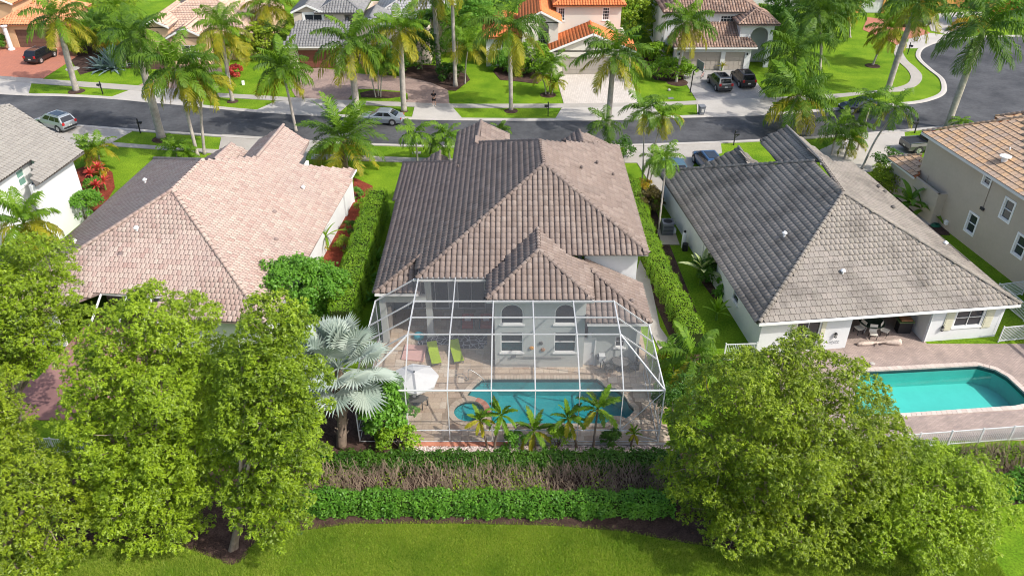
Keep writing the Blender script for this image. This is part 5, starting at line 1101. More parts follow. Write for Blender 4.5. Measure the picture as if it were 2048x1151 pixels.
Wall(q0 + np.array([9.0, 1.5]), q0).solid(HB, BEIGE, 0, zB - 0.1)
for px, py0, py1 in [(1835, 351, 392)]:
    u, z1 = wH.at(1857, 351); MB().tube([wH.P(u, 0.05, 0.3), wH.P(u, 0.05, z1)], 0.045, 6).build('downpipe', BEIGE, HB)
u, z1 = wH.at(1985, 364); u2, z0_ = wH.at(1969, 418); MB().tube([wH.P(u, 0.03, z1), wH.P(u, 0.03, z0_)], 0.018, 6).build('conduit', M('brown_pipe', (0.25, 0.19, 0.15), 0.7, 0.2), HB)
MB().obox(wH.P(u - 0.2, 0.01, z0_ - 0.15), wH.D(0.4), wH.D(0, 0.12), (0, 0, 0.2)).build('floodlight', BLKPL, HB)
u, z = wH.at(1890, 398); MB().lathe(wH.P(u, 0.1, z - 0.12), [(0.06, 0), (0.11, 0.05), (0.1, 0.2), (0.03, 0.28)], 8).build('wall_lamp', BLKPL, HB)
# garage wing under the small brown roof
g2 = G(1780, 394); gw = Wall(g2[:2] + np.array([0.3, 2.0]), g2[:2] + np.array([1.3, -5.2])); gw.solid(HB, BEIGE, 0, 2.85); Wall(g2[:2] + np.array([1.3, -5.2]), g2[:2] + np.array([5.3, -4.6])).solid(HB, BEIGE, 0, 2.85); Wall(g2[:2] + np.array([8, 2.6]), g2[:2] + np.array([0.3, 2.0])).solid(HB, BEIGE, 0, 2.85)
MB().bar(PL(1777, 314, pG[0], pG[1]) - np.array([0, 0, .12]), PL(1829, 354, pG[0], pG[1]) - np.array([0, 0, .12]), 0.1, 0.18).build('gutter', SOFF, HB)
tag(MB().prism([wH.P(du - 1.0, 0.02, 0)[:2], wH.P(du + 1.3, 0.02, 0)[:2], wH.P(du + 1.3, 1.1, 0)[:2], wH.P(du - 1.0, 1.1, 0)[:2]], -0.02, 0.1).build('doorstep', CONC), kind='structure')
c = G(1878, 452); c[0] -= 0.3; t = thing('garden_hose', 'green garden hose heaped on the grass below the beige side door', 'garden hose', (c[0], c[1], 0))
for k in range(4): MB().tube([(0.4 * math.cos(q) * (1 - 0.12 * k), 0.3 * math.sin(q) * (1 - 0.12 * k), 0.05 + 0.05 * k) for q in np.linspace(0, 6.28, 16)], 0.035, 6).build('coil', M('hose_green', (0.02, 0.12, 0.07), 0.5, 0.3), t, local=True)
u, z = wH.at(1890, 450); tag(MB().obox(wH.P(u, 0.02, 0.5), wH.D(0.3), wH.D(0, 0.18), (0, 0, 0.35)).build('utility_box', TRIM), 'small white utility box low on the beige wall beside the door', 'utility box')
# ------------------------------------------------------------------ houses across the street
def facade(y, px0, px1, ypx=140):
    return Wall((Yp(px0, ypx, y)[0], y), (Yp(px1, ypx, y)[0], y))
def rect(w, x0, x1, y0, y1):                            # opening from its corners in the view: (u0,u1,z0,z1)
    a, b = w.at(x0, (y0 + y1) / 2), w.at(x1, (y0 + y1) / 2); c = (x0 + x1) / 2
    return (a[0], b[0], w.at(c, y1)[1], w.at(c, y0)[1])
def gable(rf, w, u0, u1, ze, m, depth, over=0.45, parent=None, wallmat=None, trim=True):
    """gable end over facade w from u0 to u1, ridge running back"""
    c = (u0 + u1) / 2; h = (u1 - u0) / 2 + over; pk = ze + h * m
    back = -w.n * depth; A = w.P(c, over, pk); B = A + np.array([*(-w.n * (depth + over)), 0])
    l0 = w.P(u0 - over, over, ze); r0 = w.P(u1 + over, over, ze); l1 = l0 + np.array([*(-w.n * (depth + over)), 0]); r1 = r0 + np.array([*(-w.n * (depth + over)), 0])
    pa = rf.plane(A, -w.d, m); pb = rf.plane(A, w.d, m)
    rf.face(pa, [A, B, l1, l0]); rf.face(pb, [A, r0, r1, B]); rf.ridge(A, B, 0.13)
    if wallmat is not None:
        za = ze + over * m - 0.12
        Vf = [w.P(u0, 0, za - 0.3), w.P(u1, 0, za - 0.3), w.P(u1, 0, za - 0.05), w.P(c, 0, pk - 0.12), w.P(u0, 0, za - 0.05)]; Vb = [p - np.array([*w.n, 0]) * 0.2 for p in Vf]
        MB().add(Vf + Vb, [(0, 1, 2, 3, 4), (9, 8, 7, 6, 5)]).build('gable', wallmat, parent)
        if trim: MB().bar(l0 - np.array([0, 0, 0.12]), A - np.array([0, 0, 0.12]), 0.08, 0.24).bar(A - np.array([0, 0, 0.12]), r0 - np.array([0, 0, 0.12]), 0.08, 0.24).build('bargeboard', TRIM, parent)
    return pk
def hip(rf, w, u0, u1, ze, m, depth, over=0.5):
    l0 = w.P(u0 - over, over, ze); r0 = w.P(u1 + over, over, ze); bk = np.array([*(-w.n * (depth + 2 * over)), 0]); l1, r1 = l0 + bk, r0 + bk
    W_, D_ = (u1 - u0) + 2 * over, depth + 2 * over; k = min(W_, D_) / 2; pk = ze + k * m
    n_, d_ = np.array([*w.n, 0]), np.array([*w.d, 0])
    if W_ >= D_: a = l0 + d_ * k - n_ * k; b = r0 - d_ * k - n_ * k
    else: a = l0 + d_ * k - n_ * k; b = l0 + d_ * k - n_ * (D_ - k)
    a = a + np.array([0, 0, k * m]); b = b + np.array([0, 0, k * m])
    F_ = rf.plane(l0, w.n, m); Bk = rf.plane(l1, -w.n, m); Lf = rf.plane(l0, -w.d, m); Rt = rf.plane(r0, w.d, m)
    if W_ >= D_: rf.face(F_, [l0, r0, b, a]); rf.face(Bk, [r1, l1, a, b]); rf.face(Lf, [l1, l0, a]); rf.face(Rt, [r0, r1, b]); e = [(l0, a), (l1, a), (r0, b), (r1, b), (a, b)]
    else: rf.face(F_, [l0, r0, a]); rf.face(Bk, [r1, l1, b]); rf.face(Lf, [l1, l0, a, b]); rf.face(Rt, [r0, r1, b, a]); e = [(l0, a), (r0, a), (l1, b), (r1, b), (a, b)]
    for p, q in e: rf.ridge(p, q, 0.12)
def boxwalls(h, w, u0, u1, z1, depth, mat, holes=(), z0=0.0, front=True):
    if front: w.solid(h, mat, z0, z1, holes, u0=u0, u1=u1)
    p0, p1 = w.P(u0, 0, 0)[:2], w.P(u1, 0, 0)[:2]; bk = -w.n * depth
    e = -w.n * 0.22
    a = Wall(p1 + e, p1 + bk); a.solid(h, mat, z0, z1); b = Wall(p0 + bk, p0 + e); b.solid(h, mat, z0, z1); Wall(p1 + bk, p0 + bk).solid(h, mat, z0, z1); return b, a

# orange roofed house in the centre
yI = G(1180, 150)[1]
HI = thing('house', 'cream two storey house with bright orange tile roof and an arched entry', 'house', (12, yI, 0))
rI = Roof(HI, DECKO, (0.34, 0.42, 'barrel'), TILE_OR, 0)
w = facade(yI, 1104, 1262, 130); g = rect(w, 1124, 1243, 117, 149)
boxwalls(HI, w, 0, w.L, 3.1, 10.5, CREAM, [(g[0], g[1], 0.0, 2.3)]); w.garage(HI, g[0], g[1], 2.28, GARD, 4, 8)
gable(rI, w, 0, w.L, 3.15, 0.40, 5.0, 0.5, HI, CREAM)
w2 = facade(yI + 5.2, 1112, 1240, 60)
q1_, q2_ = rect(w2, 1116, 1130, 16, 42), rect(w2, 1205, 1219, 15, 41)
boxwalls(HI, w2, 0, w2.L, w2.at(1165, 9)[1], 9, CREAM, [q1_, q2_])
for q in (q1_, q2_): w2.window(HI, *q, nu=3, nz=4, fw=0.09)
zI = w2.at(1165, 9)[1]; hip(rI, w2, 0, w2.L, zI, 0.5, 9)
w3 = facade(yI + 2.2, 1044, 1116, 80); ar = rect(w3, 1076, 1097, 45, 121)
w3.solid(HI, CREAM, 0, 6.0, [(ar[0], ar[1], 0.0, ar[3], True)]); Wall(w3.P(0, -7, 0)[:2], w3.P(0, -0.22, 0)[:2]).solid(HI, CREAM, 0, 6.0); Wall(w3.P(w3.L, -.22, 0)[:2], w3.P(w3.L, -7, 0)[:2]).solid(HI, CREAM, 0, 6.0)
w3b = Wall(w3.P(ar[0] - 0.4, -1.4, 0)[:2], w3.P(ar[1] + 0.4, -1.4, 0)[:2]); w3b.solid(HI, CREAM, 0, 6.0, [(0.5, w3b.L - 0.5, 0.02, 2.5), (0.5, w3b.L - 0.5, 2.8, 4.5, True)]); w3b.window(HI, 0.5, w3b.L - 0.5, 2.8, 4.5, arch=True, nu=4, nz=2)
dd = w3b.door(HI, 0.5, w3b.L - 0.5, 2.5, WOODD, handle=False)
for k in (0, 1):
    MB().obox(w3b.P(0.62 + k * (w3b.L - 1.1) / 2, -0.07, 0.3), w3b.D((w3b.L - 1.0) / 2 - 0.25), w3b.D(0, 0.03), (0, 0, 2.0)).build('pane', WHITE, dd)
gable(rI, w3, 0, w3.L, 6.1, 0.5, 8, 0.4, HI, CREAM)
MB().obox(w3.P(ar[0] - 0.1, 0.05, 0), w3.D(ar[1] - ar[0] + 0.2), w3.D(0, 1.5), (0, 0, 0.3)).obox(w3.P(ar[0] - 0.1, 1.55, 0), w3.D(ar[1] - ar[0] + 0.2), w3.D(0, 0.4), (0, 0, 0.15)).build('steps', CONC, HI)
w4 = facade(yI + 3.4, 972, 1044, 90); aw = rect(w4, 1003, 1024, 68, 112); boxwalls(HI, w4, 0, w4.L, 3.9, 9, WHITE, [(*aw, True)]); w4.window(HI, *aw, arch=True, nu=3, nz=4, fw=0.1)
hip(rI, w4, 0, w4.L, 3.9, 0.5, 9)
rI.finish()

# white house with brown roof and two garages
yJ = G(1430, 141)[1]
HJ = thing('house', 'white two storey house with weathered brown barrel tile roof and two garage doors', 'house', (28, yJ, 0))
rJ = Roof(HJ, DECK, (0.36, 0.45, 'barrel'), TILE_BRN, 0)
w = facade(yJ, 1352, 1500, 120); g1_, g2_ = rect(w, 1365, 1440, 108, 143), rect(w, 1449, 1488, 107, 140)
boxwalls(HJ, w, 0, w.L, 3.1, 6, WHITE, [(g1_[0], g1_[1], 0.0, 2.35), (g2_[0], g2_[1], 0.0, 2.35)])
for g in (g1_, g2_): w.garage(HJ, g[0], g[1], 2.33, GARD, 4, 8 if g is g1_ else 4)
fp = rJ.plane(w.P(0, 0.55, 3.1), w.n, 0.42); dpt_ = 4.6; rJ.face(fp, [w.P(-0.55, 0.55, 3.1), w.P(w.L + 0.55, 0.55, 3.1), w.P(w.L - 1.6, -dpt_, 0), w.P(1.4, -dpt_, 0)])
for s_, a_ in ((-1, 0), (1, w.L)):
    sp_ = rJ.plane(w.P(a_ + 0.55 * s_, 0.55, 3.1), w.d * s_, 0.9); rJ.face(sp_, [w.P(a_ + 0.55 * s_, 0.55, 3.1), w.P(a_ + 0.55 * s_, -dpt_, 3.1), w.P(a_ - s_ * 1.5, -dpt_, 5.2)])
MB().bar(w.P(-0.55, 0.57, 3.0), w.P(w.L + 0.55, 0.57, 3.0), 0.1, 0.2).build('gutter', TRIM, HJ)
w2 = facade(yJ + 4.0, 1330, 1512, 60); q = rect(w2, 1440, 1473, 31, 57); lw, rw = boxwalls(HJ, w2, 0, w2.L, 6.4, 17, WHITE, [q]); w2.window(HJ, *q, nu=5, nz=4, fw=0.12, surround=0.15)
for px, py in [(1299, 26), (1289, 43), (1306, 68), (1328, 88)]:
    u, z = lw.at(px, py); u = min(max(u, 0.8), lw.L - 0.8); MB().obox(lw.P(u - 0.45, 0.0, max(z, 1.2) - 0.6), lw.D(0.9), lw.D(0, 0.06), (0, 0, 1.2)).build('window_frame', TRIM, HJ); MB().obox(lw.P(u - 0.36, 0.06, max(z, 1.2) - 0.5), lw.D(0.72), lw.D(0, 0.012), (0, 0, 1.0)).build('pane', GLASS, HJ)
hip(rJ, w2, 0, w2.L, 6.4, 0.45, 17)
w3 = facade(yJ + 1.2, 1478, 1545, 80); ea = rect(w3, 1497, 1532, 55, 141); w3.solid(HJ, WHITE, 0, 5.6, [(ea[0], ea[1], 0, ea[3], True)]); Wall(w3.P(w3.L, -.22, 0)[:2], w3.P(w3.L, -6, 0)[:2]).solid(HJ, WHITE, 0, 5.6); Wall(w3.P(0, -6, 0)[:2], w3.P(0, -.22, 0)[:2]).solid(HJ, WHITE, 0, 5.6); hip(rJ, w3, 0, w3.L, 5.6, 0.45, 6)
Wall(w3.P(0, -2.4, 0)[:2], w3.P(w3.L, -2.4, 0)[:2]).solid(HJ, GREYW, 0, 5.5)
for px in (1358, 1494): u, z = w.at(px, 112); MB().lathe(w.P(u, 0.1, 2.0), [(0.05, 0), (0.10, 0.06), (0.1, 0.22), (0.03, 0.32)], 6).build('wall_lamp', BLACK, HJ)
rJ.finish()

# grey roofed house behind the royal palms
yH = G(640, 137)[1]
HH = thing('house', 'pale pink two storey house with slate grey tile roofs behind the tall palms', 'house', (-24, yH, 0))
rH = Roof(HH, DECKG, (0.36, 0.45, 'barrel'), TILE_SLATE, 0)
w = facade(yH, 580, 700, 120); g = rect(w, 598, 672, 105, 137); boxwalls(HH, w, 0, w.L, 3.0, 6, PINKW, [(g[0], g[1], 0, 2.35)]); w.garage(HH, g[0], g[1], 2.33, GARR, 4, 8)
fp = rH.plane(w.P(0, 0.6, 3.0), w.n, 0.5); rH.face(fp, [w.P(-0.6, 0.6, 3.0), w.P(w.L + 0.6, 0.6, 3.0), w.P(w.L - 0.4, -4.3, 0), w.P(0.9, -4.3, 0)]); MB().bar(w.P(-0.6, 0.62, 2.9), w.P(w.L + 0.6, 0.62, 2.9), 0.1, 0.2).build('gutter', TRIM, HH)
w2 = facade(yH + 3.6, 588, 690, 40); q = rect(w2, 609, 646, 28, 56); boxwalls(HH, w2, 0, w2.L, 6.2, 9, PINKW, [q]); w2.window(HH, *q, nu=2, nz=2, fw=0.12, surround=0.2)
gable(rH, w2, 0.2, w2.L * 0.55, 6.3, 0.45, 8, 0.4, HH, PINKW)
hip(rH, w2, w2.L * 0.5, w2.L + 2, 6.2, 0.45, 10)
w3 = facade(yH + 2.0, 715, 860, 90); boxwalls(HH, w3, 0, w3.L, 4.6, 14, PINKW, [(1.0, 2.4, 0.02, 2.4)]); w3.door(HH, 1.0, 2.4, 2.4, WOODD)
gable(rH, w3, 0, w3.L * 0.42, 4.8, 0.5, 6, 0.45, HH, PINKW)
rH.finish()
rH2 = Roof(HH, DECKG, (0.40, 0.6, 'flat'), Mpal('pale_grey_roof_tile', [(0.36, 0.36, 0.36), (0.40, 0.40, 0.39)], fine=0.08), 0)
w5 = facade(yH + 7, 750, 900, 60); boxwalls(HH, w5, 0, w5.L, 4.6, 13, PINKW); hip(rH2, w5, 0, w5.L, 4.6, 0.45, 14); rH2.finish()

# pale pink roofed house
yG = 106.0
HG = thing('house', 'tan one storey house with a broad pale pink tile roof behind the coconut palm', 'house', (-44, yG, 0))
rG = Roof(HG, DECKP, (0.38, 0.45, 'flat'), TILE_PALE, 0)
w = facade(yG, 285, 505, 90); boxwalls(HG, w, 0, w.L, 3.4, 18, TAN, [(3.0, 5.4, 0.8, 2.5), (9.0, 11.0, 0.02, 2.4)]); w.window(HG, 3.0, 5.4, 0.8, 2.5, nu=3, nz=2); w.door(HG, 9.0, 11.0, 2.4, WOODD)
hip(rG, w, 0, w.L, 3.5, 0.5, 18)
wg = facade(yG - 2.4, 340, 408, 80); boxwalls(HG, wg, 0, wg.L, 3.6, 4, TAN, [(1.2, 3.4, 0.9, 2.6)]); wg.window(HG, 1.2, 3.4, 0.9, 2.6, nu=2, nz=2); gable(rG, wg, 0, wg.L, 3.7, 0.5, 9, 0.4, HG, TAN)
wg = facade(yG - 1.2, 288, 335, 60); boxwalls(HG, wg, 0, wg.L, 4.6, 4, TAN); gable(rG, wg, 0, wg.L, 4.7, 0.5, 9, 0.4, HG, TAN)
rG.finish()

# peach house at the far left
yE = G(70, 96)[1]
HE = thing('house', 'peach stucco house with faded orange tile roof and brown garage in the far left corner', 'house', (-65, yE, 0))
rE = Roof(HE, DECKO, (0.36, 0.45, 'barrel'), TILE_ORB, 0)
w = facade(yE, -70, 118, 80); g = rect(w, 34, 108, 61, 96); boxwalls(HE, w, 0, w.L, 3.3, 10, M('peach_stucco', (0.64, 0.42, 0.25), 0.9, 0.2, 0.05), [(g[0], g[1], 0, 2.5)]); w.garage(HE, g[0], g[1], 2.48, GARB, 4, 8)
hip(rE, w, w.L * 0.42, w.L, 3.3, 0.5, 10); rE.finish()
rE2 = Roof(HE, DECKO, (0.36, 0.45, 'barrel'), TILE_ORB, 0, name='roof')
w2 = facade(yE + 1.5, -90, 32, 40); boxwalls(HE, w2, 0, w2.L, 5.6, 9, MATS['peach_stucco']); gable(rE2, w2, 0, w2.L, 5.7, 0.45, 9, 0.5, HE, MATS['peach_stucco']); rE2.finish()
for px in (22, 40 - 62):
    c = Yp(px, 95, yE - 1.0); MB().lathe((c[0], c[1], 0), [(0.45, 0), (0.45, 0.2), (0.3, 0.3), (0.26, 3.0), (0.4, 3.15), (0.45, 3.3)], 12).build('column', WHITE, HE, smooth=False)
# ochre house in the far right corner
yK = G(1740, 30)[1] + 1
HK = thing('house', 'ochre stucco house with white trim and garage beyond the curving kerb', 'house', (60, yK, 0))
rK = Roof(HK, DECK, (0.36, 0.45, 'barrel'), TILE_BRN, 0)
w = facade(yK, 1660, 1770, 20); g = rect(w, 1722, 1765, -2, 30); boxwalls(HK, w, 0, w.L, 3.2, 12, ORANGEW, [(g[0], g[1], 0, 2.4)]); w.garage(HK, g[0], g[1], 2.38, WHITE, 4, 8); hip(rK, w, 0, w.L, 3.3, 0.5, 12)
w = facade(yK + 3, 1870, 1990, 10); boxwalls(HK, w, 0, w.L, 3.4, 12, ORANGEW, [(w.L * .3, w.L * .3 + 4.8, 0, 2.4)]); w.garage(HK, w.L * .3, w.L * .3 + 4.8, 2.38, M('ochre_garage_door', (0.45, 0.22, 0.07), 0.7, 0.3), 4, 8); hip(rK, w, 0, w.L, 3.5, 0.5, 12); rK.finish()
w = facade(131, 1500, 1600, 5)
HN = thing('house', 'white house with a flat cream wall behind the clipped yellow hedge at the top edge', 'house', (50, 131, 0)); boxwalls(HN, w, 0, w.L, 3.2, 10, WHITE); rN = Roof(HN, DECK, (0.36, 0.45, 'barrel'), TILE_BRN, 0); hip(rN, w, 0, w.L, 3.3, 0.45, 10); rN.finish()
# ------------------------------------------------------------------ foliage
def leaves_mesh(name, pos, nrm, size, mat, parent=None, aspect=0.42, kind=None, jitter=0.9, droop=0.15, axis=None):
    """one small folded blade at each position, roughly facing nrm"""
    n = len(pos); nr_ = nrm + rng.normal(0, jitter, (n, 3)); nr_ /= np.linalg.norm(nr_, axis=1)[:, None] + 1e-9
    t = rng.normal(0, 1, (n, 3)) if axis is None else axis + rng.normal(0, 0.35, (n, 3)); t[:, 2] -= droop; t -= nr_ * (t * nr_).sum(1)[:, None]; t /= np.linalg.norm(t, axis=1)[:, None] + 1e-9
    b = np.cross(nr_, t); s = (size * rng.uniform(0.65, 1.35, n))[:, None]
    V = np.stack([pos - t * s * 0.5, pos + b * s * aspect * 0.5 + nr_ * s * 0.06, pos + t * s * 0.5, pos - b * s * aspect * 0.5 + nr_ * s * 0.06], 1).reshape(-1, 3)
    F = np.arange(n * 4).reshape(-1, 4)
    if parent is not None: V = V - offs(parent)
    me = mesh_np(name, V, F); me.materials.append(mat)
    o = bpy.data.objects.new(name, me); link(o, parent)
    if kind: o['kind'] = kind
    return o
def cloud(blobs, n_lobes, per_lobe, lobe_r, leaf_n, low=-0.45, shell=(0.72, 1.18), star=0.09, gap=0.0):
    """leaf positions in plumes over the outside of a group of rounded masses"""
    C = np.array([b[0] for b in blobs]); Rr = np.array([np.ones(3) * b[1] if np.isscalar(b[1]) else b[1] for b in blobs], float)
    w = (Rr[:, 0] * Rr[:, 2]) ** 1.0; w /= w.sum()
    lob = []; Q = np.zeros((0, 3)); tries = 0
    while len(lob) < n_lobes and tries < n_lobes * 30:
        tries += 1; k = rng.choice(len(blobs), p=w); d = rng.normal(0, 1, 3); d /= np.linalg.norm(d)
        if d[2] < low or (d[2] < 0.1 and rng.uniform() < 0.4): continue
        p = C[k] + d * Rr[k] * rng.uniform(*shell)
        if (np.sqrt((((p - C) / Rr) ** 2).sum(1)) < 0.70).any(): continue
        if gap and len(Q) and (((Q - p) ** 2).sum(1) < gap * gap).any(): continue
        lob.append((p, d)); Q = np.vstack([Q, p])
    P, Nn, Ax = [], [], []
    for p, d in lob:                                     # each plume is a dome of sprigs, each sprig a star of leaves
        r = lobe_r * rng.uniform(0.6, 1.35); m = max(3, int(per_lobe * (r / lobe_r) ** 2)); g = d * 0.55 + np.array([0, 0, 0.55])
        q = rng.normal(0, 1, (m, 3)) + g * 1.1; q /= np.linalg.norm(q, axis=1)[:, None]; q *= (rng.uniform(0.25, 1, m) ** 0.45 * r * rng.uniform(0.8, 1.2, m))[:, None]; q[:, 2] = q[:, 2] * 0.75 + 0.1 * r
        cen = p + q; out = g * 0.5 + q / r; out /= np.linalg.norm(out, axis=1)[:, None] + 1e-9
        for _ in range(leaf_n):
            ax = rng.normal(0, 0.75, cen.shape) + out * 0.7; ax /= np.linalg.norm(ax, axis=1)[:, None]
            P.append(cen + ax * star); Ax.append(ax); Nn.append(np.cross(ax, rng.normal(0, 1, cen.shape)) * 0.6 + np.array([0.2, -0.1, 0.8]) + out * 0.5)
    return np.concatenate(P), np.concatenate(Nn), lob, np.concatenate(Ax)
def big_tree(label, bbox, yc, base, n_blob, n_lobes, mat, seed, bulge=1.8, per=46, leaf=0.155, nl=8, trunk_r=0.22, lobe_r=0.62):
    r_ = np.random.default_rng(seed); x0, y0, x1, y1 = bbox; cx, cy, rx, ry = (x0 + x1) / 2, (y0 + y1) / 2, (x1 - x0) / 2, (y1 - y0) / 2
    cw = Yp(cx, cy, yc); dep = proj(cw)[2]; rm = rx / FOCAL * dep; n_lobes = int(n_lobes * 1.15); n_blob = int(n_blob * 2.0)
    blobs = []; best = []
    for i in range(n_blob):                              # well spread masses: pick the candidate farthest from those placed
        c_ = None
        for _ in range(14):
            u, v = r_.uniform(-1, 1, 2)
            if u * u + v * v > 1: continue
            d_ = min([((u - a) * rx) ** 2 + ((v - b) * ry) ** 2 for a, b in best] or [1e9])
            if c_ is None or d_ > c_[0]: c_ = (d_, u, v)
        _, u, v = c_; best.append((u, v)); rb_ = max(0.75, min(rm, 4.6) * r_.uniform(0.20, 0.33)); k = 1 - rb_ / rm * 0.78
        p = Yp(cx + u * rx * k, cy + v * (ry - rb_ / dep * FOCAL * 0.72), yc - bulge * (1 - u * u - v * v) * r_.uniform(0.2, 1.0) + r_.uniform(-0.5, 0.6) - 1.6 * v)
        p[2] = max(p[2], rb_ * 0.7 + 0.3); blobs.append((p, np.array([rb_, rb_, rb_ * 0.85])))
    b = G(*base); t = thing('broadleaf_tree', label, 'tree', (b[0], b[1], 0), 0, 'trees along the rear lawn')
    P, Nn, lob, Ax = cloud(blobs, n_lobes, per, lobe_r, nl, star=0.085, gap=lobe_r * 1.2, shell=(0.70, 1.22))
    m = int(len(P) * 0.20); k_ = rng.integers(0, len(blobs), m); d_ = rng.normal(0, 1, (m, 3)); d_ /= np.linalg.norm(d_, axis=1)[:, None]; Bc = np.array([q[0] for q in blobs]); Br = np.array([q[1] for q in blobs])
    P = np.concatenate([P, Bc[k_] + d_ * Br[k_] * rng.uniform(0.25, 0.85, (m, 1))]); Nn = np.concatenate([Nn, d_ + np.array([0, 0, 0.4])]); Ax = np.concatenate([Ax, rng.normal(0, 1, (m, 3))])
    leaves_mesh('crown', P, Nn, np.full(len(P), leaf), mat, t, aspect=0.36, jitter=0.4, axis=Ax)
    mb = MB(); ctr = np.mean([q[0] for q in blobs], axis=0); fork = np.array([b[0] * 0.7 + ctr[0] * 0.3, b[1] * 0.7 + ctr[1] * 0.3, max(1.2, ctr[2] * 0.35)])
    for k in range(3):
        f = fork + r_.normal(0, 0.35, 3); mb.tube(smooth_line([b + np.array([0.12 * math.cos(k * 2.1), 0.12 * math.sin(k * 2.1), -0.1]), (b + f) / 2 + r_.normal(0, 0.15, 3), f], 4), np.linspace(trunk_r * 0.8, trunk_r * 0.5, 9), 7)
    mb.build('trunk', BARK, t, smooth=True)
    mb = MB()
    for q in blobs: mb.tube(smooth_line([fork, (fork + q[0]) / 2 + r_.normal(0, 0.3, 3), q[0]], 4), np.linspace(trunk_r * 0.5, 0.05, 9), 5)
    for i in range(0, len(lob), 3):
        p, d = lob[i]; k = min(range(len(blobs)), key=lambda j: np.linalg.norm(blobs[j][0] - p)); q = blobs[k][0]; e = p + (p - q) * 0.12
        mb.tube([q, q * 0.45 + e * 0.55 + r_.normal(0, 0.12, 3), e], [0.04, 0.022, 0.008], 4, cap=False)
    o = mb.build('branches', M('pale_branch', (0.30, 0.24, 0.19), 0.9, 0.1, 0.25, 2) if 'pale_branch' not in MATS else MATS['pale_branch'], t); return t
big_tree('tall bushy yellow green tree with the widest crown left of the silver fan palm', (128, 592, 480, 1110), 28.8, (330, 1028), 32, 400, LEAF_TREE, 3, bulge=2.0)
big_tree('slim yellow green tree standing in a mulch ring beside the silver fan palm', (445, 605, 642, 1092), 27.2, (465, 1098), 22, 230, LEAF_TREE, 5, bulge=1.3, lobe_r=0.52)
big_tree('bushy green tree partly covering the pink roof at the left edge', (-100, 470, 165, 760), 36.5, (40, 870), 13, 200, LEAF_TREE, 8, bulge=1.5)
big_tree('low bushy tree in the lower left corner of the lawn', (-120, 880, 165, 1190), 25.2, (20, 1140), 10, 150, LEAF_TREE2, 11, bulge=1.0)
big_tree('small leafy tree between the plum patio and the lower left corner tree', (-80, 745, 52, 925), 30.5, (20, 980), 8, 80, LEAF_TREE2, 12, bulge=0.8)
big_tree('very large olive green tree hiding the left end of the aqua pool', (1345, 690, 1795, 1160), 28.2, (1560, 1050), 40, 480, LEAF_TREE2, 21, bulge=2.4)
big_tree('broad low olive green tree between the large tree and the right lawn', (1690, 885, 1998, 1150), 27.0, (1850, 1070), 16, 200, LEAF_TREE, 25, bulge=1.2)

def hedge(name, label, path_px, z, width, mat, leaf=0.10, dens=420, ztop_j=0.10, cat='hedge', group=None, close=0.0, core=True, px_z=None):
    """clipped hedge along a measured top centre line"""
    pts = [G(x, y, z)[:2] for x, y in path_px] if px_z is None else path_px
    L = np.array(smooth_line(pts, 6)); seg = np.linalg.norm(np.diff(L, axis=0), axis=1); tot = seg.sum(); cum = np.concatenate([[0], np.cumsum(seg)])
    t = thing(name, label, cat, (L[0][0], L[0][1], 0), 0, group)
    def at(s):
        i = np.clip(np.searchsorted(cum, s) - 1, 0, len(seg) - 1); f = (s - cum[i]) / seg[i]; p = L[i] + (L[i + 1] - L[i]) * f[:, None]; d = (L[i + 1] - L[i]) / seg[i][:, None]; return p, np.stack([-d[:, 1], d[:, 0]], 1)
    n = int(dens * tot * (width + 2 * z)); s = rng.uniform(0, tot, n); side = rng.uniform(0, 1, n); p, nrm = at(s)
    lump = 0.10 * np.sin(s * 2.3 + 1.0) + 0.07 * np.sin(s * 5.1) + 0.05 * np.sin(s * 11.7)
    W2 = width / 2 + lump * 0.8; Z = z + ztop_j * (lump * 4 + rng.normal(0, 0.5, n))
    ft = width / (width + 2 * z); top = side < ft; lf = (side >= ft) & (side < ft + (1 - ft) / 2); a = rng.uniform(-1, 1, n)
    off = np.where(top, a * W2, np.where(lf, W2, -W2) + rng.normal(0, 0.07, n)); zz = np.where(top, Z + rng.normal(0, 0.05, n) - 0.25 * np.abs(a) ** 6, rng.uniform(0.05, 1, n) * Z)
    pos = np.stack([p[:, 0] + nrm[:, 0] * off, p[:, 1] + nrm[:, 1] * off, zz], 1)
    N3 = np.stack([np.where(top, 0, np.sign(off) * nrm[:, 0]), np.where(top, 0, np.sign(off) * nrm[:, 1]), np.where(top, 1.0, 0.35)], 1)
    leaves_mesh('foliage', pos, N3, np.full(n, leaf), mat, t, aspect=0.55, jitter=0.55)
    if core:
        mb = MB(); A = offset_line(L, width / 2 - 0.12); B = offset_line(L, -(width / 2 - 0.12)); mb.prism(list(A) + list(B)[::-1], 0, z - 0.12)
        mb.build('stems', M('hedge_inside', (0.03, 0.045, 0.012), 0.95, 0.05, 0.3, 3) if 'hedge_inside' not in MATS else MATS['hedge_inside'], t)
    return t
hedge('hedge', 'tall clipped green hedge between the pink roofed house and the middle house', [(753, 378), (733, 440), (714, 502), (692, 575), (678, 620)], 2.6, 1.5, LEAF_HEDGE, 0.11, 330)
hedge('hedge', 'clipped green hedge along the right side of the middle house', [(1262, 358), (1276, 400), (1296, 465), (1326, 535), (1362, 600), (1392, 665)], 1.6, 1.25, LEAF_HEDGE, 0.11, 330)
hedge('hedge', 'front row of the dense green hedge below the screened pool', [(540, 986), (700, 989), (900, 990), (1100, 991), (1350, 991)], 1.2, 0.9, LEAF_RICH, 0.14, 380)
hedge('hedge', 'back row of the dark green hedge just below the pebble bed', [(500, 913), (700, 913), (900, 912), (1100, 911), (1360, 910)], 1.2, 1.0, LEAF_DARK, 0.14, 340)
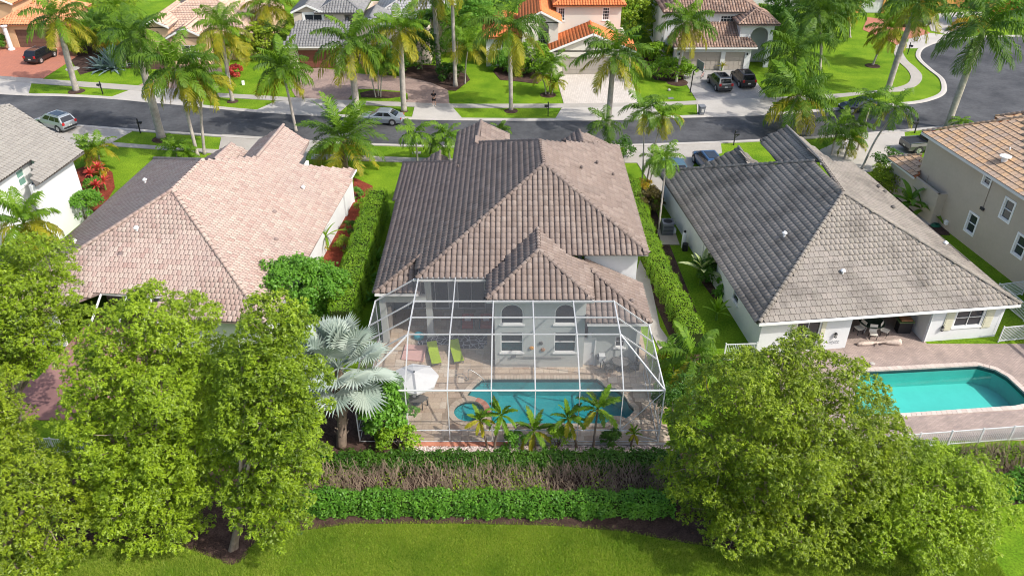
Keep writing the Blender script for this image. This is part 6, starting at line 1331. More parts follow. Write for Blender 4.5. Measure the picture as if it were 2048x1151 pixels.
hedge('hedge', 'dense green hedge by the lawn at the right edge, beyond the broad low tree', [(1960, 965), (2020, 958), (2090, 945), (2200, 925)], 1.3, 1.1, LEAF_RICH, 0.15, 260)
hedge('hedge', 'yellow green hedge along the white picket fence behind the aqua pool', [(1820, 912), (1900, 907), (2000, 899), (2150, 885)], 0.9, 0.9, LEAF_HEDGE, 0.13, 240)
hedge('hedge', 'clipped yellow green hedge in front of the cream wall at the top edge', [(1500, -2), (1540, 12), (1575, 22)], 1.2, 1.2, LEAF_HEDGE, 0.16, 120)
def twigs(label, x0, x1, y0, y1, n, h):
    mb = MB(); 
    for _ in range(n):
        x, y = rng.uniform(x0, x1), rng.uniform(y0, y1); b = np.array([x, y, 0.35 + 0.4 * (y - y0) / (y1 - y0)]); hh = h * rng.uniform(0.5, 1.15); l = rng.normal(0, 0.22, 2); m = b + np.array([l[0] * 0.4 + rng.normal(0, 0.06), l[1] * 0.4, hh * 0.5]); e = b + np.array([l[0], l[1], hh])
        mb.tube([b, m, e], [0.018, 0.014, 0.007], 3, cap=False)
        if rng.uniform() < 0.7: f = m + np.array([rng.normal(0, 0.16), rng.normal(0, 0.16), hh * 0.35]); mb.tube([m, f], [0.011, 0.006], 3, cap=False)
    o = mb.build('bare_twigs', TWIG); tag(o, label, 'twigs', kind='stuff')
yA, yB_ = G(900, 985, 1.2)[1], G(900, 930, 1.0)[1]
xA, xB = G(545, 955, 0.8)[0], G(1370, 955, 0.8)[0]
twigs('bare brown pruned stems between the two rows of the rear hedge', xA, xB, yA, yB_, 2600, 0.75)
twigs('bare brown pruned stems of the hedge at the right edge', G(1930, 930, .8)[0], G(2110, 930, .8)[0], G(2000, 945, 1.0)[1], G(2000, 890, 1.0)[1], 520, 0.75)
o = sheet('planting_bed', [(xA - 1, yA - 0.4), (xB + 1, yA - 0.4), (xB + 1, yB_ + 0.4), (xA - 1, yB_ + 0.4)], 0.34, MULCH)
# green sprouts among the bare stems
n = 9500; P = np.stack([rng.uniform(xA, xB, n), rng.uniform(yA, yB_, n), rng.uniform(0.4, 1.0, n)], 1); P = P[(np.sin(P[:, 0] * 1.7) + np.sin(P[:, 0] * 0.6 + 2) + rng.normal(0, 0.8, n)) > 0.2]
o = leaves_mesh('hedge_sprouts', P, np.tile([0, 0, 1.0], (len(P), 1)), np.full(len(P), 0.13), LEAF_HEDGE, None, 0.5); tag(o, 'scattered green sprouts among the bare stems of the rear hedge', 'sprouts', kind='stuff')

def bush(label, px, r, h, mat, leaf=0.16, n=1500, name='shrub', cat='shrub', group=None, z0=0.0, trans=None, aspect=0.5):
    c = G(*px); t = thing(name, label, cat, (c[0], c[1], 0), 0, group)
    rx = r if np.isscalar(r) else r[0]; ry = r if np.isscalar(r) else r[1]
    blobs = [(np.array([c[0], c[1], h * 0.5 + z0]), np.array([rx, ry, h * 0.5]))] + [(np.array([c[0] + rng.uniform(-.45, .45) * rx, c[1] + rng.uniform(-.45, .45) * ry, h * rng.uniform(0.45, 0.7) + z0]), np.array([rx, ry, h * 0.7]) * rng.uniform(0.45, 0.6)) for _ in range(4)]
    P, Nn, lob, Ax = cloud(blobs, max(14, int(26 * rx * h / 2)), max(8, n // max(14, int(26 * rx * h / 2)) // 2), min(0.5, 0.36 * rx + .08), 4, low=-0.6, star=leaf * 0.45)
    leaves_mesh('foliage', P, Nn, np.full(len(P), leaf), mat, t, aspect, jitter=0.5, axis=Ax)
    mb = MB()
    for b_ in blobs: mb.tube([(c[0], c[1], 0), b_[0]], [0.05, 0.02], 5)
    mb.build('stems', BARK, t); return t
bush('round clipped green bush against the white wall of the far left house', (172, 440), 1.35, 2.3, LEAF_RICH, 0.15, 5200)
bush('spreading bright green bush between the pink roof and the silver fan palm', (600, 640), (3.0, 2.2), 4.2, LEAF_RICH, 0.20, 9000)
bush('smaller bright green bush right of the spreading one by the hedge', (660, 620), (1.6, 1.5), 3.0, LEAF_RICH, 0.18, 3600)
bush('tall broad leaved green shrub between the silver fan palm and the white cage', (778, 868), (1.35, 1.1), 3.8, LEAF_RICH, 0.24, 5200, aspect=0.6)
bush('low green shrub at the foot of the tall broad leaved shrub', (800, 895), (1.0, 0.7), 1.2, LEAF_HEDGE, 0.16, 1800)
bush('pale green shrub right of the slim tree by the rear fence', (575, 870), (1.2, 1.0), 2.6, LEAF_RICH, 0.16, 2600)
for i, (px, r, h, m, lab) in enumerate([((1030, 893), 0.55, 0.9, LEAF_RICH, 'small dark green shrub in the pebbles, right of the double date palm'), ((1115, 893), 0.6, 1.2, LEAF_HEDGE, 'bright yellow green shrub in the pebbles, between the two slim date palms'), ((1228, 893), 0.55, 0.9, LEAF_DARK, 'small dark shrub in the pebbles right of the tallest date palm'), ((1345, 860), 1.3, 3.2, LEAF_DARK, 'dense dark shrub against the right front corner of the cage'), ((1360, 790), 1.2, 2.6, LEAF_RICH, 'leafy green shrub beside the right wall of the cage')]):
    bush(lab, px, r, h, m, 0.13, int(1400 * max(r, .8) ** 2), group='shrubs around the cage')
for px, r, h, m, lab in [((728, 420), 0.6, 0.9, LEAF_HEDGE, 'light green low shrub by the white wall, farthest of the three in the red mulch'), ((705, 465), 0.6, 0.8, LEAF_DARK, 'dark low shrub in the middle of the red mulch strip'), ((690, 500), 0.7, 0.9, LEAF_TREE2, 'olive low shrub in the red mulch strip, nearest the yellow bromeliad'), ((655, 560), 0.8, 1.0, LEAF_DARK, 'dark ferny shrub at the near end of the red mulch strip'), ((715, 395), 0.5, 0.8, LEAF_RICH, 'bright green low shrub at the corner of the white wall by the lawn')]:
    bush(lab, px, r, h, m, 0.12, 1000, group='low shrubs in the red mulch strip')
bush('dark red and green croton bush between the grey driveway and the clipped hedge', (1298, 425), (1.0, 0.9), 2.0, Mleaf('dark_croton_leaf', (0.06, 0.035, 0.02), (0.13, 0.11, 0.02), 0.25, (1, 1, 0.7), clump=2), 0.16, 2600)
bush('golden yellow low shrub behind the dark croton bush', (1288, 378), 0.6, 0.7, LEAF_YEL, 0.12, 700)
bush('leafy green shrub at the right front corner of the middle house', (1240, 318), 1.3, 1.8, LEAF_DARK, 0.16, 1800)
bush('olive green shrub by the beige garage wall, nearest the banana plant', (1795, 388), 1.2, 1.5, LEAF_TREE2, 0.15, 2000)
bush('yellow flecked shrub by the beige garage wall under the dark tree', (1770, 372), 1.4, 1.7, LEAF_TREE2, 0.15, 2200)
bush('dark green rounded shrub in front of the beige garage corner', (1768, 348), 1.0, 2.2, LEAF_DARK, 0.16, 1800)
bush('small shrub at the foot of the beige wall beside the olive one', (1818, 402), 0.8, 1.1, LEAF_HEDGE, 0.13, 1000)
bush('dark leafy shrub at the near end of the cane plant bed', (1410, 565), (1.1, 0.9), 1.8, LEAF_DARK, 0.18, 2000)
bush('low dark green shrub against the white side wall of the right house', (1455, 590), 0.8, 1.2, LEAF_RICH, 0.16, 1200)
# across the street
for px, r, h, m, lab in [
    ((1338, 158), (2.9, 1.7), 2.2, LEAF_HEDGE, 'rounded yellow green clipped shrub beside the pale garage doors'), ((1318, 120), (2.2, 2.6), 2.0, LEAF_HEDGE, 'clipped green shrub behind the rounded one, along the white house wall'),
    ((1262, 85), (3.2, 3.0), 7.5, LEAF_TREE, 'leafy yellow green tree between the orange roof and the white house'), ((1290, 70), (2.4, 3.0), 3.5, LEAF_RICH, 'dark green shrub row between the orange roofed and the white house'),
    ((10, 95), 1.0, 1.7, LEAF_RICH, 'ball shaped clipped bush nearest the peach house column'), ((6, 84), 0.9, 2.6, LEAF_RICH, 'second ball shaped bush behind the nearest one at the peach house'),
    ((175, 108), (2.2, 1.4), 2.4, LEAF_TREE2, 'olive shrub behind the leaning royal palm near the black car'), ((150, 92), (1.5, 1.2), 2.4, LEAF_RED, 'dark red leaved shrub behind the black car on the salmon driveway'),
    ((262, 128), (3.0, 1.6), 2.2, LEAF_DARK, 'dark green shrub mass behind the blue agave'), ((225, 98), (4.0, 2.5), 4.5, LEAF_DARK, 'tall dark green shrub mass in front of the pink roofed house'),
    ((235, 118), (1.7, 0.9), 2.0, LEAF_YEL, 'golden croton shrub behind the blue agave'), ((320, 112), (4.0, 2.0), 4.2, LEAF_DARK, 'dark green thicket under the gables of the pink roofed house'),
    ((480, 118), (2.6, 1.6), 2.8, LEAF_TREE2, 'brown green shrub beside the multi stem trunks'), ((470, 150), (0.9, 0.7), 0.9, LEAF_RED, 'low red brown bush at the foot of the multi stem palm'), ((520, 118), (2.0, 1.6), 4.2, LEAF_TREE2, 'loose olive shrub left of the slate roofed house'),
    ((845, 140), (2.6, 1.8), 4.6, LEAF_DARK, 'very dark shrub mass left of the grey palm trunk'), ((775, 150), (2.2, 1.2), 3.2, LEAF_RICH, 'green clipped shrub at the entrance of the slate roofed house'), ((900, 160), (1.4, 1.1), 1.6, LEAF_DARK, 'low dark ferns in the mulch at the end of the brown driveway'), ((880, 110), (3.4, 2.6), 6.0, LEAF_DARK, 'tall dark green thicket behind the grey palm trunks'),
    ((945, 100), (3.2, 2.6), 6.5, LEAF_RICH, 'tall green thicket of areca stems beside the white arched window'), ((1010, 140), (1.8, 1.2), 2.2, LEAF_RICH, 'green shrub under the white arched window'), ((1065, 150), (1.8, 1.3), 4.0, LEAF_HEDGE, 'tall yellow green shrub beside the dark front door'), ((1040, 150), (1.5, 1.0), 1.5, LEAF_DARK, 'low dark shrub behind the tall palm trunk near the orange roof'),
    ((960, 40), (5.0, 3.0), 7.0, LEAF_DARK, 'dark green tree mass at the top edge behind the palm trunks'), ((200, 40), (6, 3), 7, LEAF_TREE2, 'olive tree mass at the top edge behind the leaning royal palm'), ((1610, 75), (6, 3.5), 7, LEAF_DARK, 'dark green tree mass right of the white house with the brown roof'), ((1660, 40), (5, 3), 6, LEAF_RICH, 'green tree mass in front of the ochre house'), ((1550, 60), (2.6, 2.2), 3.0, LEAF_RICH, 'green shrub beside the arched entry of the white house'),
    ((1850, 48), (1.6, 1.3), 3.0, LEAF_YEL, 'golden shrub by the ochre house driveway'), ((1990, 48), (6, 2.6), 5, LEAF_RICH, 'green shrub mass at the top right corner'), ((1940, 62), (3, 1.2), 1.6, LEAF_YEL, 'low golden hedge at the top right corner'), ((2030, 30), (3, 1.2), 1.6, LEAF_RED, 'red leaved shrub in the top right corner'), ((1130, 10), (3, 2), 9, LEAF_DARK, 'dark tree top showing behind the orange roof'), ((700, 30), (4, 3), 6, LEAF_DARK, 'dark green shrub mass between the two slate roof gables')]:
    bush(lab, px, r, h, m, 0.26, int(700 * (np.prod(r) if not np.isscalar(r) else r * r) ** 0.7 * max(h, 2) ** 0.5), group='shrubs across the street', aspect=0.45)

# ------------------------------------------------------------------ palms
def frond_mesh(name, L, elev, curv, n, ll, droop, lw, mat, stem=0.028, back=0.5, start=0.14):
    """a feather leaf leaving the origin along +x; elev at the base, bending down by curv"""
    k = 12; pts = [np.zeros(3)]; ang = []
    for i in range(k): th = elev - curv * ((i + 0.5) / k) ** 1.15; ang.append(th); pts.append(pts[-1] + np.array([math.cos(th), 0, math.sin(th)]) * L / k)
    pts = np.array(pts); mb = MB(); mb.tube([pts[i] for i in range(0, k + 1, 2)], np.linspace(stem, 0.006, 7), 4, cap=False)
    V, F = [], []
    for i in range(n):
        t = start + (1 - start) * (i + 0.5) / n; f = t * k; j = min(int(f), k - 1); p = pts[j] + (pts[j + 1] - pts[j]) * (f - j); th = ang[j]; T = np.array([math.cos(th), 0, math.sin(th)]); U = np.array([-math.sin(th), 0, math.cos(th)])
        l = ll * (math.sin(math.pi * min(1, (t - start) / (1 - start) * 0.86 + 0.14)) ** 0.6) * rng.uniform(0.7, 1.15)
        for sd in (-1, 1):
            d = T * (back + 0.35 * t + rng.normal(0, 0.10)) + np.array([0, sd, 0]) * 0.9 + U * rng.uniform(-0.1, 0.4); d /= np.linalg.norm(d)
            m = p + d * l * 0.5 - np.array([0, 0, droop * l * 0.14]); e = p + d * l * (1 - 0.22 * droop) - np.array([0, 0, droop * l * 0.75]); wv = T * lw * 0.5
            b = len(V); V += [p - wv * 0.5, p + wv * 0.5, m + wv, m - wv, e]; F += [(b, b + 1, b + 2, b + 3), (b + 3, b + 2, b + 4)]
    mb.add(V, F); me = bpy.data.meshes.new(name); me.from_pydata([tuple(v) for v in mb.v], [], mb.f); me.materials.append(mat); me.update(); return me
def fan_mesh(name, pet, r, elev, mat, seg=26, spread=R(300), cup=0.25):
    """a folded fan blade on a stalk"""
    d = np.array([math.cos(elev), 0, math.sin(elev)]); hub = d * pet - np.array([0, 0, 0.08 * pet]); mb = MB(); mb.tube([np.zeros(3), d * pet * 0.5, hub], [0.045, 0.03, 0.022], 5, cap=False)
    U = np.array([-math.sin(elev), 0, math.cos(elev)]); V, F = [], []
    for i in range(seg):
        a0, a1 = -spread / 2 + spread * i / seg, -spread / 2 + spread * (i + 1) / seg; am = (a0 + a1) / 2
        def pt(a, rr, lift): 
            fold = 0.22 * abs(math.sin(a / 2)) ; q = hub + d * math.cos(a) * rr + np.array([0, 1, 0]) * math.sin(a) * rr + U * (lift + cup * rr * abs(math.sin(a)) * 0.6)
            q = q - np.array([0, 0, 0.16 * rr * rr / max(r, .1)]); return q
        rt = r * rng.uniform(0.9, 1.06) * (1 - 0.28 * (abs(am) / (spread / 2)) ** 2); b = len(V)
        V += [hub, pt(a0, rt * 0.62, -0.025), pt(am, rt * 0.62, 0.03), pt(a1, rt * 0.62, -0.025), pt(am + rng.normal(0, 0.02), rt, -0.04)]
        F += [(b, b + 1, b + 2), (b, b + 2, b + 3), (b + 1, b + 4, b + 2), (b + 2, b + 4, b + 3)]
    mb.add(V, F); me = bpy.data.meshes.new(name); me.from_pydata([tuple(v) for v in mb.v], [], mb.f); me.materials.append(mat); me.update(); return me
FM = {}
SPEC = { # kind: (leaves, elevations, curvature, leaflets, leaflet length/L, droop, leaflet width)
    'royal': (25, [80, 62, 44, 24, 4, -20, -42], [75, 90, 95, 90, 75, 50, 32], 30, 0.29, 0.90, 0.115),
    'coconut': (27, [82, 60, 40, 20, 2, -18, -42], [65, 85, 90, 85, 70, 55, 36], 30, 0.31, 1.0, 0.115),
    'date': (40, [76, 58, 42, 26, 8, -12, -34], [45, 60, 70, 75, 70, 60, 42], 32, 0.21, 0.30, 0.105),
    'small': (17, [74, 54, 36, 16, -6, -28], [75, 95, 105, 100, 80, 55], 22, 0.36, 0.65, 0.110),
    'areca': (18, [82, 68, 54, 38, 20, -2], [65, 80, 95, 100, 95, 80], 22, 0.36, 0.50, 0.110),
}
def fronds(kind, L, pal):
    key = (kind, round(L * 2) / 2, pal)
    if key not in FM:
        nl, el, cu, n, ll, dr, lw = SPEC[kind]; L_ = key[1]; out = []
        for i, (e, c) in enumerate(zip(el, cu)):
            m = {'g': [FROND] * 7, 'y': [FROND_B, FROND_B, FROND_B, FROND_Y, FROND_Y, FROND_Y, FROND_Y], 'b': [FROND_B] * 7, 'm': [FROND_B, FROND, FROND, FROND, FROND_B, FROND_Y, FROND_Y]}[pal][i]
            out.append(frond_mesh('frond', L_, R(e), R(c), n, ll * L_, dr, lw * (L_ / 3) ** 0.5, m))
        FM[key] = out
    return FM[key]
def palm(label, kind, base, top, lpx, pal='m', dy=0.0, tr=0.16, group='palms along the street', shaft=None, trunk=None, n=None, name='palm_tree', bend=0.12, base_z=0.0, dry=0):
    b = G(*base, base_z); T = Yp(top[0], top[1], b[1] + dy); dep = proj(T)[2]; L = lpx / FOCAL * dep * 1.08
    t = thing(name, label, 'palm tree', (b[0], b[1], 0), 0, group); shaft = (kind in ('royal', 'areca', 'small')) if shaft is None else shaft
    mid = (b + T) / 2 + np.array([(b[0] - T[0]) * bend, (b[1] - T[1]) * bend, 0]); S_ = T - (np.array([0, 0, 1.0]) * (0.9 if kind == 'royal' else 0.5) if shaft else 0)
    ln = smooth_line([b - np.array([0, 0, 0.05]), mid, S_], 7); k = len(ln); f = np.linspace(0, 1, k)
    if kind == 'royal': rad = tr * (1.15 - 0.25 * f + 0.25 * np.exp(-((f - 0.0) / 0.08) ** 2) + 0.12 * np.exp(-((f - 0.45) / 0.2) ** 2))
    else: rad = tr * (1.0 - 0.3 * f + 0.45 * np.exp(-(f / 0.06) ** 2))
    MB().tube(ln, rad, 10).build('trunk', trunk or (PTRUNK if kind != 'date' else PTRUNK2), t, smooth=True)
    if shaft: MB().tube([S_ - np.array([0, 0, 0.02]), S_ + (T - S_) * 0.3, T + np.array([0, 0, 0.15])], [rad[-1] * 1.02, rad[-1] * 1.25, rad[-1] * 0.5], 9).build('crownshaft', SHAFT, t, smooth=True)
    ms = fronds(kind, L, pal); nl = n or SPEC[kind][0]; off = offs(t); a = rng.uniform(0, 6.28)
    for i in range(nl):
        k = int(i * len(ms) / nl); k = min(len(ms) - 1, max(0, k)); a += 2.39996 + rng.normal(0, 0.12)
        o = bpy.data.objects.new('frond', ms[k]); s = rng.uniform(0.9, 1.08) * (L / (round(L * 2) / 2 or 0.5))
        p = T - off + np.array([math.cos(a), math.sin(a), 0]) * rad[-1] * 0.5 + np.array([0, 0, 0.12 * (1 - i / nl)])
        o.matrix_local = Matrix.Translation(Vector(p)) @ Matrix.Rotation(a, 4, 'Z') @ Matrix.Rotation(rng.normal(0, 0.22), 4, 'X') @ Matrix.Rotation(rng.normal(0, 0.15), 4, 'Y') @ Matrix.Scale(s, 4)
        link(o, t)
    if kind in ('royal', 'coconut'):                     # one or two dead leaves hanging by the trunk
        if 'dead' + kind not in FM: FM['dead' + kind] = frond_mesh('dead_frond', 2.6, R(-50), R(32), 26, 0.5, 0.9, 0.06, FROND_D)
        for q in range(rng.integers(0, 3)):
            o = bpy.data.objects.new('dead_frond', FM['dead' + kind]); o.matrix_local = Matrix.Translation(Vector(T - off - np.array([0, 0, 0.25]))) @ Matrix.Rotation(rng.uniform(0, 6.28), 4, 'Z') @ Matrix.Scale(L / 3.4, 4); link(o, t)
    return t
# (label, kind, foot, growing point, frond length in the view, shade)
PALMS = [
    ('thick trunked royal palm leaning over the verge near the black car', 'royal', (153, 182), (115, 38), 70, 'm', 0.30),
    ('stout pale royal palm with its foot on the near verge by the black mailbox', 'royal', (323, 276), (270, 75), 72, 'g', 0.36),
    ('yellow tipped coconut palm leaning left above the near verge', 'coconut', (395, 312), (352, 138), 82, 'm', 0.19),
    ('thin straight palm beside the leaning coconut palm on the near verge', 'coconut', (409, 308), (402, 160), 62, 'y', 0.16),
    ('yellow green royal palm on the far verge in front of the pink roofed house', 'royal', (465, 203), (442, 62), 68, 'y', 0.20),
    ('yellow green coconut palm leaning in front of the white apron behind the pink roof', 'coconut', (592, 262), (565, 140), 66, 'm', 0.17),
    ('tall royal palm with a broad dark crown left of the silver sedan', 'royal', (716, 244), (700, 88), 82, 'm', 0.32),
    ('tall royal palm with hanging yellow fronds right of the silver sedan', 'royal', (808, 222), (801, 62), 68, 'y', 0.27),
    ('yellow palm at the top edge in front of the slate gable', 'coconut', (545, 100), (537, 8), 58, 'y', 0.18),
    ('tall grey palm trunk rising out of the top edge beside the brown driveway', 'royal', (878, 142), (866, -22), 70, 'm', 0.28),
    ('dark palm trunk rising out of the top edge behind the person', 'coconut', (911, 173), (902, -60), 70, 'm', 0.24),
    ('tall palm with drooping dark crown left of the dark front door', 'royal', (1022, 221), (1019, 58), 82, 'm', 0.20),
    ('royal palm with long drooping fronds in front of the orange garage', 'royal', (1216, 256), (1227, 112), 82, 'm', 0.26),
    ('leaning coconut palm in front of the white house with brown roof', 'coconut', (1352, 165), (1375, 48), 62, 'm', 0.17),
    ('coconut palm with a wide dark crown above the verge near the two parked cars', 'coconut', (1600, 205), (1588, 112), 84, 'g', 0.20),
    ('low coconut palm with arching fronds over the road right of the grey driveway', 'coconut', (1566, 262), (1597, 190), 80, 'm', 0.2),
    ('dark coconut palm at the top edge left of the curving pavement', 'coconut', (1640, 140), (1640, 30), 80, 'g', 0.2),
    ('tall leaning royal palm trunk on the curving verge', 'royal', (1773, 188), (1833, 8), 75, 'm', 0.30),
    ('royal palm with a broad dark crown beside the asphalt turning circle', 'royal', (1893, 257), (1966, 62), 95, 'g', 0.30),
    ('small yellow palm on the lawn inside the curving pavement', 'coconut', (1745, 131), (1778, 62), 48, 'y', 0.14),
    ('palm at the top edge beside the ochre house', 'coconut', (1700, 75), (1690, 5), 55, 'm', 0.16),
    ('dark leaning palm trunk with a small crown beside the white driveway', 'small', (1723, 338), (1790, 218), 50, 'm', 0.11),
    ('thin palm with a small drooping crown in front of the dark blue car', 'small', (1715, 300), (1742, 205), 48, 'm', 0.11),
    ('small bushy palm beside the grey roof corner on the right', 'small', (1662, 310), (1676, 255), 46, 'm', 0.11),
    ('small yellow brown palm in the grass island of the white driveway', 'small', (1688, 318), (1700, 282), 38, 'y', 0.11),
    ('short palm at the kerb left of the white driveway', 'small', (1700, 300), (1712, 252), 36, 'g', 0.10),
    ('small palm behind the tan roof by the kerb at the right', 'small', (1925, 262), (1922, 246), 24, 'b', 0.08),
    ('slender christmas palm left of the front gable of the middle house', 'small', (836, 330), (830, 268), 40, 'b', 0.10),
    ('slender christmas palm hugging the front gable of the middle house', 'small', (900, 322), (893, 272), 38, 'b', 0.10),
    ('dark slender palm between the two christmas palms', 'small', (868, 326), (872, 288), 30, 'g', 0.09),
    ('short palm seen behind the front roof hip of the middle house', 'small', (1005, 290), (1000, 262), 26, 'g', 0.08),
    ('tall thin triple palm beside the driveway, its middle stem', 'small', (1284, 372), (1288, 222), 52, 'm', 0.075),
    ('tall thin triple palm beside the driveway, its right stem', 'small', (1292, 370), (1325, 232), 46, 'y', 0.075),
    ('dark green palm right of the front roof corner of the middle house', 'small', (1220, 318), (1212, 250), 44, 'g', 0.10),
    ('short bright palm in front of the white corner of the right house', 'small', (1316, 470), (1333, 318), 42, 'b', 0.08),
    ('thin pale palm left of the white corner of the right house', 'small', (1298, 372), (1312, 322), 36, 'b', 0.06),
    ('fan headed small palm left of the pale paver driveway', 'areca', (1098, 189), (1106, 128), 34, 'b', 0.08),
    ('smaller fan headed palm beside the pale paver driveway', 'areca', (1092, 190), (1085, 150), 30, 'y', 0.08),
    ('third low palm in the mulch ring by the pale paver driveway', 'areca', (1103, 190), (1112, 165), 24, 'y', 0.07),
    ('thin white stemmed palm in the brown driveway island, leaning left', 'areca', (752, 196), (728, 112), 40, 'g', 0.08),
    ('thin white stemmed palm in the brown driveway island, upright', 'areca', (757, 194), (757, 118), 40, 'm', 0.08),
    ('thin white stemmed palm in the brown driveway island, leaning right', 'areca', (761, 195), (768, 126), 36, 'm', 0.08),
    ('multi stem palm beside the brown driveway at the tan house', 'areca', (455, 158), (462, 98), 46, 'y', 0.12),
    ('bushy areca palm in the mulch right of the person', 'areca', (930, 168), (935, 95), 50, 'y', 0.09),
    ('areca palm behind the person with bright drooping leaves', 'areca', (915, 150), (915, 60), 48, 'b', 0.09),
    ('palm behind the blue agave with a dense green crown', 'areca', (255, 135), (240, 70), 55, 'b', 0.12),
    ('palm left of the tan gables with feathery bright fronds', 'areca', (215, 118), (235, 20), 60, 'b', 0.14),
    ('feathery palm overlapping the pale pink roof at the top edge', 'areca', (195, 105), (180, 62), 45, 'y', 0.12),
    ('palm filling the gap left of the slate roof', 'areca', (560, 112), (548, 70), 38, 'g', 0.12),
    ('small palm in front of the pink hip roof on the near verge', 'areca', (355, 318), (350, 300), 36, 'b', 0.06),
    ('low bright palm on the lawn by the pink roof ridge', 'areca', (380, 322), (378, 310), 24, 'b', 0.05),
    ('areca palm clump with hanging yellow leaves beside the far left house', 'areca', (205, 345), (195, 300), 42, 'y', 0.10),
    ('second areca palm clump beside the far left house', 'areca', (178, 335), (170, 300), 36, 'y', 0.10),
    ('feathery palm at the left edge in front of the far left white wall', 'coconut', (45, 560), (48, 448), 78, 'y', 0.14),
]
for lab, kind, base, top, lpx, pal, tr in PALMS: palm(lab, kind, base, top, lpx, pal, tr=tr)
palm('stout date palm with a full round crown behind the pink house gable', 'date', (690, 335), (686, 278), 92, 'm', tr=0.34, group=None, n=46)
palm('young coconut palm with glossy fronds at the right corner of the cage', 'coconut', (1385, 800), (1388, 718), 82, 'm', tr=0.13, group=None, n=13)
palm('low fan of bright fronds under the young coconut palm', 'areca', (1348, 745), (1345, 715), 48, 'y', tr=0.08, group=None)
for lab, base, top, l, pal in [('pygmy date palm at the left of a pair in front of the spa', (975, 896), (960, 842), 34, 'y'), ('pygmy date palm at the right of a pair in front of the spa', (988, 896), (1003, 832), 42, 'b'), ('thin bare young palm in the pebbles below the dolphin', (1071, 896), (1068, 862), 50, 'm'), ('leaning pygmy date palm in front of the middle of the pool', (1154, 896), (1136, 838), 42, 'm'), ('tallest pygmy date palm in front of the right end of the pool', (1186, 895), (1196, 818), 54, 'm'), ('small yellowed palm seedling in the pebbles near the cage corner', (1261, 893), (1268, 868), 20, 'y')]:
    palm(lab, 'date', base, top, l * 0.92, pal, tr=0.075, group='pygmy date palms along the cage', n=15)
# the silver fan palm
b = G(683, 893); T = Yp(677, 735, b[1] + 0.5); t = thing('fan_palm', 'large silver blue fan palm left of the white screen cage', 'palm tree', (b[0], b[1], 0))
ln = smooth_line([b, (b + T) / 2 + np.array([0.1, 0, 0]), T], 7); MB().tube(ln, np.linspace(0.30, 0.25, len(ln)), 12).build('trunk', PTRUNK2, t, smooth=True)
for q in range(9):                                       # old leaf bases
    c = ln[3 + q] if 3 + q < len(ln) else ln[-1]
    for k in range(4): a = k * 1.57 + q * 0.7; MB().tube([c + np.array([math.cos(a), math.sin(a), 0]) * 0.24, c + np.array([math.cos(a) * 0.42, math.sin(a) * 0.42, 0.22])], [0.07, 0.03], 5).build('leaf_base', PTRUNK2, t)
fel = [82, 68, 54, 38, 18, -6, -35]; fms = [fan_mesh('fan_leaf', 1.85, 1.5, R(e), SILVER, seg=30, spread=R(285)) for e in fel]; a = 0.4; nf = 32
for i in range(nf):
    k = int(i * 7 / nf); a += 2.39996; o = bpy.data.objects.new('fan_leaf', fms[k]); o.matrix_local = Matrix.Translation(Vector(T - offs(t))) @ Matrix.Rotation(a, 4, 'Z') @ Matrix.Rotation(rng.normal(0, 0.35), 4, 'X') @ Matrix.Rotation(rng.normal(0, 0.08), 4, 'Y') @ Matrix.Scale(rng.uniform(0.9, 1.1), 4); link(o, t)
# other leafy plants
def blade_plant(name, label, cat, px, n, L, w, mat, el=(20, 80), curv=40, cup=0.2, group=None, z=0.0, fold=0.15):
    c = G(*px); t = thing(name, label, cat, (c[0], c[1], 0), 0, group); ms = []
    for v in range(4):
        e = R(el[0] + (el[1] - el[0]) * v / 3); V, F = [], []; p = np.zeros(3); k = 6
        for i in range(k + 1):
            f = i / k; th = e - R(curv) * f; ww = w * (math.sin(math.pi * (0.12 + 0.88 * f)) ** 0.7) if i < k else 0.0; U = np.array([-math.sin(th), 0, math.cos(th)])
            V += [p + np.array([0, -ww / 2, 0]) + U * ww * fold, p, p + np.array([0, ww / 2, 0]) + U * ww * fold]
            if i < k: F += [(3 * i, 3 * i + 3, 3 * i + 4, 3 * i + 1), (3 * i + 1, 3 * i + 4, 3 * i + 5, 3 * i + 2)]
            p = p + np.array([math.cos(th), 0, math.sin(th)]) * L / k
        me = bpy.data.meshes.new('leaf'); me.from_pydata([tuple(q) for q in V], [], F); me.materials.append(mat); me.update(); ms.append(me)
    a = rng.uniform(0, 6)
    for i in range(n):
        a += 2.39996; o = bpy.data.objects.new('leaf', ms[(3 - i * 4 // n) % 4]); o.matrix_local = Matrix.Translation((0, 0, z)) @ Matrix.Rotation(a, 4, 'Z') @ Matrix.Rotation(rng.normal(0, 0.1), 4, 'Y') @ Matrix.Scale(rng.uniform(0.85, 1.1), 4); link(o, t)
    if z > 0: MB().tube([(0, 0, 0), (0, 0, z + 0.1)], [0.1, 0.07], 7).build('stem', SHAFT, t, local=True)
    return t
blade_plant('agave', 'big blue grey agave rosette on the lawn across the street', 'agave', (226, 138), 60, 3.3, 0.30, AGAVE, (8, 75), 25)
blade_plant('agave', 'smaller blue grey agave touching the big one on its left', 'agave', (203, 140), 34, 2.2, 0.24, AGAVE, (8, 70), 25)
blade_plant('banana_plant', 'banana plant with broad arching leaves against the beige wall', 'banana plant', (1812, 425), 9, 2.6, 0.6, BANANA, (15, 75), 70, z=1.0)
blade_plant('banana_plant', 'second banana plant nearer the beige side door', 'banana plant', (1842, 432), 8, 2.4, 0.55, BANANA, (10, 70), 75, z=0.6)
blade_plant('canna_plant', 'variegated broad leaved plant beside the white side wall of the right house', 'plant', (1400, 570), 12, 1.9, 0.45, Mleaf('variegated_leaf', (0.10, 0.20, 0.03), (0.42, 0.46, 0.24), 0.3, clump=5), (35, 82), 45, z=1.2)
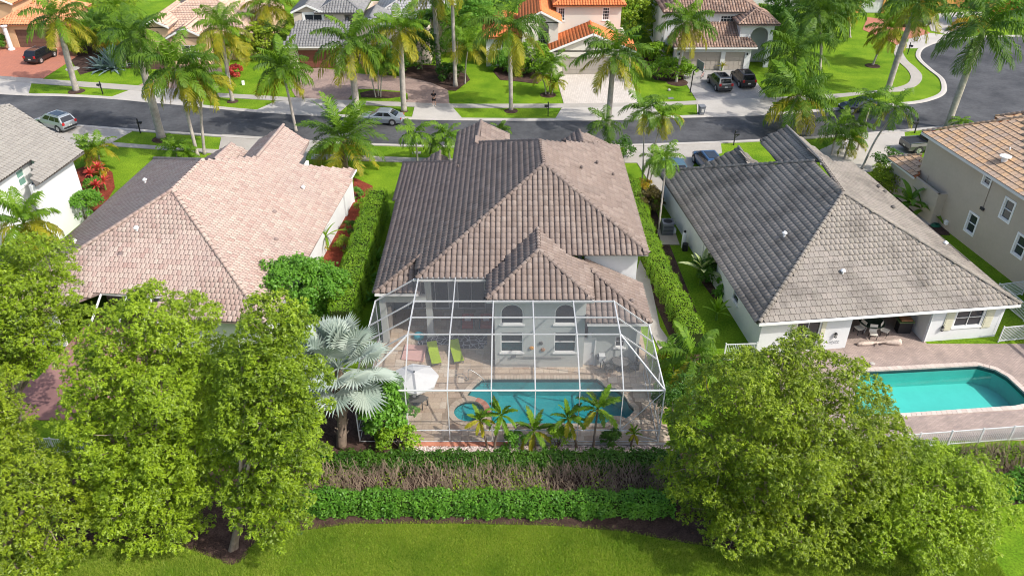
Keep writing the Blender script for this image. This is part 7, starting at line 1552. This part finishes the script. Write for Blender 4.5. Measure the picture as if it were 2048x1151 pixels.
blade_plant('canna_plant', 'second broad leaved plant right of the variegated one, with brown tips', 'plant', (1425, 560), 10, 1.6, 0.40, Mleaf('brown_tipped_leaf', (0.07, 0.13, 0.02), (0.28, 0.18, 0.08), 0.3, clump=4), (30, 80), 45, z=0.9)
blade_plant('bromeliad', 'yellow bromeliad against the white wall of the pink roofed house', 'bromeliad', (646, 505), 20, 0.8, 0.10, LEAF_YEL, (20, 75), 50, z=0.4)
blade_plant('traveller_palm', 'pale green palm frond plant above the yellow bromeliad', 'plant', (655, 500), 12, 1.8, 0.18, LEAF_HEDGE, (30, 80), 60, z=1.2)
for i, (px, lab) in enumerate([((192, 352), 'red leaved cordyline nearest the far left house corner'), ((205, 362), 'red leaved cordyline in the middle of the red mulch bed'), ((188, 372), 'red leaved cordyline on the left side of the red mulch bed'), ((212, 380), 'red leaved cordyline at the right rim of the red mulch bed'), ((200, 392), 'red leaved cordyline nearest the round clipped bush')]):
    blade_plant('cordyline', lab, 'cordyline', px, 22, 0.8, 0.16, LEAF_RED, (20, 80), 50, 'red cordylines in the mulch bed', z=rng.uniform(0.7, 1.3))
for px, lab in [((205, 352), 'yellow croton behind the red cordylines'), ((190, 385), 'green croton among the red cordylines')]: bush(lab, px, 0.6, 1.2, LEAF_YEL if 'yellow' in lab else LEAF_RICH, 0.16, 900, group='crotons in the red mulch bed')
blade_plant('canna_plant', 'tall leafy green stalks at the end of the right clipped hedge', 'plant', (1432, 640), 14, 1.3, 0.22, LEAF_HEDGE, (35, 85), 40, z=0.6)
for px, lab in [((745, 600), 'bright ferny plant in the dark gap beside the cage'), ((735, 560), 'dark ferny plant behind the bright one in the gap beside the cage'), ((755, 520), 'ferny plant farthest up the gap beside the middle house')]: blade_plant('fern', lab, 'fern', px, 20, 1.4, 0.2, LEAF_RICH, (20, 80), 70, group='ferns beside the cage')

# grass blades of the near lawn
n = 420000; x = rng.uniform(-22, 24, n); y = rng.uniform(21.0, 28.8, n); keep = ~inside(np.stack([x, y + rng.normal(0, 0.12, n)], 1), [p[:2] for p in REAR_BED]); x, y = x[keep], y[keep]; n = len(x)
h = rng.uniform(0.06, 0.15, n); a = rng.uniform(0, 6.28, n); dx, dy = np.cos(a) * 0.016, np.sin(a) * 0.016; lx, ly = rng.normal(0, 0.035, n), rng.normal(0, 0.035, n)
V = np.stack([np.stack([x - dx, y - dy, np.zeros(n)], 1), np.stack([x + dx, y + dy, np.zeros(n)], 1), np.stack([x + lx, y + ly, h], 1)], 1).reshape(-1, 3)
me = mesh_np('grass', V, None, np.arange(n * 3).reshape(-1, 3)); me.materials.append(Mleaf('grass_blade', (0.085, 0.21, 0.014), (0.33, 0.40, 0.06), 0.3, clump=0.35)); o = bpy.data.objects.new('grass', me); link(o); tag(o, 'short bright green grass of the rear lawn', 'grass', kind='stuff')
# white and pink pebbles in front of the cage
n = 9000; x = rng.uniform(-6.4, 9.3, n); y = rng.uniform(32.35, 33.72, n); r = rng.uniform(0.025, 0.06, n)
base = np.array([(1, 0, 0), (0, 1, 0), (-1, 0, 0), (0, -1, 0), (0, 0, 0.7), (0, 0, -0.5)]); th = rng.uniform(0, 6.28, n); ct, st = np.cos(th), np.sin(th)
B = base[None] * (r[:, None, None] * rng.uniform(0.7, 1.3, (n, 1, 3))); Vx = B[:, :, 0] * ct[:, None] - B[:, :, 1] * st[:, None] + x[:, None]; Vy = B[:, :, 0] * st[:, None] + B[:, :, 1] * ct[:, None] + y[:, None]; Vz = B[:, :, 2] + 0.055
f3 = np.array([(0, 1, 4), (1, 2, 4), (2, 3, 4), (3, 0, 4), (1, 0, 5), (2, 1, 5), (3, 2, 5), (0, 3, 5)]); F = (f3[None] + (np.arange(n) * 6)[:, None, None]).reshape(-1, 3)
me = mesh_np('pebbles', np.stack([Vx, Vy, Vz], 2).reshape(-1, 3), None, F); me.materials.append(Mpal('pebble', [(0.70, 0.62, 0.58), (0.55, 0.42, 0.38), (0.78, 0.72, 0.68), (0.45, 0.36, 0.33), (0.66, 0.52, 0.46)], bump=0)); o = bpy.data.objects.new('pebbles', me); link(o); tag(o, 'white and pink pebbles between the cage and the hedge', 'pebbles', kind='stuff')
sheet('pebble_bed', [(-6.5, 32.3), (9.4, 32.3), (9.4, 33.78), (-6.5, 33.66)], 0.045, M('pebble_ground', (0.34, 0.26, 0.23), 0.95, 0.1, 0.25, 6, 0.8, 30))
# ------------------------------------------------------------------ vehicles
def paint(name, c, metal=0.3): return M(name, c, 0.28, 0.5, 0.02, 1.0, metal=metal, coat=0.6)
CGLASS = M('tinted_car_glass', (0.012, 0.014, 0.018), 0.05, 0.8, 0.1, 1.0)
TYRE = M('tyre_rubber', (0.02, 0.02, 0.021), 0.85, 0.2, 0.1, 3.0)
RIM = M('alloy_rim', (0.55, 0.55, 0.56), 0.3, 0.5, 0.05, 3.0, metal=0.7)
TAIL = M('red_lens', (0.45, 0.02, 0.02), 0.2, 0.6, 0.05, 3.0); HEAD = M('clear_lens', (0.65, 0.67, 0.70), 0.15, 0.6, 0.05, 3.0)
PLATE = M('pale_plate', (0.6, 0.6, 0.55), 0.5, 0.3, 0.05, 8.0)
def wheels(t, wb, W, r):
    for x in (-wb / 2, wb / 2):
        for s in (-1, 1):
            y = s * (W / 2 - 0.11); c = np.array([x, y, r])
            def cyl(mb, rr, y0, y1, n=18):
                mb.tube([c + np.array([0, y0, 0]), c + np.array([0, y1, 0])], rr, n)
            mb = MB(); cyl(mb, r, -0.11, 0.11); w = mb.build('wheel', TYRE, t, local=True, bevel=0.02)
            mb = MB(); cyl(mb, r * 0.66, 0.105 * s, 0.118 * s, 16)
            for k in range(5):
                a = k * 1.2566; mb.bar(c + np.array([0, 0.125 * s, 0]), c + np.array([math.cos(a) * r * 0.62, 0.125 * s, math.sin(a) * r * 0.62]), 0.06, 0.03)
            mb.build('rim', RIM, w, local=True)
def car(label, kind, rear_px, front_px, pm, group='cars in the street', center=None, heading=None, roof_glass=False, rails=False):
    a, b = G(*rear_px), G(*front_px); c = (a + b) / 2 if center is None else np.array(center); hd = math.atan2((b - a)[1], (b - a)[0]) if heading is None else heading
    t = thing({'suv': 'parked_car', 'sedan': 'parked_car', 'pickup': 'pickup_truck'}[kind], label, 'car' if kind != 'pickup' else 'pickup truck', (c[0], c[1], 0.055), hd, group)
    if kind == 'sedan': L, W, H, gz, wb, r = 4.8, 1.84, 1.45, 0.92, 2.8, 0.33; st = [(-2.40, .62, .80, .40), (-2.32, .90, .88, .26), (-1.75, 1.0, .97, .20), (-0.9, .97, 1, .19), (0.3, .95, 1, .19), (1.05, .93, .99, .19), (1.8, .82, .95, .20), (2.25, .68, .86, .24), (2.40, .50, .74, .34)]; gh = (-1.95, 1.25, -1.05, 0.25)
    elif kind == 'suv': L, W, H, gz, wb, r = 4.75, 1.92, 1.70, 1.06, 2.85, 0.37; st = [(-2.37, .80, .86, .45), (-2.32, 1.05, .93, .32), (-1.9, 1.10, .99, .26), (-0.9, 1.08, 1, .25), (0.3, 1.06, 1, .25), (1.1, 1.05, .99, .25), (1.85, .97, .95, .26), (2.25, .84, .88, .30), (2.38, .62, .78, .38)]; gh = (-2.28, 1.35, -1.85, 0.45)
    else: L, W, H, gz, wb, r = 5.6, 1.98, 1.85, 1.12, 3.4, 0.40; st = [(-2.80, 1.12, .96, .45), (-2.70, 1.13, 1, .38), (-1.0, 1.13, 1, .36), (0.9, 1.12, 1, .36), (1.9, 1.06, .97, .36), (2.55, .98, .93, .38), (2.78, .75, .86, .45)]; gh = (-0.75, 1.55, -0.55, 0.75)
    V, F = [], []
    for x, zt, wf, zb in st:
        hw = W / 2 * wf; zm = zb + (zt - zb) * 0.62
        V += [(x, -hw * 0.90, zb), (x, -hw, zm), (x, -hw * 0.93, zt - 0.03), (x, -hw * 0.80, zt), (x, hw * 0.80, zt), (x, hw * 0.93, zt - 0.03), (x, hw, zm), (x, hw * 0.90, zb)]
    k = 8
    for i in range(len(st) - 1):
        for j in range(k): F.append((i * k + j, (i + 1) * k + j, (i + 1) * k + (j + 1) % k, i * k + (j + 1) % k))
    F += [tuple(range(k)), tuple(range((len(st) - 1) * k, len(st) * k))[::-1]]
    body = MB().add(V, F).build('body', pm, t, local=True, smooth=False, bevel=0.03)
    # wheel arches
    arch = MB()
    for x in (-wb / 2, wb / 2):
        for s in (-1, 1): arch.tube([(x, s * (W / 2 - 0.25), r + 0.02), (x, s * (W / 2 + 0.004), r + 0.02)], r + 0.075, 16)
    arch.build('wheel_arch', BLKPL, t, local=True)
    xr0, xf0, xr1, xf1 = gh; w0, w1 = W / 2 * 0.92, W / 2 * 0.74; zb = gz - 0.02
    P = [(xr0, -w0, zb), (xf0, -w0, zb), (xf0, w0, zb), (xr0, w0, zb), (xr1, -w1, H - 0.05), (xf1, -w1, H - 0.05), (xf1, w1, H - 0.05), (xr1, w1, H - 0.05), (xr1 * 0.93 + xf1 * .07, -w1 * .9, H), (xf1 * .93 + xr1 * .07, -w1 * .9, H), (xf1 * .93 + xr1 * .07, w1 * .9, H), (xr1 * .93 + xf1 * .07, w1 * .9, H)]
    cab = MB().add(P, [(0, 1, 5, 4), (1, 2, 6, 5), (2, 3, 7, 6), (3, 0, 4, 7), (4, 5, 9, 8), (5, 6, 10, 9), (6, 7, 11, 10), (7, 4, 8, 11), (8, 9, 10, 11)]).build('roof', pm, t, local=True, bevel=0.02)
    P = [np.array(p) for p in P]
    def quadpane(name, a, b, c_, d, m0, m1, n0, n1, nm, out=0.012):
        f = lambda u, v: (a * (1 - u) + b * u) * (1 - v) + (d * (1 - u) + c_ * u) * v
        q = [f(m0, n0), f(m1, n0), f(m1, n1), f(m0, n1)]; nrm = np.cross(q[1] - q[0], q[3] - q[0]); nrm /= np.linalg.norm(nrm); cen = sum(q) / 4
        if np.dot(nrm, cen - np.array([0, 0, H * 0.7])) < 0: nrm = -nrm
        o = [p + nrm * out for p in q]; MB().add(o + [p - nrm * 0.01 for p in q], [(0, 1, 2, 3), (7, 6, 5, 4), (0, 4, 5, 1), (1, 5, 6, 2), (2, 6, 7, 3), (3, 7, 4, 0)]).build(name, CGLASS, t, local=True)
    quadpane('windscreen', P[1], P[2], P[6], P[5], 0.06, 0.94, 0.08, 0.93, None); quadpane('rear_window', P[3], P[0], P[4], P[7], 0.09, 0.91, 0.14, 0.88, None)
    for s in (0, 1):
        a_, b_, c2, d_ = (P[0], P[1], P[5], P[4]) if s == 0 else (P[3], P[2], P[6], P[7])
        for m0, m1 in ([(0.08, 0.30), (0.33, 0.58), (0.61, 0.90)] if kind == 'suv' else [(0.16, 0.46), (0.50, 0.86)]): quadpane('side_window', a_, b_, c2, d_, m0, m1, 0.16, 0.88, None)
    wheels(t, wb, W, r)
    zt_ = st[0][1]
    for s in (-1, 1):
        MB().box((st[1][0] - 0.02, s * W * 0.385, (1.0 if kind == 'suv' else 0.78)), (0.10, W * 0.14, 0.30 if kind == 'suv' else 0.16)).build('tail_light', TAIL, t, local=True, bevel=0.02)
        MB().box((st[-2][0] + 0.02, s * W * 0.33, st[-2][1] - 0.10), (0.18, W * 0.17, 0.13)).build('headlight', HEAD, t, local=True, bevel=0.03)
        MB().box((xf0 - 0.28, s * (W / 2 + 0.07), gz + 0.04), (0.14, 0.20, 0.13)).build('mirror', pm, t, local=True, bevel=0.03)
    MB().box((st[0][0] + 0.02, 0, st[0][3] + 0.10), (0.12, W * 0.84, 0.18)).build('rear_bumper', BLKPL if kind != 'sedan' else pm, t, local=True, bevel=0.03); MB().box((st[-1][0] - 0.03, 0, st[-1][3] + 0.08), (0.14, W * 0.72, 0.20)).build('grille', BLKPL, t, local=True, bevel=0.03)
    MB().box((st[0][0] - 0.012, 0, st[0][1] - 0.08 if kind == 'sedan' else 0.72), (0.03, 0.34, 0.16)).build('number_plate', PLATE, t, local=True)
    if roof_glass: MB().obox((xr1 + 0.35, -w1 * 0.72, H + 0.004), (xf1 - xr1 - 0.7, 0, 0), (0, w1 * 1.44, 0), (0, 0, 0.012)).build('sunroof', CGLASS, t, local=True)
    if rails:
        for s in (-1, 1): MB().bar((xr1 + 0.15, s * w1 * 0.92, H + 0.03), (xf1 - 0.1, s * w1 * 0.92, H + 0.03), 0.04).build('roof_rail', STEEL, t, local=True)
    if kind == 'pickup':
        MB().obox((-2.68, -W / 2 * 0.82, 1.134), (1.85, 0, 0), (0, W * 0.82, 0), (0, 0, 0.012)).build('bed', BLACK, t, local=True)
        for s in (-1, 1): MB().obox((-2.72, s * W / 2 * 0.9 - 0.05, 1.13), (1.95, 0, 0), (0, 0.1, 0), (0, 0, 0.09)).build('bed_rail', pm, t, local=True)
    return t
car('silver station wagon SUV on the near driveway beside the grey roof', 'suv', (148, 264), (84, 247), paint('silver_paint', (0.34, 0.37, 0.39)), roof_glass=True, rails=True)
car('silver sedan parked at the far kerb between two royal palms', 'sedan', (800, 243.5), (722, 240), paint('silver_blue_paint', (0.27, 0.31, 0.35)), center=G(764, 245))
car('black SUV on the salmon driveway of the peach house', 'suv', (57, 134), (112, 107), paint('black_car_paint', (0.012, 0.013, 0.016), 0.1), rails=True)
car('dark grey SUV on the grey paver driveway, left of a black one', 'suv', (1452, 189), (1424, 160), paint('dark_grey_paint', (0.10, 0.105, 0.11)), roof_glass=True)
car('black SUV on the grey paver driveway, right of a grey one', 'suv', (1500, 183), (1469, 152), paint('black_purple_paint', (0.016, 0.014, 0.018), 0.1), roof_glass=True)
car('dark navy sedan at the far kerb behind the slender palms', 'sedan', (1772, 219), (1668, 222), paint('navy_paint', (0.008, 0.012, 0.045), 0.2), center=G(1720, 222))
car('blue SUV on the driveway in front of the right house gable', 'suv', (1400, 345), (1420, 308), paint('blue_paint', (0.02, 0.07, 0.17)), center=G(1418, 306, 1.6) * np.array([1, 1, 0]), heading=R(97), roof_glass=True)
car('teal grey car behind the bright palm at the white corner', 'sedan', (1340, 350), (1350, 320), paint('teal_paint', (0.07, 0.14, 0.18)), center=G(1352, 321, 1.35) * np.array([1, 1, 0]), heading=R(95))
car('dark grey pickup truck half hidden behind the beige house', 'pickup', (1805, 303), (1870, 296), paint('graphite_paint', (0.11, 0.115, 0.115)), center=G(1846, 303) + np.array([0.6, 0.4, 0]), heading=R(10))
car('black car on the driveway of the ochre house', 'sedan', (1808, 50), (1842, 52), paint('gloss_black_paint', (0.012, 0.012, 0.014), 0.1), center=G(1826, 52), heading=R(5))

# ------------------------------------------------------------------ street furniture
def mailbox(label, px, rz=0):
    c = G(*px); t = thing('mailbox', label, 'mailbox', (c[0], c[1], 0), rz, 'black mailboxes along the street')
    MB().box((0, 0, 0.75), (0.10, 0.10, 1.5)).build('post', BLACK, t, local=True); MB().lathe((0, 0, 1.5), [(0.07, 0), (0.09, 0.05), (0.02, 0.16)], 8).build('finial', BLACK, t, local=True)
    mb = MB(); V = [(x, y, z) for x in (-0.42, 0.08) for y, z in [(-0.11, 1.08), (0.11, 1.08), (0.11, 1.22), (0.07, 1.30), (-0.07, 1.30), (-0.11, 1.22)]]
    mb.add(V, [(5, 4, 3, 2, 1, 0), (6, 7, 8, 9, 10, 11)] + [(i, (i + 1) % 6, 6 + (i + 1) % 6, 6 + i) for i in range(6)]).build('box', BLACK, t, local=True)
    MB().bar((0.0, 0, 0.75), (-0.32, 0, 1.07), 0.04).build('bracket', BLACK, t, local=True); return t
mailbox('black mailbox on the far verge right of the leaning royal palm', (206, 189)); mailbox('black mailbox on the near verge beside the stout pale palm', (281, 266), R(180)); mailbox('black mailbox on the far verge left of the pale paver driveway', (1096, 232)); mailbox('black mailbox on the near verge in front of the right house', (1467, 290), R(180)); mailbox('black mailbox on the curving verge across from the turning circle', (1815, 109), R(140)); mailbox('black mailbox on the grass island beside the tan roof', (1829, 266))
c = G(1402, 230); t = thing('wheelie_bin', 'grey wheelie bin standing at the kerb beside the white driveway', 'bin', (c[0], c[1], 0.06), R(8))
mb = MB(); mb.add([(-.26, -.28, .06), (.26, -.28, .06), (.26, .28, .06), (-.26, .28, .06), (-.33, -.36, .98), (.33, -.36, .98), (.33, .36, .98), (-.33, .36, .98)], [(3, 2, 1, 0), (4, 5, 6, 7), (0, 1, 5, 4), (1, 2, 6, 5), (2, 3, 7, 6), (3, 0, 4, 7)]); mb.build('body', GREYPL, t, local=True, bevel=0.03)
MB().obox((-.36, -.40, .99), (.72, 0, 0), (0, .80, .02), (0, 0, .07)).build('lid', GREYPL, t, local=True, bevel=0.03); MB().bar((-.25, .42, .95), (.25, .42, .95), 0.04).build('handle', BLKPL, t, local=True)
MB().obox((-.15, -.335, .35), (.30, 0, 0), (0, -0.02, 0.03), (0, -0.035, .40)).build('sticker', PLATE, t, local=True)
for x in (-.27, .27): MB().tube([(x - .03, .28, .1), (x + .03, .28, .1)], 0.1, 12).build('wheel', TYRE, t, local=True)
c = G(1380, 186); t = thing('basketball_hoop', 'black basketball hoop beside the grey paver driveway', 'basketball hoop', (c[0], c[1], 0))
MB().tube([(0, 0, 0), (0.1, 0, 2.6), (0.7, 0.1, 3.1)], 0.07, 8).build('pole', BLACK, t, local=True); MB().box((0.85, 0.15, 3.3), (0.06, 1.7, 1.05), R(15)).build('backboard', M('smoky_acrylic', (0.18, 0.19, 0.2), 0.15, 0.6), t, local=True)
MB().tube([(1.2 + 0.23 * math.cos(q), 0.25 + 0.23 * math.sin(q), 3.05) for q in np.linspace(0, 6.28, 14)], 0.02, 5).build('rim', M('rim_orange', (0.5, 0.12, 0.03), 0.5, 0.3), t, local=True)
MB().lathe((1.2, 0.25, 2.62), [(0.13, 0), (0.17, 0.2), (0.22, 0.42)], 12).build('net', WFAB, t, local=True)
c = G(1404, 157); t = thing('child_bicycle', 'small pink bicycle leaning at the edge of the grey paver driveway', 'bicycle', (c[0], c[1], 0.06), R(60))
for x in (-.4, .4): MB().tube([(x + .25 * math.cos(q), 0, .25 + .25 * math.sin(q)) for q in np.linspace(0, 6.28, 14)], 0.025, 5).build('wheel', TYRE, t, local=True)
MB().bar((-.4, 0, .25), (-.1, 0, .6), .04).bar((-.1, 0, .6), (.3, 0, .6), .04).bar((.3, 0, .6), (.4, 0, .25), .04).bar((-.05, 0, .25), (.3, 0, .6), .04).build('frame', LPINK, t, local=True); MB().bar((.3, -.25, .8), (.3, .25, .8), .035).bar((.3, 0, .6), (.3, 0, .8), .035).build('handlebar', BLACK, t, local=True); MB().box((-.15, 0, .68), (.25, .14, .06)).build('saddle', BLACK, t, local=True)
c = G(1443, 142); blade_plant('potted_plant', 'yellow green potted plant between the two pale garage doors', 'potted plant', (1443, 142), 16, 0.9, 0.14, FROND_Y, (30, 80), 40, z=0.5)
o = MB().box((G(833, 306)[0], G(833, 306)[1], 0.02), (0.9, 0.5, 0.07)).build('meter_cover', CONC2); tag(o, 'pale rectangular meter cover in the near verge left of the christmas palms', 'meter cover')
o = MB().lathe((*G(145, 138)[:2], 0.0), [(0.9, 0), (0.88, 0.05), (0.6, 0.06)], 9).build('stepping_stone', CONC); tag(o, 'flat irregular stepping stone on the lawn beside the leaning royal palm', 'stepping stone')
o = MB().box((*G(487, 170)[:2], 0.25), (0.35, 0.3, 0.5), 0.3).build('utility_box', TRIM, bevel=0.03); tag(o, 'small white utility box on the lawn of the tan house', 'utility box')
o = MB().lathe((*G(1338, 182)[:2], 0.0), [(0.12, 0), (0.2, 0.12), (0.12, 0.26), (0.02, 0.3)], 8).build('garden_rock', CONC2); tag(o, 'small white rock on the lawn between two driveways', 'rock')
o = MB().box((*G(1341, 197)[:2], 0.03), (0.7, 0.45, 0.06), 0.4).build('manhole_cover', GREYPL); tag(o, 'dark square utility cover in the lawn left of the grey driveway', 'utility cover')
# ------------------------------------------------------------------ picket fences
def fence(label, a, b, h=1.2, step=0.11, zr=None, group='white picket fences'):
    a, b = np.array(a, float)[:2], np.array(b, float)[:2]; L = np.linalg.norm(b - a); d = (b - a) / L; t = thing('picket_fence', label, 'fence', (a[0], a[1], 0), 0, group); rz = math.atan2(d[1], d[0]); rot = Matrix.Rotation(rz, 4, 'Z')
    for z in (0.12, h - 0.06): MB().bar((a[0], a[1], z), (b[0], b[1], z), 0.04, 0.06).build('rail', ALU, t)
    q = MB().box((0, 0, h / 2), (0.028, 0.028, h - 0.1)); pm = bpy.data.meshes.new('picket'); pm.from_pydata(q.v, [], q.f); pm.materials.append(ALU)
    n = min(295, int(L / step))
    for i in range(n):
        o = bpy.data.objects.new('picket', pm); p = d * (L * (i + 0.5) / n); o.matrix_local = Matrix.Translation((p[0], p[1], 0)) @ rot; link(o, t)
    k = max(1, int(round(L / 2.0)))
    for i in range(k + 1): p = a + d * L * i / k; MB().box((p[0], p[1], h / 2 + 0.02), (0.07, 0.07, h + 0.04), rz).build('post', ALU, t)
    return t
f0, f1 = G(1808, 868, 1.15), G(2048, 850, 1.15); dv = (f1 - f0)
fence('white picket fence between the aqua pool lawn and the right rear hedge', f0 - dv * 0.9, f1 + dv * 0.45, 1.15, 0.12)
f0, f1 = G(35, 871, 1.15), G(513, 903, 1.15); fence('white picket fence glimpsed between the trees left of the silver fan palm', f0, f1 + (f1 - f0) * 0.08, 1.15, 0.125)
fence('short white gate fence between the clipped hedge and the right house corner', G(1446, 722), G(1508, 720), 1.45, 0.11)
fence('white picket fence along the side lawn at the right edge', G(2008, 571, 1.3), G(2060, 612, 1.3), 1.3, 0.11)
fence('white picket fence closing the side yard by the beige house', G(2000, 567, 1.3), G(2056, 560, 1.3), 1.3, 0.11)
fence('white picket fence from the right house corner to the right edge', G(2009, 653, 1.3), G(2062, 648, 1.3), 1.3, 0.10)

# ------------------------------------------------------------------ the person
SKIN = M('skin', (0.45, 0.26, 0.18), 0.6, 0.3, 0.05, 6); HAIR = M('dark_hair', (0.02, 0.015, 0.012), 0.6, 0.3, 0.2, 20); SHIRT = M('black_cotton', (0.015, 0.015, 0.018), 0.9, 0.2, 0.1, 10); SHOE = M('white_trainer', (0.6, 0.6, 0.58), 0.7, 0.2, 0.1, 10)
pc = G(868.5, 212.5); pr_ = thing('person', 'person in a black shirt and black shorts standing on the paver driveway holding a controller', 'person', (pc[0], pc[1], 0.06), R(0))
def skin(name, verts, edges, rad, mat, parent, root=0, sub=2):
    me = bpy.data.meshes.new(name); me.from_pydata(verts, edges, []); me.materials.append(mat); o = bpy.data.objects.new(name, me); link(o, parent)
    o.modifiers.new('skin', 'SKIN'); L = me.skin_vertices[0].data
    for i, r in enumerate(rad): L[i].radius = (r, r) if np.isscalar(r) else r
    L[root].use_root = True; s = o.modifiers.new('sub', 'SUBSURF'); s.levels = sub; s.render_levels = sub
    me.polygons.foreach_set('use_smooth', [True] * len(me.polygons)); o.modifiers['skin'].use_smooth_shade = True; return o
v = [(0, 0, .95), (0, .01, 1.15), (0, 0, 1.38), (0, .01, 1.50), (0, 0, 1.60), (0, -.01, 1.72),
     (-.10, 0, .90), (-.12, -.01, .50), (-.13, .02, .09), (-.14, -.12, .04), (.10, 0, .90), (.12, -.01, .50), (.13, .02, .09), (.14, -.12, .04),
     (-.20, .01, 1.42), (-.27, -.02, 1.14), (-.12, -.27, 1.20), (-.08, -.33, 1.22), (.20, .01, 1.42), (.27, -.02, 1.14), (.12, -.27, 1.20), (.08, -.33, 1.22)]
e = [(0, 1), (1, 2), (2, 3), (3, 4), (4, 5), (0, 6), (6, 7), (7, 8), (8, 9), (0, 10), (10, 11), (11, 12), (12, 13), (2, 14), (14, 15), (15, 16), (16, 17), (2, 18), (18, 19), (19, 20), (20, 21)]
r = [(.15, .11), (.14, .10), (.16, .11), .055, (.075, .09), (.07, .08), .085, .058, .04, .038, .085, .058, .04, .038, .055, .042, .03, .026, .055, .042, .03, .026]
skin('body', v, e, r, SKIN, pr_)
skin('shirt', [(0, 0, .93), (0, .01, 1.15), (0, 0, 1.37), (0, .01, 1.46), (-.20, .01, 1.41), (-.25, -.01, 1.24), (.20, .01, 1.41), (.25, -.01, 1.24)], [(0, 1), (1, 2), (2, 3), (2, 4), (4, 5), (2, 6), (6, 7)], [(.175, .13), (.165, .125), (.18, .13), .085, .08, .07, .08, .07], SHIRT, pr_)
skin('shorts', [(0, 0, .97), (-.11, 0, .82), (-.125, -.01, .56), (.11, 0, .82), (.125, -.01, .56)], [(0, 1), (1, 2), (0, 3), (3, 4)], [(.17, .13), .115, .10, .115, .10], SHIRT, pr_)
MB().lathe((0, 0.01, 1.66), [(0.085, 0), (0.095, 0.05), (0.085, 0.10), (0.03, 0.135)], 12).build('hair', HAIR, pr_, local=True, smooth=True)
fc = MB().use(WFAB)
for s in (-1, 1): fc.box((s * 0.032, -0.082, 1.67), (0.022, 0.012, 0.012))
fc.use(SKIN).box((0, -0.098, 1.645), (0.022, 0.03, 0.035)); fc.use(M('lips', (0.3, 0.12, 0.10), 0.6, 0.3)).box((0, -0.086, 1.605), (0.045, 0.012, 0.012)); fc.build('face', None, pr_, local=True)
for s in (-1, 1):
    MB().box((s * 0.13, -0.05, 0.04), (0.10, 0.28, 0.09)).build('shoe', SHOE, pr_, local=True, bevel=0.03)
    MB().box((s * 0.085, 0.0, 1.645), (0.02, 0.035, 0.055)).build('ear', SKIN, pr_, local=True, bevel=0.006)
    for k in range(4): MB().tube([(s * (0.085 - 0.004 * k), -0.345, 1.245 - 0.02 * k), (s * (0.055 - 0.003 * k), -0.385, 1.24 - 0.02 * k), (s * 0.03, -0.375, 1.235 - 0.02 * k)], [0.010, 0.009, 0.008], 6).build('finger', SKIN, pr_, local=True)
    MB().tube([(s * 0.08, -0.32, 1.25), (s * 0.06, -0.33, 1.275), (s * 0.035, -0.345, 1.27)], [0.012, 0.010, 0.008], 6).build('thumb', SKIN, pr_, local=True)
hc = MB().box((pc[0], pc[1] - 0.36, 1.28), (0.19, 0.03, 0.12)); tag(hc.build('controller', GREYPL, bevel=0.01), 'small grey remote controller held by the person in black', 'controller')
